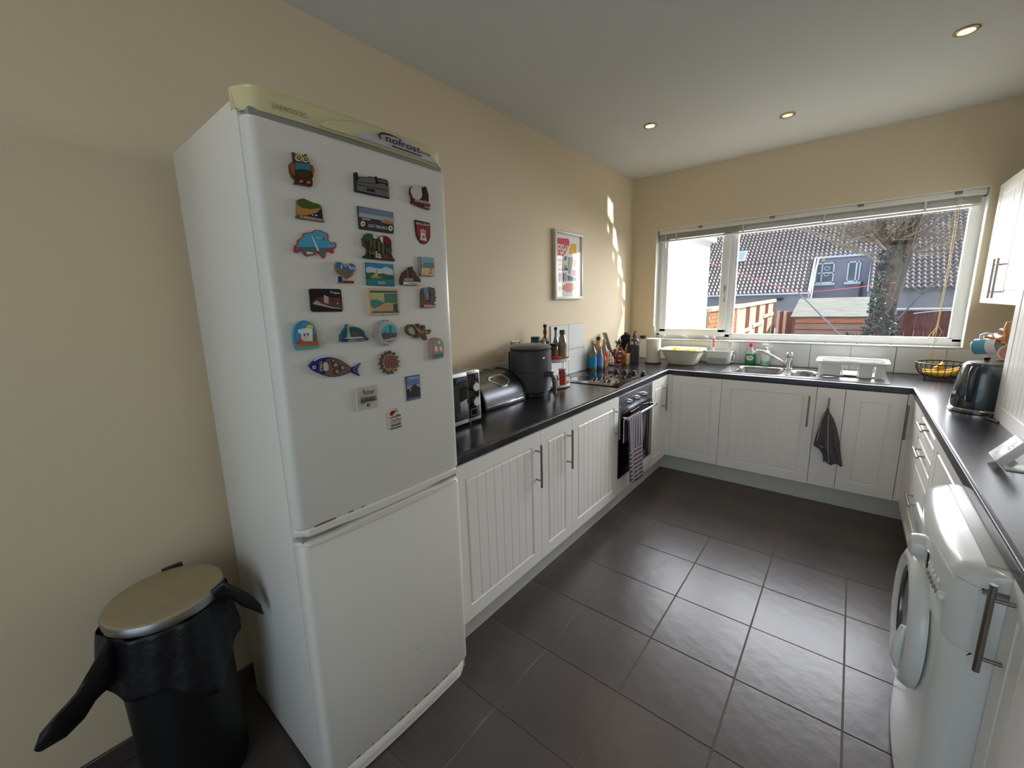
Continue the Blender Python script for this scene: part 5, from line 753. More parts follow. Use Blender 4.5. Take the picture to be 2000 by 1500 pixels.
def bottle(x, y, z, r, h, neck, label, col, capc, capn='cap', lab=None, group=None, name='sauce_bottle', cat='bottle', caph=.02, shoulder=.62, nh=None, labz=(.12, .5)):
    t = thing(name, label, cat, (x, y, z), group)
    g = G(); g.lathe([(r*.85, 0), (r, .004), (r, h*shoulder*.95), (r*.93, h*shoulder), (neck*1.3, h*(shoulder+.17)), (neck, h*(shoulder+.24)), (neck, h-caph)], (x, y, z), 24)
    b = g.build('bottle_body', glassm('glass_%d_%d_%d' % col, col), t, ang=50)
    g = G(); g.lathe([(neck*1.25, 0), (neck*1.25, caph*.9), (neck*1.05, caph)], (x, y, z+h-caph), 20); g.build(capn, mat('cap_%d_%d_%d' % capc, capc, .45), t)
    if lab:
        g = G(); g.lathe([(r+.0006, h*labz[0]), (r+.0006, h*labz[1])], (x, y, z), 24); g.build('label', mat('label_%d_%d_%d' % lab, lab, .6), t)
    return t
def jar(x, y, z, r, h, label, col, lidc, lab=None, name='spice_jar', lh=.016):
    t = thing(name, label, 'jar', (x, y, z))
    g = G(); g.lathe([(r*.94, 0), (r, .003), (r, h-lh-.006), (r*.88, h-lh)], (x, y, z), 24); g.build('jar_body', glassm('glass_%d_%d_%d' % col, col), t, ang=50)
    g = G(); g.lathe([(r*.97, h-lh), (r*.99, h-.002), (r*.92, h)], (x, y, z), 24); g.build('lid', mat('cap_%d_%d_%d' % lidc, lidc, .4), t)
    if lab:
        g = G(); g.lathe([(r+.0006, h*.12), (r+.0006, h*.62)], (x, y, z), 24); g.build('label', mat('label_%d_%d_%d' % lab, lab, .6), t)
    return t
ZU = ZW+.1905; ZL = ZW+.0105
jar(CX-.055, CY-.098, ZU, .033, .168, 'blue drinking-chocolate style tub with dark lid, leftmost on the upper tray', (40, 84, 96), (34, 70, 78), name='blue_tub')
jar(CX+.008, CY-.100, ZU, .023, .150, 'small clear glass jar with a steel lid on the upper tray', (150, 150, 145), (150, 140, 130))
bottle(CX-.040, CY+.000, ZU, .026, .248, .010, 'dark sauce bottle with red collar and black cap on the upper tray', (34, 22, 20), (20, 20, 22), lab=(190, 188, 184), shoulder=.45, labz=(.52, .62))
g = G(); g.lathe([(.0135, 0), (.0135, .026)], (CX-.040, CY+.000, ZU+.180), 18); g.build('red_collar', mat('red_collar', (165, 25, 40), .5), [o for o in bpy.data.objects if o.name.startswith('sauce_bottle')][-1])
jar(CX+.045, CY-.020, ZU, .031, .118, 'brown spice jar at the front of the upper tray', (78, 50, 34), (46, 26, 26), lab=(120, 88, 60))
jar(CX-.002, CY-.048, ZU, .024, .135, 'dark brown jar in the middle of the upper tray', (60, 38, 28), (50, 30, 30))
bottle(CX+.005, CY+.068, ZU, .024, .225, .009, 'slim oil bottle with a black cap at the back of the upper tray', (150, 150, 128), (22, 24, 34), shoulder=.5)
bottle(CX+.075, CY+.045, ZU, .031, .208, .0155, 'square oil bottle with a brown stopper on the right of the upper tray', (140, 134, 98), (96, 78, 52), caph=.032, shoulder=.6, lab=(150, 140, 105), labz=(.1, .4))
g = G(); g.tube([(CX+.062, CY-.085, ZU+.020), (CX+.088, CY-.062, ZU+.022), (CX+.108, CY-.020, ZU+.018)], [.012, .018, .010], 10); o = g.build('red_packet', mat('red_packet', (190, 40, 45), .5), origin=(CX+.07, CY-.06, ZU)); tag(o, 'red packet lying at the front of the upper tray', 'packet')
jar(CX+.088, CY+.022, ZL, .027, .118, 'tall red spice jar on the lower tray', (180, 50, 32), (170, 140, 115), name='red_spice_jar')
jar(CX+.083, CY-.050, ZL, .021, .080, 'small red and white labelled jar in front on the lower tray', (150, 50, 40), (190, 165, 150), lab=(205, 190, 180))
jar(CX+.035, CY-.085, ZL, .021, .078, 'grey jar half hidden by the air fryer handle on the lower tray', (110, 108, 96), (150, 148, 142))
# ceramic hob
t = thing('ceramic_hob', 'black glass ceramic hob with four black knobs set in the worktop', 'hob', (.33, -1.25, ZW))
hb = G().box(.072, .585, -1.534, -.955, ZW, ZW+.006, .002).build('hob_glass', GLASSK, t)
RG = mat('hob_ring_print', (105, 102, 104), .3)
for x, y, r in ((.22, -1.385, .092), (.45, -1.385, .075), (.215, -1.165, .075), (.435, -1.175, .098)):
    g = G(); g.lathe([(r, .0061), (r, .0066), (r-.004, .0066), (r-.004, .0061)], (x, y, ZW), 56); g.build('ring_print', RG, hb)
    g = G(); g.lathe([(1e-6, .0060), (r-.006, .0062)], (x, y, ZW), 48); g.build('heating_zone', mat('hob_zone', (16, 13, 13), .08), hb)
for x in (.325, .400, .475, .553):
    g = G(); g.lathe([(.021, .006), (.021, .010), (.017, .013), (.015, .028), (.012, .031)], (x, -1.005, ZW), 24); g.box(x-.0035, x+.0035, -1.027, -.983, ZW+.013, ZW+.036, .002); g.build('knob', BLACK, t)
# bottles behind the hob
ck = (188, 158, 116)
BG = 'bottles in the left corner behind the hob'
bottle(.065, -.925, ZW, .034, .250, .011, 'clear wine-style bottle with a cork and bright blue label, front left of the corner', (110, 112, 92), ck, 'cork', (25, 150, 200), BG, labz=(.10, .45))
bottle(.040, -.860, ZW, .030, .215, .0125, 'dark bottle with a black cap behind the blue-labelled bottle', (36, 38, 50), (24, 26, 34), group=BG)
bottle(.095, -.850, ZW, .027, .200, .011, 'slim pale blue labelled bottle with gold neck in the corner group', (120, 130, 150), (190, 165, 90), lab=(120, 150, 215), group=BG, labz=(.1, .6))
bottle(.045, -.785, ZW, .033, .275, .015, 'tallest corner bottle, clear with a dark green cap', (205, 170, 110), (22, 66, 44), caph=.03, group=BG, lab=(225, 170, 80), labz=(.2, .42))
bottle(.105, -.790, ZW, .021, .125, .009, 'short amber oil bottle in front of the corner group', (170, 120, 30), (150, 110, 60), group=BG)
bottle(.070, -.720, ZW, .034, .245, .0125, 'clear bottle with a cork and red label beside the cutlery pot', (150, 140, 130), ck, 'cork', (215, 45, 40), BG, labz=(.14, .52))
# wire cutlery pot with graters
PX, PY, PR = .118, -.598, .056
t = thing('wire_utensil_pot', 'round wire pot holding a grater and tools between the bottles and the knife block', 'utensil holder', (PX, PY, ZW))
g = G(); g.lathe([(.054, 0), (.060, .002), (.060, .012), (.056, .014), (1e-6, .012)], (PX, PY, ZW), 32); g.build('pot_base', mat('pot_base', (150, 120, 105), .3, .6), t)
g = G()
for z in (.05, .09, .13): g.tube([(PX+PR*math.cos(a), PY+PR*math.sin(a), ZW+z) for a in [2*math.pi*i/24 for i in range(24)]], .0018, 6, closed=True)
for k in range(12): a = 2*math.pi*k/12; g.tube([(PX+PR*math.cos(a), PY+PR*math.sin(a), ZW+.010), (PX+PR*math.cos(a), PY+PR*math.sin(a), ZW+.13)], .0016, 5)
g.build('wire_cage', HANDLE, t)
def tool(name, label, handle_pts, hr, hm, group='utensils standing in the corner pots', head=None, cat='utensil'):
    t = thing(name, label, cat, handle_pts[0], group)
    g = G(); g.tube(handle_pts, hr, 10); g.build('handle', hm, t)
    if head: gg, nm, mm = head; gg.build(nm, mm, t)
    return t
zb = ZW+.016
g = G(); g.obox((PX-.055, PY-.055, 1.135), (.026, -.016, 0), (.004, .006, 0), (-.018, -.016, .080), .002)
gt = thing('grater', 'long steel grater leaning left out of the wire pot', 'grater', (PX, PY, zb)); g.build('grater_plate', mat('grater_steel', (150, 148, 145), .35, .9, bump=(500, .6, .001)), gt)
g = G(); g.tube([(PX+.02, PY+.02, zb+.004), (PX-.035, PY-.038, 1.065)], [.012, .013], 12, flat=.7); g.build('handle', BLACK, gt)
g = G(); g.lathe([(.002, -.0), (.022, .008), (.034, .028), (.036, .045)], (PX+.01, PY+.05, 1.09), 20); 
tool('spoon', 'steel serving spoon in the wire pot', [(PX+.0, PY-.02, zb+.002), (PX+.01, PY+.04, 1.095)], .004, CHROME, head=(g, 'spoon_bowl', CHROME))
g = G()
for k in range(6):
    a = math.pi*k/6; g.tube([(PX+.01+.001, PY+.02, 1.07)]+[(PX+.01+.028*math.sin(s)*math.cos(a), PY+.035+.028*math.sin(s)*math.sin(a), 1.12-.055*math.cos(s)) for s in [math.pi*i/8 for i in range(1, 8)]]+[(PX+.012, PY+.045, 1.175)], .0013, 5)
tool('whisk', 'steel balloon whisk in the wire pot', [(PX+.01, PY+.0, zb+.002), (PX+.01, PY+.02, 1.07)], .007, CHROME, head=(g, 'whisk_wires', CHROME))
g = G(); g.obox((PX+.03, PY-.01, 1.05), (.006, 0, 0), (0, .004, 0), (.004, .0, .045), .001)
tool('peeler', 'red handled peeler in the wire pot', [(PX+.02, PY-.02, zb+.002), (PX+.028, PY-.012, 1.02)], .007, mat('red_plastic', (165, 20, 45), .4), head=(g, 'blade', CHROME))
# knife block
WD = mat('warm_wood', (168, 104, 56), .5, noise=(22, .25, (1, 1, 6)))
t = thing('knife_block', 'wooden knife block with black handled knives', 'knife block', (.155, -.49, ZW))
Q = [(0, 0), (.085, 0), (.12, .03), (.055, .165), (-.02, .135)]
g = G(); g.prism(Q, lambda a, b, w: Vector((.085+a, w, ZW+b)), -.535, -.450); g.build('block', WD, t, smooth=False)
G().box(.190, .207, -.533, -.455, ZW, ZW+.10, .003).build('front_foot', mat('pale_wood', (205, 165, 115), .5), t)
for k, (a, yy) in enumerate(((0.0, -.520), (.0, -.493), (.0, -.467), (.04, -.513), (.04, -.475), (.065, -.497))):
    bx_, bz_ = .085+a*.9, ZW+.150-a*.35+.004
    g = G(); g.tube([(bx_+.01, yy, bz_), (bx_+.045, yy+.004*k*.3, bz_+.085+.008*(k % 3)), (bx_+.052, yy, bz_+.100+.008*(k % 3))], [.008, .009, .006], 10, flat=1.5)
    o = g.build('knife', BLACK, origin=(bx_, yy, bz_)); tag(o, 'black handled knife standing in the wooden knife block', 'knife', 'knives in the block')
# grey utensil pot
UX, UY = .195, -.378
t = thing('utensil_pot', 'dark grey cylindrical pot full of cooking utensils left of the kitchen roll', 'utensil holder', (UX, UY, ZW))
g = G(); g.lathe([(.056, 0), (.060, .004), (.061, .165), (.058, .166), (.055, .160), (.054, .02), (1e-6, .018)], (UX, UY, ZW), 36); g.build('pot', mat('charcoal_ceramic', (62, 64, 68), .45), t)
NYL = mat('black_nylon', (30, 29, 28), .45); zz = ZW+.03; UG = 'utensils standing in the corner pots'
g = G(); g.lathe([(1e-6, .030), (.020, .026), (.036, .012), (.040, 0), (.037, .001), (.018, .02)], (UX+.035, UY-.035, 1.120), 24)
tool('ladle', 'dark grey nylon ladle hanging forward from the grey pot', [(UX-.01, UY+.01, zz), (UX+.03, UY-.02, 1.125)], .004, NYL, UG, (g, 'ladle_bowl', mat('grey_nylon', (70, 72, 74), .4)))
g = G(); g.tube([(UX+.01, UY+.01, 1.10), (UX+.012, UY+.015, 1.15), (UX+.012, UY+.018, 1.185)], [.006, .036, .030], 14, flat=.5)
for k in range(9): a = math.pi*(k-.5)/8; g.tube([(UX+.012, UY+.018+.028*math.cos(a), 1.178+.012*math.sin(a)), (UX+.012, UY+.018+.042*math.cos(a), 1.185+.028*math.sin(a))], .003, 6)
tool('spaghetti_server', 'brown toothed spaghetti server standing up in the grey pot', [(UX, UY, zz), (UX+.01, UY+.01, 1.11)], .005, NYL, UG, (g, 'toothed_head', mat('brown_nylon', (98, 62, 44), .45)))
g = G(); g.tube([(UX-.04, UY-.03, 1.10), (UX-.055, UY-.045, 1.15), (UX-.05, UY-.04, 1.20)], [.008, .042, .036], 12, flat=.45)
tool('slotted_turner', 'black nylon turner on the left of the grey pot', [(UX-.02, UY-.01, zz), (UX-.04, UY-.03, 1.11)], .005, NYL, UG, (g, 'turner_head', NYL))
g = G(); g.tube([(UX-.02, UY-.05, 1.10), (UX-.03, UY-.07, 1.14), (UX-.025, UY-.07, 1.185)], [.008, .038, .030], 12, flat=.5)
for k in range(4): g.tube([(UX-.03+.012*k, UY-.085, 1.16), (UX-.035+.014*k, UY-.10, 1.17+.006*k)], .004, 6)
tool('slotted_spoon', 'black nylon slotted spoon leaning towards the knife block', [(UX-.01, UY-.02, zz), (UX-.02, UY-.05, 1.11)], .005, NYL, UG, (g, 'spoon_head', NYL))
g = G(); g.lathe([(1e-6, 0), (.018, .004), (.028, .018), (.030, .030), (.026, .022), (.012, .008)], (UX+.075, UY+.055, 1.135), 20, sx=1.2)
tool('small_ladle', 'small dark ladle leaning right towards the window', [(UX+.01, UY+.01, zz), (UX+.06, UY+.045, 1.14)], .0035, CHROME, UG, (g, 'ladle_bowl', mat('grey_nylon', (70, 72, 74), .4)))
g = G(); g.obox((UX+.045, UY+.03, 1.12), (.012, .006, 0), (0, .003, 0), (.012, .008, .04), .001)
tool('wooden_spatula', 'pink and cream spatula on the right of the grey pot', [(UX+.0, UY+.02, zz), (UX+.04, UY+.026, 1.09)], .005, mat('pale_wood', (205, 165, 115), .5), UG, (g, 'spatula_head', mat('cream_spatula', (225, 190, 175), .5)))
# kitchen roll
t = thing('kitchen_roll', 'white kitchen roll on an upright holder in the corner by the window', 'kitchen roll', (.370, -.315, ZW))
g = G(); g.lathe([(.076, 0), (.078, .003), (.076, .010), (1e-6, .011)], (.370, -.315, ZW), 36); g.build('holder_base', mat('brown_wood', (96, 58, 40), .5), t)
g = G(); g.lathe([(.020, .011), (.0635, .011), (.0645, .014), (.0645, .228), (.062, .231), (.020, .231)], (.370, -.315, ZW), 40); g.build('paper_roll', mat('paper_white', (232, 228, 218), .95, bump=(250, .3, .001)), t)
g = G(); g.tube([(.370, -.315, 1.13), (.370, -.315, 1.245)], .0055, 10); g.sphere((.370, -.315, 1.25), .008); g.build('spindle', CHROME, t)
# white flex looping up the tiles behind the roll
g = G(); g.tube([(.22, -.018, .96), (.235, -.016, 1.01), (.28, -.015, 1.055), (.34, -.015, 1.06)], .0022, 6); o = g.build('white_flex', PWHITE, origin=(.25, -.018, ZW)); tag(o, 'thin white flex looping up the tiles behind the kitchen roll', 'cable')
# washing-up bowl
def rr_loop(cx, cy, hx, hy, r, z, n=6):
    P = []
    for (sx, sy, a0) in ((1, 1, 0), (-1, 1, 90), (-1, -1, 180), (1, -1, 270)):
        for i in range(n+1): a = R(a0+90*i/n); P.append((cx+sx*(hx-r)+r*math.cos(a), cy+sy*(hy-r)+r*math.sin(a), z))
    return P
def loft(loops, cap0=True, cap1=False):
    n = len(loops[0]); vs = [p for L in loops for p in L]
    F = [(i*n+k, i*n+(k+1) % n, (i+1)*n+(k+1) % n, (i+1)*n+k) for i in range(len(loops)-1) for k in range(n)]
    if cap0: F.append(tuple(range(n))[::-1])
    if cap1: F.append(tuple(range((len(loops)-1)*n, len(loops)*n)))
    g = G(); g.add(vs, F); return g
cx, cy = .622, -.255
L = [rr_loop(cx, cy, .105, .085, .05, ZW), rr_loop(cx, cy, .122, .10, .055, ZW+.012), rr_loop(cx, cy, .160, .130, .06, ZW+.118), rr_loop(cx, cy, .163, .133, .06, ZW+.126), rr_loop(cx, cy, .178, .150, .07, ZW+.130), rr_loop(cx, cy, .182, .153, .07, ZW+.137), rr_loop(cx, cy, .178, .150, .07, ZW+.143), rr_loop(cx, cy, .158, .128, .06, ZW+.137), rr_loop(cx, cy, .118, .096, .05, ZW+.016), rr_loop(cx, cy, .10, .08, .05, ZW+.008)]
g = loft(L, True, True); o = g.build('washing_up_bowl', mat('cream_plastic', (236, 228, 206), .35), origin=(cx, cy, ZW), ang=60); tag(o, 'cream washing-up bowl left of the sink with a yellow cloth in it', 'bowl')
g = G()
def cl2(u, v):
    x = .55+.18*u; y = -.35+.17*v
    return Vector((x, y, ZW+.108+.030*math.sin(u*7+v*3)*.5+.02*math.sin(v*9+u*4)+.018*math.sin(u*13)))
g.grid(cl2, 24, 18); o = g.build('yellow_cloth', mat('yellow_cloth', (246, 205, 60), .9, bump=(300, .3, .001)), origin=(.66, -.28, ZW+.09), normals=False); o.modifiers.new('t', 'SOLIDIFY').thickness = .003; tag(o, 'crumpled yellow cloth lying in the cream washing-up bowl', 'cloth')
# caddy basket
cx, cy = .884, -.078
t = thing('sink_caddy', 'white perforated plastic caddy holding a brush and sponge', 'caddy', (cx, cy, ZW))
L = [rr_loop(cx, cy, .092, .040, .025, ZW), rr_loop(cx, cy, .098, .045, .028, ZW+.008), rr_loop(cx, cy, .108, .052, .03, ZW+.107), rr_loop(cx, cy, .114, .058, .032, ZW+.109), rr_loop(cx, cy, .114, .058, .032, ZW+.115), rr_loop(cx, cy, .105, .049, .03, ZW+.114), rr_loop(cx, cy, .094, .041, .028, ZW+.010)]
loft(L, True, True).build('basket', PWHITE, t, ang=50)
g = G()
for r_ in range(4):
    for k in range(17): 
        x = cx-.072+.009*k; z = ZW+.022+.010*r_; y = cy-.0455-.00012*(z-ZW)*1000*.7
        g.obox((x, y-.0015, z), (.0022, 0, 0), (0, .0012, 0), (0, 0, .0022))
g.build('perforations', mat('hole_grey', (140, 142, 142), .8), t)['kind'] = 'stuff'
for s in (-1, 1):
    g = G(); g.tube([(cx+s*.108, cy-.02, ZW+.085), (cx+s*.128, cy-.02, ZW+.083), (cx+s*.130, cy-.02, ZW+.05), (cx+s*.118, cy-.02, ZW+.022), (cx+s*.103, cy-.02, ZW+.018)], .004, 8); g.build('side_handle', PWHITE, t)
bt = thing('dish_brush', 'pink and white dish brush standing in the caddy', 'brush', (.845, -.08, ZW+.02))
g = G(); g.tube([(.842, -.08, ZW+.0105), (.836, -.078, ZW+.14), (.834, -.076, ZW+.245)], [.006, .008, .010], 12); g.build('handle', PWHITE, bt)
g = G(); g.tube([(.8365, -.083, ZW+.145), (.8345, -.0815, ZW+.225)], [.0085, .0095], 12); g.build('pink_grip', mat('pink_grip', (235, 110, 140), .4), bt)
g = G(); g.box(.862, .905, -.105, -.075, ZW+.030, ZW+.1, .004); o = g.build('green_sponge', mat('green_scourer', (40, 110, 90), .95, bump=(300, .5, .002)), origin=(.883, -.11, ZW+.03)); tag(o, 'green scouring sponge standing in the caddy', 'sponge')
G().box(.862, .907, -.074, -.060, ZW+.030, ZW+.103, .003).build('sponge_foam', mat('yellow_foam', (235, 205, 140), .9), o)
g = G(); g.tube([(.945, -.08, ZW+.0105), (.955, -.078, ZW+.11)], .006, 8); g.obox((.965, -.075, ZW+.155), (.018, 0, -.002), (0, .003, 0), (.008, 0, .045), .003); o = g.build('plastic_scraper', PWHITE, origin=(.95, -.10, ZW+.02)); tag(o, 'white plastic scraper standing at the right of the caddy', 'scraper')
# sink
t = thing('sink', 'stainless steel one and a half bowl sink with drainer under the window', 'sink', (1.5, -.3, ZW))
SK = mat('sink_steel', (172, 172, 172), .24, 1.0, noise=(30, .06, (20, 1, 1)))
def basin(cx, cy, hx, hy, r, dep, nm, rim_r):
    L = [rr_loop(cx, cy, hx+.012, hy+.012, r+.012, ZW+.0025), rr_loop(cx, cy, hx, hy, r, ZW-.002), rr_loop(cx, cy, hx-.006, hy-.006, r, ZW-.02), rr_loop(cx, cy, hx-.018, hy-.018, r, ZW-dep+.02), rr_loop(cx, cy, hx-.035, hy-.035, max(r-.02, .01), ZW-dep)]
    g = loft(L, False, True); g.lathe([(1e-6, .001), (.028, .002), (.034, .004), (.038, .001)], (cx, cy, ZW-dep), 20); return g.build(nm, SK, t, normals=False, ang=50)
# deck as strips around the two bowls
zd = ZW+.0025; b1 = (1.075, 1.405, -.505, -.150); b2 = (1.455, 1.625, -.485, -.215); dx0, dx1, dy0, dy1 = 1.005, 2.022, -.562, -.085
g = G(); i_ = .012
def strip(a, b, c, d): g.add([(a, c, zd), (b, c, zd), (b, d, zd), (a, d, zd)], [(0, 1, 2, 3)])
strip(dx0, b1[0]-i_, dy0, dy1); strip(b1[0]-i_, b1[1]+i_, dy0, b1[2]-i_); strip(b1[0]-i_, b1[1]+i_, b1[3]+i_, dy1); strip(b1[1]+i_, b2[0]-i_, dy0, dy1)
strip(b2[0]-i_, b2[1]+i_, dy0, b2[2]-i_); strip(b2[0]-i_, b2[1]+i_, b2[3]+i_, dy1); strip(b2[1]+i_, 1.66, dy0, dy1)
for (a, b, c, d, rr) in ((b1[0]-i_, b1[1]+i_, b1[2]-i_, b1[3]+i_, .072), (b2[0]-i_, b2[1]+i_, b2[2]-i_, b2[3]+i_, .078)):
    for sx, sy, px, py in ((1, 1, b, d), (-1, 1, a, d), (-1, -1, a, c), (1, -1, b, c)):
        pts = [(px-sx*rr+sx*rr*math.cos(q), py-sy*rr+sy*rr*math.sin(q), zd) for q in [math.pi/2*i/6 for i in range(7)]]
        g.add([(px, py, zd)]+pts, [(0, k+1, k+2) for k in range(6)])
n = 60
g.grid(lambda u, v: Vector((1.66+.34*u, dy0+.03+(dy1-dy0-.06)*v, zd-.0035*(.5-.5*math.cos(v*2*math.pi*9))*(1 if .02 < u < .98 else 0)-.0005)), 30, 108)
strip(1.66, 2.0, dy0, dy0+.03); strip(1.66, 2.0, dy1-.03, dy1); strip(2.0, dx1, dy0, dy1)
g.add([(dx0, dy0, zd), (dx1, dy0, zd), (dx1, dy1, zd), (dx0, dy1, zd), (dx0-.003, dy0-.003, ZW), (dx1+.003, dy0-.003, ZW), (dx1+.003, dy1+.003, ZW), (dx0-.003, dy1+.003, ZW)], [(0, 4, 5, 1), (1, 5, 6, 2), (2, 6, 7, 3), (3, 7, 4, 0)])
g.build('drainer_top', SK, t, ang=30, normals=False)
basin((b1[0]+b1[1])/2, (b1[2]+b1[3])/2, (b1[1]-b1[0])/2, (b1[3]-b1[2])/2, .06, .15, 'main_bowl', .06)
basin((b2[0]+b2[1])/2, (b2[2]+b2[3])/2, (b2[1]-b2[0])/2, (b2[3]-b2[2])/2, .066, .12, 'half_bowl', .06)
t = thing('mixer_tap', 'chrome mixer tap with a long spout swung to the left', 'tap', (1.430, -.185, zd))
g = G(); g.lathe([(.029, 0), (.029, .006), (.0245, .010), (.0245, .070), (.0255, .073), (.026, .110), (.024, .128), (.014, .137), (1e-6, .138)], (1.430, -.185, zd), 28); g.build('tap_body', CHROME, t)
g = G(); g.tube([(1.418, -.19, zd+.035), (1.36, -.205, zd+.075), (1.29, -.222, zd+.118), (1.24, -.236, zd+.142), (1.205, -.245, zd+.143), (1.196, -.248, zd+.128)], [.011, .011, .011, .011, .012, .011], 14); g.build('spout', CHROME, t)
g = G(); g.lathe([(.0262, .100), (.0262, .103), (.0250, .104)], (1.430, -.185, zd), 28); g.build('dark_band', BLACK, t)
# washing-up liquid
x, y = 1.130, -.044
t = thing('washing_up_liquid', 'clear bottle of green washing-up liquid with a red cap behind the sink', 'bottle', (x, y, ZW))
g = G(); S_ = [(.036, 0), (.040, .004), (.043, .035), (.042, .075), (.034, .098)]; g.lathe(S_, (x, y, ZW), 28, sy=.62); g.build('green_liquid', mat('green_liquid', (20, 135, 62), .15, coat=.5), t)
g = G(); g.lathe([(.0345, .0985), (.024, .125), (.014, .146), (.012, .160)], (x, y, ZW), 28, sy=.62); g.build('clear_shoulder', mat('clear_plastic', (205, 215, 205), .12, coat=.4), t)
g = G(); g.lathe([(.014, .158), (.014, .172), (.009, .182), (.007, .192)], (x, y, ZW), 18); g.build('cap', mat('red_cap', (225, 30, 60), .35), t)
g = G(); g.prism([(.027*math.cos(a), .020*math.sin(a)+.062) for a in [2*math.pi*i/20 for i in range(20)]], lambda a, b, w: Vector((x+a, y-.0268-w+(a*a)*6, ZW+b)), 0, .0012); lb = g.build('label', mat('label_cream', (232, 228, 214), .5), t)
lettering('FAIRY', mat('label_red', (200, 40, 55), .5), lb, (x-.019, y-.0275, ZW+.062), (x+.019, y-.0275, ZW+.062), .014, (0, -1, 0), .0008)
# soap pump
x, y = 1.245, -.050
t = thing('soap_pump', 'clear hand soap bottle with a white pump behind the tap spout', 'bottle', (x, y, ZW))
g = G(); g.lathe([(.032, 0), (.035, .003), (.035, .045)], (x, y, ZW), 28, sy=.8); g.build('green_liquid', mat('pale_green_liquid', (125, 185, 155), .15, coat=.4), t)
g = G(); g.lathe([(.0355, .045), (.035, .115), (.028, .130), (.012, .138), (.012, .146)], (x, y, ZW), 28, sy=.8); g.build('clear_bottle', mat('clear_plastic', (205, 215, 205), .12, coat=.4), t)
g = G(); g.lathe([(.014, .146), (.014, .158), (.005, .160), (.005, .178)], (x, y, ZW), 18); g.box(x-.030, x+.012, y-.006, y+.006, ZW+.176, ZW+.186, .002); g.build('pump', PWHITE, t)
# white dish drainer tray
cx, cy = 1.818, -.275
t = thing('dish_drainer', 'white plastic dish drainer box standing on the steel drainer', 'dish drainer', (cx, cy, zd))
hx, hy = .195, .125; dz = zd+.0005
L = [rr_loop(cx, cy, hx+.012, hy+.010, .055, dz+.100), rr_loop(cx, cy, hx+.014, hy+.012, .055, dz+.106), rr_loop(cx, cy, hx+.010, hy+.008, .055, dz+.112), rr_loop(cx, cy, hx-.002, hy-.004, .05, dz+.110), rr_loop(cx, cy, hx-.003, hy-.005, .05, dz+.098)]
loft(L, False).build('rim', PWHITE, t, ang=60)
PT = mat('white_translucent_plastic', (222, 224, 220), .35)
def panelwall(x0, x1, y, ztop, zl, zr, nm='side_panel'):
    g = G(); g.add([(x0, y-.0015, dz+zl), (x1, y-.0015, dz+zr), (x1, y-.0015, dz+ztop), (x0, y-.0015, dz+ztop), (x0, y+.0015, dz+zl), (x1, y+.0015, dz+zr), (x1, y+.0015, dz+ztop), (x0, y+.0015, dz+ztop)], [(0, 1, 2, 3), (7, 6, 5, 4), (0, 4, 5, 1), (1, 5, 6, 2), (2, 6, 7, 3), (3, 7, 4, 0)]); return g
g = G(); bot = lambda s: 0
P_ = []; 
for yy in (cy-hy+.008, cy+hy-.008):
    gg = panelwall(cx-hx+.03, cx-.055, yy, .102, .010, .004); g.merge(gg.bm)
    gg = panelwall(cx+.045, cx+.118, yy, .102, .002, .002); g.merge(gg.bm)
    gg = panelwall(cx+.135, cx+hx-.03, yy, .102, .0, .002); g.merge(gg.bm)
    gg = panelwall(cx-.055, cx+.045, yy, .102, .085, .085); g.merge(gg.bm); gg = panelwall(cx+.118, cx+.135, yy, .102, .085, .085); g.merge(gg.bm)
for sx, sy, a0 in ((1, 1, 0), (-1, 1, 90), (-1, -1, 180), (1, -1, 270)):
    pts = [(cx+sx*(hx-.030-.008)+.03*math.cos(R(a0+90*i/6)), cy+sy*(hy-.030-.008)+.03*math.sin(R(a0+90*i/6))) for i in range(7)]
    g.add([(a, b, dz+.002) for a, b in pts]+[(a, b, dz+.102) for a, b in pts], [(i, i+1, 7+i+1, 7+i) for i in range(6)])
for sx in (-1, 1): g.box(cx+sx*(hx-.010), cx+sx*(hx-.007), cy-hy+.035, cy+hy-.035, dz+.004, dz+.102)
g.build('side_wall', PT, t, ang=40)
g = G()
for xx in (cx-.057, cx+.043, cx+.118, cx+.135): g.tube([(xx, cy-hy+.006, dz+.10), (xx+(.012 if xx < cx else -.004), cy-hy+.004, dz+.004)], .0035, 8)
g.box(cx-.055, cx+.045, cy-hy+.02, cy+hy-.02, dz+.014, dz+.017); g.box(cx-hx+.02, cx+hx-.02, cy-hy+.02, cy+hy-.02, dz+.010, dz+.0125); g.build('rib', PWHITE, t)
g = G()
for k in range(9): g.box(cx-hx+.03, cx-.06, cy-.09+.0215*k, cy-.088+.0215*k, dz+.0125, dz+.022)
g.build('plate_rib', PWHITE, t)
# ================================================================ right side of the worktop
# wire fruit basket with bananas
fx_, fy_ = 2.292, -.190
t = thing('fruit_basket', 'black wire fruit basket with bananas in the right corner', 'basket', (fx_, fy_, ZW))
BW = mat('black_wire', (34, 28, 26), .4)
g = G(); g.tube([(fx_+.132*math.cos(a), fy_+.132*math.sin(a), ZW+.112) for a in [2*math.pi*i/40 for i in range(40)]], .004, 8, closed=True); g.build('top_ring', BW, t)
for k in range(24):
    a = 2*math.pi*k/24; g = G(); g.tube([(fx_+r*math.cos(a), fy_+r*math.sin(a), ZW+z) for r, z in ((.132, .112), (.128, .075), (.110, .04), (.080, .018), (.045, .012))], .002, 6); g.build('rib', BW, t)
g = G(); g.tube([(fx_+.045*math.cos(a), fy_+.045*math.sin(a), ZW+.012) for a in [2*math.pi*i/24 for i in range(24)]], .003, 8, closed=True); g.tube([(fx_+.085*math.cos(a), fy_+.085*math.sin(a), ZW+.020) for a in [2*math.pi*i/32 for i in range(32)]], .003, 8, closed=True); g.build('base_ring', BW, t)
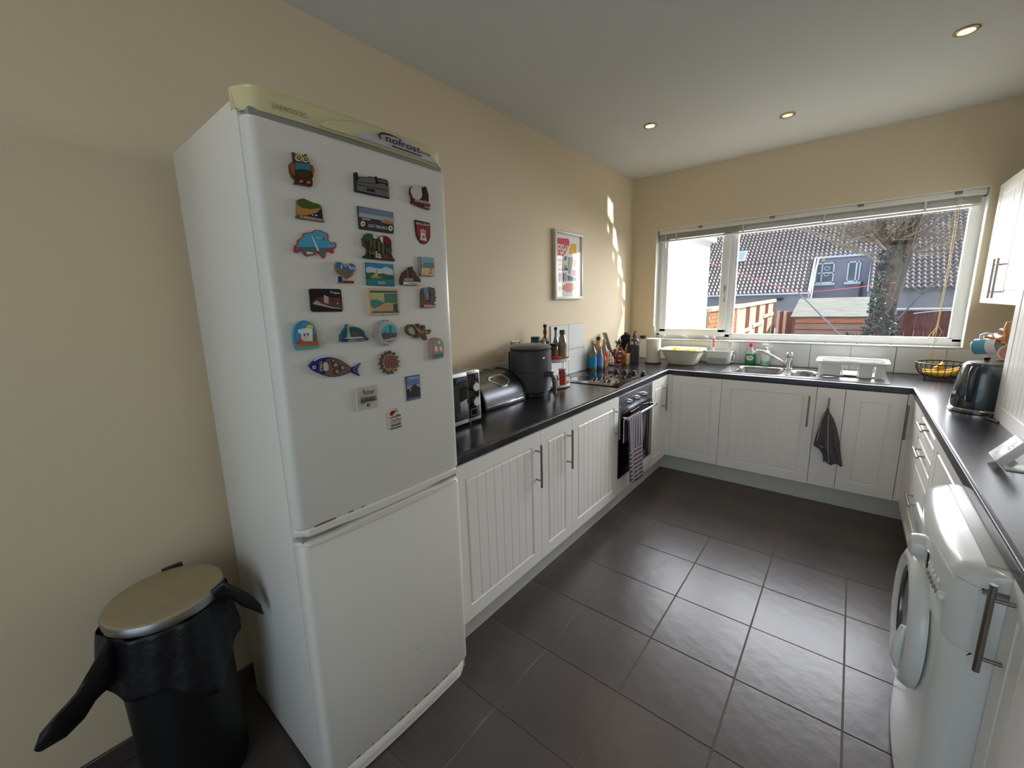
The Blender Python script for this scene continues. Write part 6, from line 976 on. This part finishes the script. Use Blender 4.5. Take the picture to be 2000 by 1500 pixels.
for k in range(3):
    a = -1.0+k*2.1; g = G(); g.tube([(fx_+.075*math.cos(a), fy_+.075*math.sin(a), ZW+.018), (fx_+.078*math.cos(a), fy_+.078*math.sin(a), ZW+.004)], [.004, .006], 8); g.build('foot', BW, t)
BAN = mat('banana_yellow', (222, 178, 52), .5, noise=(14, .18))
def banana(pts, nm, lab):
    g = G(); n = len(pts); rs = [.006]+[.018]*(n-2)+[.007]; rs[1] = .014; rs[-2] = .013
    g.tube(pts, rs, 10); o = g.build('banana', BAN, origin=pts[0]); tag(o, lab, 'banana', 'bananas in the wire basket')
    a = Vector(pts[-1]); d = (a-Vector(pts[-2])).normalized(); g = G(); g.tube([a, a+d*.018], [.006, .004], 8); g.build('stalk', mat('banana_stalk', (96, 70, 34), .7), o)
banana([(fx_-.100, fy_-.045, ZW+.052), (fx_-.075, fy_-.055, ZW+.045), (fx_-.03, fy_-.06, ZW+.042), (fx_+.02, fy_-.055, ZW+.045), (fx_+.055, fy_-.045, ZW+.058), (fx_+.078, fy_-.035, ZW+.078)], 'a', 'banana lying across the front of the wire basket')
banana([(fx_-.095, fy_+.0, ZW+.060), (fx_-.065, fy_-.005, ZW+.052), (fx_-.02, fy_-.01, ZW+.050), (fx_+.03, fy_-.01, ZW+.056), (fx_+.065, fy_-.01, ZW+.072), (fx_+.083, fy_-.01, ZW+.090)], 'b', 'middle banana curving up to the right of the wire basket')
banana([(fx_-.045, fy_-.030, ZW+.078), (fx_-.025, fy_-.015, ZW+.080), (fx_-.008, fy_+.005, ZW+.086), (fx_+.0, fy_+.02, ZW+.100), (fx_+.002, fy_+.03, ZW+.112)], 'c', 'short upturned banana in the centre of the wire basket')
banana([(fx_-.05, fy_+.045, ZW+.050), (fx_-.02, fy_+.05, ZW+.045), (fx_+.02, fy_+.05, ZW+.046), (fx_+.055, fy_+.04, ZW+.056), (fx_+.08, fy_+.025, ZW+.075)], 'd', 'banana at the back of the wire basket')
# kettle
kx, ky = 2.312, -1.170
KM = mat('kettle_slate_blue', (50, 60, 66), .12, coat=.6)
t = thing('kettle', 'glossy dark slate kettle with a chrome base on the right worktop', 'kettle', (kx, ky, ZW))
g = G(); g.lathe([(.096, 0), (.104, .003), (.105, .016), (.101, .022)], (kx, ky, ZW), 48); g.build('chrome_base', CHROME, t)
g = G(); g.lathe([(.100, .022), (.101, .03), (.097, .09), (.088, .16), (.079, .215), (.074, .232), (.066, .238)], (kx, ky, ZW), 56); g.build('kettle_body', KM, t, ang=60)
g = G(); g.lathe([(.066, .236), (.062, .243), (.03, .249), (1e-6, .251)], (kx, ky, ZW), 40); g.build('lid', mat('kettle_lid_grey', (96, 98, 96), .35), t)
g = G(); g.lathe([(.008, .249), (.012, .262), (.014, .268), (1e-6, .272)], (kx, ky, ZW), 20); g.build('lid_knob', BLACK, t)
dx, dy = math.cos(R(-118)), math.sin(R(-118))
g = G(); g.tube([(kx+dx*.070, ky+dy*.070, ZW+.222), (kx+dx*.108, ky+dy*.108, ZW+.226), (kx+dx*.122, ky+dy*.122, ZW+.205), (kx+dx*.126, ky+dy*.126, ZW+.13), (kx+dx*.118, ky+dy*.118, ZW+.075), (kx+dx*.098, ky+dy*.098, ZW+.062)], [.011, .012, .012, .011, .010, .009], 12, flat=.8); g.build('handle', KM, t)
dx, dy = math.cos(R(62)), math.sin(R(62))
g = G(); g.tube([(kx+dx*.070, ky+dy*.070, ZW+.165), (kx+dx*.095, ky+dy*.095, ZW+.20), (kx+dx*.105, ky+dy*.105, ZW+.228)], [.024, .018, .011], 14); g.build('spout', KM, t)
g = G(); g.tube([(kx+.03, ky-.104, ZW+.006), (kx+.0, ky-.15, ZW+.005), (kx+.02, ky-.19, ZW+.005), (2.342, -1.40, ZW+.005)], .0035, 8)
g.build('power_cord', BLACK, t)
# mug tree
mx_, my = 2.405, -.960
t = thing('mug_tree', 'wooden mug tree with mugs behind the kettle', 'mug tree', (mx_, my, ZW))
MW = mat('honey_wood', (190, 135, 75), .45, noise=(20, .15, (1, 1, 8)))
g = G(); g.lathe([(.07, 0), (.072, .010), (.060, .016), (.012, .018), (.011, .36), (.016, .372), (.020, .40), (.015, .425), (1e-6, .43)], (mx_, my, ZW), 24); g.build('post', MW, t)
pegs = []
for k, (a, z) in enumerate(((190, .33), (250, .31), (310, .335), (200, .20), (265, .19), (130, .32))):
    a = R(a); p0 = Vector((mx_, my, ZW+z)); p1 = p0+Vector((.085*math.cos(a), .085*math.sin(a), .022)); g = G(); g.tube([p0, p1], .006, 8); g.build('peg', MW, t); pegs.append((p1, a))
def mug(c, ax, col, lab, band=None, r=.040, h=.092, inner=(236, 234, 228)):
    """mug with its mouth towards ax"""
    ax = Vector(ax).normalized(); q = ax.to_track_quat('Z', 'Y').to_matrix().to_4x4(); q.translation = Vector(c)
    t = thing('mug', lab, 'mug', c, 'mugs on the mug tree')
    def B(g, nm, mm, par=t):
        g.bm.transform(q); return g.build(nm, mm, par)
    g = G(); g.lathe([(r*.92, -h/2), (r, -h/2+.004), (r, h/2-.001), (r-.002, h/2), (r-.004, h/2-.002), (r-.004, -h/2+.006), (1e-6, -h/2+.006)], n=32); B(g, 'mug_body', mat('mug_%d_%d_%d' % col, col, .2, coat=.3))
    if band: g = G(); g.lathe([(r+.0006, -h*.46), (r+.0006, h*.10)], n=32); B(g, 'painted_band', mat('mug_%d_%d_%d' % band, band, .25, coat=.3))
    g = G(); g.tube([(0, r-.002, h*.28), (0, r+.020, h*.24), (0, r+.026, 0), (0, r+.018, -h*.24), (0, r-.002, -h*.28)], .0055, 10); B(g, 'handle', mat('mug_%d_%d_%d' % col, col, .2, coat=.3))
mug((2.345, -.935, ZW+.300), (.80, -.58, .15), (228, 228, 224), 'white mug with a blue painted band hanging sideways, highest on the tree', (92, 165, 192))
mug((2.408, -1.062, ZW+.275), (-.35, -.90, .25), (215, 205, 195), 'pale mug with an orange patterned inside, right of the blue mug', (200, 140, 110))
mug((2.395, -1.050, ZW+.190), (-.55, -.6, .55), (205, 190, 205), 'mug with purple leaf pattern low on the mug tree', (140, 105, 150))
mug((2.400, -.862, ZW+.318), (-.2, .95, .1), (190, 150, 140), 'dusky pink mug at the back of the mug tree')
# room thermostat on its stand
t = thing('room_thermostat', 'white room thermostat with a grey screen on a small stand on the right worktop', 'thermostat', (2.255, -2.085, ZW))
wn = Vector((-.82, 0, .57)).normalized(); upv = Vector((.57, 0, .82)).normalized(); yv = Vector((0, 1, 0)); c = Vector((2.245, -2.060, .962))
def TB(cc, hw, hh, hd, b, nm, mm, par=t): return G().obox(cc, yv*hw, upv*hh, wn*hd, b).build(nm, mm, par)
tb = TB(c, .050, .047, .0135, .004, 'thermostat_body', PWHITE)
TB(c+wn*.0138+upv*.020+yv*.012, .028, .017, .0006, 0, 'screen', mat('lcd_grey', (118, 128, 118), .25), tb)
TB(c+wn*.0138+upv*.0195+yv*(-.028), .004, .003, .001, 0, 'button', mat('grey_button', (150, 150, 150), .4), tb); TB(c+wn*.0138+upv*.006+yv*(-.028), .004, .003, .001, 0, 'button', mat('grey_button', (150, 150, 150), .4), tb)
TB(c+wn*.0138-upv*.025+yv*.015, .004, .004, .0006, 0, 'emblem', mat('pale_emblem', (190, 180, 178), .4), tb)
G().obox((2.262, -2.09, ZW+.0025), (.030, 0, 0), (0, .035, 0), (0, 0, .0025), .001).build('stand_foot', PWHITE, t)
G().obox((2.250, -2.085, ZW+.013), wn*.0015, (0, .025, 0), upv*.014).build('stand_arm', PWHITE, t)
# ================================================================ outside the window
struct(G().box(-25, 30, .17, 60, -.35, -.30).build('ground', mat('garden_paving', (150, 145, 135), .9, noise=(1.5, .25), bump=(6, .4, .01))))
# neighbouring white rendered extension
t = thing('white_extension', 'sunlit white rendered extension wall left of the window view', 'building', (-1.5, 2.3, -.3))
REN = mat('white_render', (240, 240, 236), .9, bump=(40, .3, .004))
G().box(-3.0, -.300, .32, 4.10, -.30, 2.46).build('wall', REN, t)
G().box(-3.0, -.22, .32, 4.20, 2.46, 2.58).build('fascia', mat('white_fascia', (235, 238, 240), .4), t)
g = G(); g.prism([(-3.0, 2.58), (-.18, 2.58), (-1.6, 3.2), (-3.0, 3.2)], lambda a, b, w: Vector((a, w, b)), .32, 4.25); g.build('roof', mat('slate_roof', (80, 78, 84), .7), t)
# brick garden wall running away beyond it
BR = mat('orange_brick', (206, 138, 102), .85, noise=(9, .25), bump=(60, .4, .004)); MO = mat('mortar', (176, 160, 140), .95)
t = thing('brick_garden_wall', 'orange brick garden wall with stone coping beyond the white extension', 'wall', (-.4, 6.3, -.3))
G().box(-.52, -.262, 4.15, 8.4, -.30, 1.235).build('mortar_core', MO, t)
bmh = None
for r in range(9):
    z = 1.235-.078*(r+1)
    for k in range(16):
        y0 = 4.16+k*.232+(.116 if r % 2 else 0)
        if bmh is None: o = G().box(-.004, .010, 0, .220, 0, .066, .003, 1).build('brick', BR); o.parent = t; bmh = o.data
        else: o = bpy.data.objects.new('brick', bmh); COL.objects.link(o); o.parent = t
        o.location = Vector((-.262+random.uniform(-.002, .002), y0, z+.006))-t.location
for k in range(9):
    G().box(-.56, -.22, 4.15+k*.47, 4.15+k*.47+.462, 1.235, 1.315, .01, 1).build('coping_stone', mat('coping_stone', (196, 192, 184), .9, noise=(8, .15)), t)
# paddock style board fence and gate running away
PALE = mat('weathered_pale_board', (222, 205, 178), .85, noise=(9, .28, (3, 3, .6)), bump=(30, .4, .003)); RB = mat('red_brown_stain', (124, 66, 50), .8, noise=(12, .25, (3, 3, .5)))
def boards(name, label, p0, p1, n, ztop0, ztop1, zb, pat, rails=(), cat='fence'):
    p0, p1 = Vector(p0), Vector(p1); d = (p1-p0); L = d.length; d.normalize(); nrm = Vector((d.y, -d.x, 0))
    t = thing(name, label, cat, ((p0+p1)/2).to_tuple()[:2]+(zb,))
    w = L/n
    for k in range(n):
        c = p0+d*(w*(k+.5)); zt = ztop0+(ztop1-ztop0)*(k+.5)/n; zt += random.uniform(-.01, .01)
        mm = PALE if pat[k % len(pat)] else RB; off = .020 if pat[k % len(pat)] else .028
        G().obox((c+nrm*off).to_tuple()[:2]+((zt+zb)/2,), d*(w*.5-.004), nrm*.011, (0, 0, (zt-zb)/2), .002).build('board', mm, t, smooth=False)
    for z0, z1, a, b in rails:
        A = p0+d*(L*a); B = p0+d*(L*b); c = (A+B)/2+nrm*.045
        g = G(); q = Vector((B.x-A.x, B.y-A.y, z1-z0)); g.obox(c.to_tuple()[:2]+((z0+z1)/2,), q/2, nrm*.012, Vector((0, 0, 1)).cross(nrm).normalized().cross(nrm)*.035, .002); g.build('rail', PALE, t, smooth=False)
    return t
t = boards('board_fence', 'sun-bleached board gate with red-brown posts left of the shed', (.20, 4.10, 0), (.395, 7.0, 0), 12, 1.33, 1.40, -.3, (1, 1, 0, 1, 1, 0, 1, 1, 0, 1, 1, 0), ((1.335, 1.395, 0, .96), (.86, .90, .0, .3), (.93, .97, .33, .62), (1.08, 1.11, .62, .9), (.62, .65, .62, .9)), 'gate')
t = boards('board_fence', 'low run of pale and brown boards between the gate and the shed', (.44, 7.4, 0), (.82, 6.9, 0), 5, 1.15, 1.13, -.3, (1, 0, 1, 0, 0))
# shed
t = thing('garden_shed', 'small timber garden shed with a pale felt roof in front of the tree', 'shed', (1.5, 6.6, -.3))
SHB = mat('shed_board', (150, 116, 104), .85, noise=(7, .22, (.6, 3, 3))); n = 10
for k in range(n):
    z1 = 1.06-k*.125; G().box(.875, 2.37, 5.975-.004*(k % 2), 6.0, z1-.113, z1, .004, 1).build('board', mat('shed_top_board', (184, 120, 90), .85, noise=(7, .2, (.6, 3, 3))) if k == 0 else SHB, t, smooth=False)
G().box(.88, 2.37, 6.004, 8.0, -.3, 1.06).build('shed_body', mat('shed_shadow', (60, 42, 36), .9), t)
G().box(.865, .91, 5.965, 6.0, -.3, 1.06, .003).build('corner_trim', RB, t)
FEL = mat('green_grey_felt', (148, 144, 134), .9, noise=(5, .2, (1, 3, 1)), bump=(30, .3, .004))
g = G(); g.add([(.83, 5.90, 1.055), (2.39, 5.90, 1.055), (2.39, 7.0, 1.40), (.86, 7.0, 1.40), (.83, 5.90, 1.075), (2.39, 5.90, 1.075), (2.39, 7.0, 1.42), (.86, 7.0, 1.42)], [(0, 1, 2, 3), (7, 6, 5, 4), (0, 4, 5, 1), (1, 5, 6, 2), (2, 6, 7, 3), (3, 7, 4, 0)])
g.build('roof', FEL, t, smooth=False)
G().box(.83, 2.39, 5.885, 5.90, 1.045, 1.072).build('roof_edge', mat('dark_edge', (60, 62, 60), .7), t)
# dark fence on the right
RF = mat('dark_red_fence', (92, 52, 50), .85, noise=(9, .25, (3, 3, .6)))
t = thing('dark_red_fence', 'dark red board fence right of the tree', 'fence', (3.4, 6.0, -.3))
for k in range(19):
    x = 2.41+k*.125; G().box(x, x+.120, 6.0+.012*(k % 2), 6.018+.012*(k % 2), -.3, 1.165+random.uniform(-.006, .006), .002, 1).build('board', RF, t, smooth=False)
G().box(2.38, 4.8, 5.975, 6.0, 1.19, 1.215).build('top_wire', mat('pale_wire', (215, 215, 210), .5), t)
g = G()
for k in range(9):
    x = 2.62+k*.13; g.tube([(x, 5.985, 1.12+.05*math.sin(k*.42)), (x+.13, 5.985, 1.12+.05*math.sin((k+1)*.42))], .008, 6)
g.build('curved_rail', mat('pale_wire', (215, 215, 210), .5), t)
# ---------------------------------------------------------------- terrace of houses
HX = mat('grey_render', (150, 146, 152), .95, noise=(3, .08), bump=(30, .3, .01))
t = thing('terraced_house', 'grey rendered house with a pantile roof, white windows and a skylight', 'house', (0, 26, -.3))
G().box(-16, -.20, 24.2, 30, -.3, 1.55).build('wall', HX, t); G().box(2.30, 14, 24.2, 30, -.3, 1.58).build('wall', HX, t)
G().box(-.20, 2.30, 26.2, 30, -.3, 3.52).build('wall', mat('purple_grey_render', (146, 140, 156), .95, noise=(3, .08)), t)
def tiles(x0, x1, ya, yb, za, m_tan=.84):
    """pantile roof slope: one rolled tile per cell, courses lapped"""
    w, cl_ = .215, .235; nx = int((x1-x0)/w); ny = int((yb-ya)/cl_)+1; vs, F = [], []
    pr = [(0, .0), (.18, .052), (.42, .070), (.62, .036), (.82, -.012), (1.0, .0)]
    for j in range(ny):
        y0 = ya+j*cl_; y1 = min(y0+cl_*1.0, yb); z0 = za+(y0-ya)*m_tan; z1 = za+(y1-ya)*m_tan
        for i in range(nx):
            b = len(vs); xx = x1-(i+1)*w+random.uniform(-.003, .003)
            for a, h in pr: vs.append((xx+a*w, y0-.03, z0+h+.030))
            for a, h in pr: vs.append((xx+a*w, y1, z1+h-.008))
            for a, h in pr: vs.append((xx+a*w, y0-.02, z0+h-.012))
            for k in range(5): F.append((b+k, b+k+1, b+6+k+1, b+6+k)); F.append((b+12+k, b+12+k+1, b+k+1, b+k))
    return vs, F
RT = mat('grey_brown_pantile', (112, 98, 98), .30, noise=(2.5, .25), spec=1.0)
for a, b, c in ((-12.0, -.22, 24.0), (2.30, 12.0, 24.0)):
    vs, F = tiles(a, b, c, 26.3, 1.63); me = bpy.data.meshes.new('roof_tiles'); me.from_pydata(vs, [], F); me.materials.append(RT); me.shade_smooth(); me.set_sharp_from_angle(angle=R(50))
    o = bpy.data.objects.new('roof_tiles', me); COL.objects.link(o); o.parent = t; me.transform(Matrix.Translation(-t.location)); o['kind'] = 'stuff'
vs, F = tiles(-12.0, 12.0, 26.18, 29.0, 1.63+2.18*.84); me = bpy.data.meshes.new('roof_tiles'); me.from_pydata(vs, [], F); me.materials.append(RT); me.shade_smooth(); me.set_sharp_from_angle(angle=R(50))
o = bpy.data.objects.new('roof_tiles', me); COL.objects.link(o); o.parent = t; me.transform(Matrix.Translation(-t.location)); o['kind'] = 'stuff'
g = G(); g.add([(-12, 24.0, 1.60), (-.22, 24.0, 1.60), (-.22, 29, 5.78), (-12, 29, 5.78)], [(0, 1, 2, 3)]); g.add([(2.30, 24.0, 1.60), (12, 24.0, 1.60), (12, 29, 5.78), (2.30, 29, 5.78)], [(0, 1, 2, 3)]); g.add([(-.22, 26.2, 3.45), (2.3, 26.2, 3.45), (2.3, 29, 5.78), (-.22, 29, 5.78)], [(0, 1, 2, 3)])
g.build('roof_deck', mat('dark_felt', (50, 48, 50), .9), t)
g = G(); g.tube([(-12, 29.0, 5.86), (12, 29.0, 5.86)], .10, 8); g.build('ridge_tiles', RT, t)
WF = mat('white_upvc_far', (225, 232, 240), .4)
g = G(); g.box(-12, -.22, 23.93, 24.0, 1.56, 1.64); g.build('gutter', WF, t); g = G(); g.box(2.30, 12, 23.93, 24.0, 1.58, 1.66); g.build('gutter', mat('grey_gutter', (90, 92, 98), .5), t)
g = G(); g.box(-.21, 2.3, 26.08, 26.2, 3.50, 3.60); g.build('gutter', WF, t)
g = G(); g.obox((-.17, 25.05, 2.52), (0, 1.12, .94), (.04, 0, 0), (0, -.09, .11)); g.build('bargeboard', mat('pale_bargeboard', (235, 225, 210), .6), t)
g = G(); g.tube([(-.02, 26.05, 3.5), (-.05, 24.9, 2.6), (-.10, 24.1, .6)], .045, 8); g.build('downpipe', WF, t)
g = G(); g.tube([(2.02, 26.1, 2.1), (2.02, 26.1, -.3)], .07, 8); g.build('downpipe', mat('black_pipe', (30, 30, 34), .5), t)
GF = mat('far_window_glass', (70, 84, 92), .06, spec=.9)
def far_window(x0, x1, z0, z1, bars=True):
    g = G(); y = 26.12; w = .06
    for b in ((x0, x1, z0, z0+w), (x0, x1, z1-w, z1), (x0, x0+w, z0, z1), (x1-w, x1, z0, z1)): g.box(b[0], b[1], y, y+.06, b[2], b[3])
    if bars: g.box(x0, x1, y, y+.06, (z0+z1)/2-.03, (z0+z1)/2+.03); g.box(x0+(x1-x0)*.32, x0+(x1-x0)*.32+.05, y, y+.06, z0, z1)
    else: g.box(x0+(x1-x0)*.62, x0+(x1-x0)*.62+.07, y, y+.06, z0, z1)
    o = g.build('window', WF, t, smooth=False); G().box(x0+w, x1-w, y+.04, y+.05, z0+w, z1-w).build('pane', GF, o)
    G().box(x0-.08, x1+.08, y-.10, y+.06, z0-.14, z0, .01).build('sill', WF, o)
far_window(-.10, .76, 2.125, 3.24); far_window(1.336, 1.90, 2.13, 3.22, False)
for k in range(3):
    g = G(); x = .42+.0*k; g.tube([(x+.12*math.cos(a), 26.13, 2.95-.02-.35*k*.9+.10*math.sin(a)) for a in [2*math.pi*i/14 for i in range(14)]], .02, 5, closed=True); g.build('window_ornament', WF, t) if k < 2 else g.bm.free()
G().box(.12, .30, 26.14, 26.19, 3.32, 3.50).build('vent_cover', mat('yellow_box', (225, 175, 90), .6), t)
g = G(); sk_ = [(-4.55, 25.85), (-3.75, 25.85)]
zf = lambda y: 1.63+(y-24)*.84+.075
for nm, mm, e, h in (('skylight_frame', mat('skylight_frame', (215, 212, 205), .4), 0, .05), ('skylight_pane', mat('skylight_glass', (150, 170, 180), .05, spec=.9), .09, .065)):
    x0, x1, y0, y1 = -4.75+e, -3.85-e, 26.35+e, 27.15-e
    g = G(); g.add([(x0, y0, zf(y0)), (x1, y0, zf(y0)), (x1, y1, zf(y1)), (x0, y1, zf(y1)), (x0, y0-.03, zf(y0)+h), (x1, y0-.03, zf(y0)+h), (x1, y1-.03, zf(y1)+h), (x0, y1-.03, zf(y1)+h)], [(0, 1, 2, 3), (4, 5, 6, 7), (0, 4, 5, 1), (1, 5, 6, 2), (2, 6, 7, 3), (3, 7, 4, 0)]); g.build(nm, mm, t, smooth=False)
g = G(); g.box(-1.75, -1.35, 24.05, 24.2, 1.22, 1.36, .03); g.build('wall_light', mat('black_pipe', (30, 30, 34), .5), t)
# ---------------------------------------------------------------- washing line
PINK = mat('pink_line', (235, 95, 120), .6)
t = thing('washing_line', 'pink washing line crossing the window view', 'washing line', (1.0, 5, 1.5))
for a, b in (((-.30, 4.0, 2.12), (1.003, 5.0, 1.535)), ((1.003, 5.0, 1.535), (2.19, 3.32, 1.62))):
    a, b = Vector(a), Vector(b); g = G(); g.tube([a+(b-a)*u-Vector((0, 0, .05*math.sin(math.pi*u)*.2)) for u in [i/8 for i in range(9)]], .0045, 6); g.build('line', PINK, t)
GP = mat('grey_metal_pole', (120, 122, 128), .35, .8)
g = G(); g.tube([(1.003, 5.0, 1.535), (1.62, 3.3, 1.0), (1.98, 2.3, .70)], .011, 8); o = g.build('line_prop', GP, origin=(1.3, 4, 0)); tag(o, 'thin metal line prop slanting down to the right in front of the shed', 'pole')
g = G(); g.tube([(2.285, 4.0, 1.088), (2.512, 4.0, 1.462), (2.72, 3.5, 1.80), (2.95, 3.0, 2.15)], .010, 8); g.tube([(2.512, 4.0, 1.462), (2.285, 3.6, 1.64)], .008, 8); g.tube([(2.285, 4.0, 1.088), (2.05, 4.3, .7), (1.6, 5, -.3)], .010, 8); o = g.build('line_pole', GP, origin=(2.5, 4, 0)); tag(o, 'pale angled line pole right of the tree trunk', 'pole')
# ---------------------------------------------------------------- tree
random.seed(11)
BARK = mat('grey_brown_bark', (84, 74, 62), .85, noise=(12, .35, (1, 1, .25)), bump=(14, .5, .01))
TX, TY = 2.10, 3.5
t = thing('ivy_tree', 'bare pruned tree with ivy on its trunk outside the window', 'tree', (TX, TY, -.3))
def limb(pts, rs, n=12, nm='limb'):
    g = G(); P = []
    rr = []
    for i in range(len(pts)-1):
        a, b = Vector(pts[i]), Vector(pts[i+1])
        for k in range(4):
            u = k/4; P.append(a+(b-a)*u+Vector((random.uniform(-1, 1), random.uniform(-1, 1), 0))*rs[i]*.10); rr.append((rs[i]+(rs[i+1]-rs[i])*u)*random.uniform(.93, 1.07))
    P.append(Vector(pts[-1])); rr.append(rs[-1]); g.tube(P, rr, n); return g.build(nm, BARK, t)
limb([(2.02, TY, -.3), (2.06, TY, .6), (2.10, TY, 1.2), (2.16, TY, 1.75), (2.19, TY, 1.9)], [.15, .105, .085, .078, .075], nm='trunk')
limb([(2.15, TY+.03, .9), (2.22, TY+.05, 1.6), (2.27, TY+.06, 2.05), (2.32, TY+.06, 2.55), (2.42, TY+.1, 3.3)], [.05, .062, .062, .052, .03])
limb([(2.17, TY-.02, 1.8), (2.08, TY-.05, 2.08), (2.00, TY-.05, 2.25), (1.93, TY-.1, 2.6), (1.85, TY-.1, 3.1)], [.075, .055, .045, .038, .02])
limb([(2.18, TY, 1.85), (2.17, TY, 2.2), (2.16, TY, 2.6), (2.12, TY, 3.2)], [.055, .045, .036, .02])
tw = G()
def twig(p, d, L, r, dep):
    P = [Vector(p)]; d = Vector(d).normalized()
    for k in range(4):
        d = (d+Vector((random.uniform(-.35, .35), random.uniform(-.35, .35), random.uniform(-.22, .30)))).normalized(); P.append(P[-1]+d*L/4)
    tw.tube(P, [r, r*.85, r*.65, r*.5, r*.3], 5)
    if dep:
        for k in range(3): q = P[random.randint(1, 4)]; twig(q, d+Vector((random.uniform(-1, 1), random.uniform(-1, 1), random.uniform(-.4, .8))), L*.55, r*.55, dep-1)
heads = [((2.02, TY-.06, 2.15), 1), ((2.30, TY+.06, 2.0), 1.2), ((2.28, TY+.05, 2.2), 1.1), ((2.00, TY-.05, 2.25), 1), ((2.17, TY, 2.2), 1), ((2.33, TY+.06, 2.4), 1), ((2.18, TY, 2.45), 1)]
for (p, s) in heads:
    for k in range(15):
        a = random.uniform(0, 2*math.pi); twig(p, (math.cos(a)*1.3, math.sin(a)*.6, random.uniform(-.1, .9)), random.uniform(.30, .62)*s, .0075, 2)
for p0, d0, L in (((2.0, 3.45, 2.13), (-1, -.2, .25), .8), ((1.98, 3.45, 2.2), (-1, .1, .05), .7), ((2.05, 3.4, 2.05), (-.9, -.3, .5), .75), ((1.98, 3.45, 2.0), (-1, -.1, .12), .95), ((1.95, 3.4, 2.3), (-1, 0, .02), .9), ((2.0, 3.4, 1.9), (-.9, -.2, .3), .7), ((2.35, 3.5, 2.0), (1, 0, .35), .6), ((2.36, 3.5, 2.2), (1, .1, .6), .6)): twig(p0, d0, L, .016, 2)
o = tw.build('twigs', mat('pale_twig', (122, 114, 104), .55), t, normals=False); o['kind'] = 'stuff'
iv = G(); LV = []
def leaf(p, s):
    n = Vector((random.uniform(-1, 1), random.uniform(-1.2, .3), random.uniform(-.3, 1))).normalized(); u = n.cross(Vector((random.uniform(-1, 1), random.uniform(-1, 1), random.uniform(-1, 1)))).normalized(); w = n.cross(u)
    iv.add([p-u*s, p-w*s*.5+n*s*.12, p+u*s, p+w*s*.5+n*s*.12], [(0, 1, 2), (0, 2, 3)])
for k in range(4600):
    z = -.2+random.random()**1.15*2.35; a = random.uniform(0, 2*math.pi)
    cx0 = 2.02+.065*(z+.3)*.95; r = .095+random.random()*.05
    if z < 1.25: r += (1.25-z)*random.random()*.30
    if math.cos(a) > .2 and z > 1.25 and random.random() < .85: continue
    leaf(Vector((cx0+r*math.cos(a)-(.03 if z > 1.2 else 0), TY+r*math.sin(a), z)), random.uniform(.018, .032))
for k in range(700):
    a = random.uniform(0, 6.28); r = random.random()*.35; leaf(Vector((1.78+r*math.cos(a), TY-.1+r*math.sin(a)*.7, .55+random.random()*.42*(1-r))), random.uniform(.02, .034))
o = iv.build('ivy_leaves', mat('dark_ivy', (40, 46, 32), .28, spec=1.0, noise=(8, .35)), t, smooth=False, normals=False); o['kind'] = 'stuff'
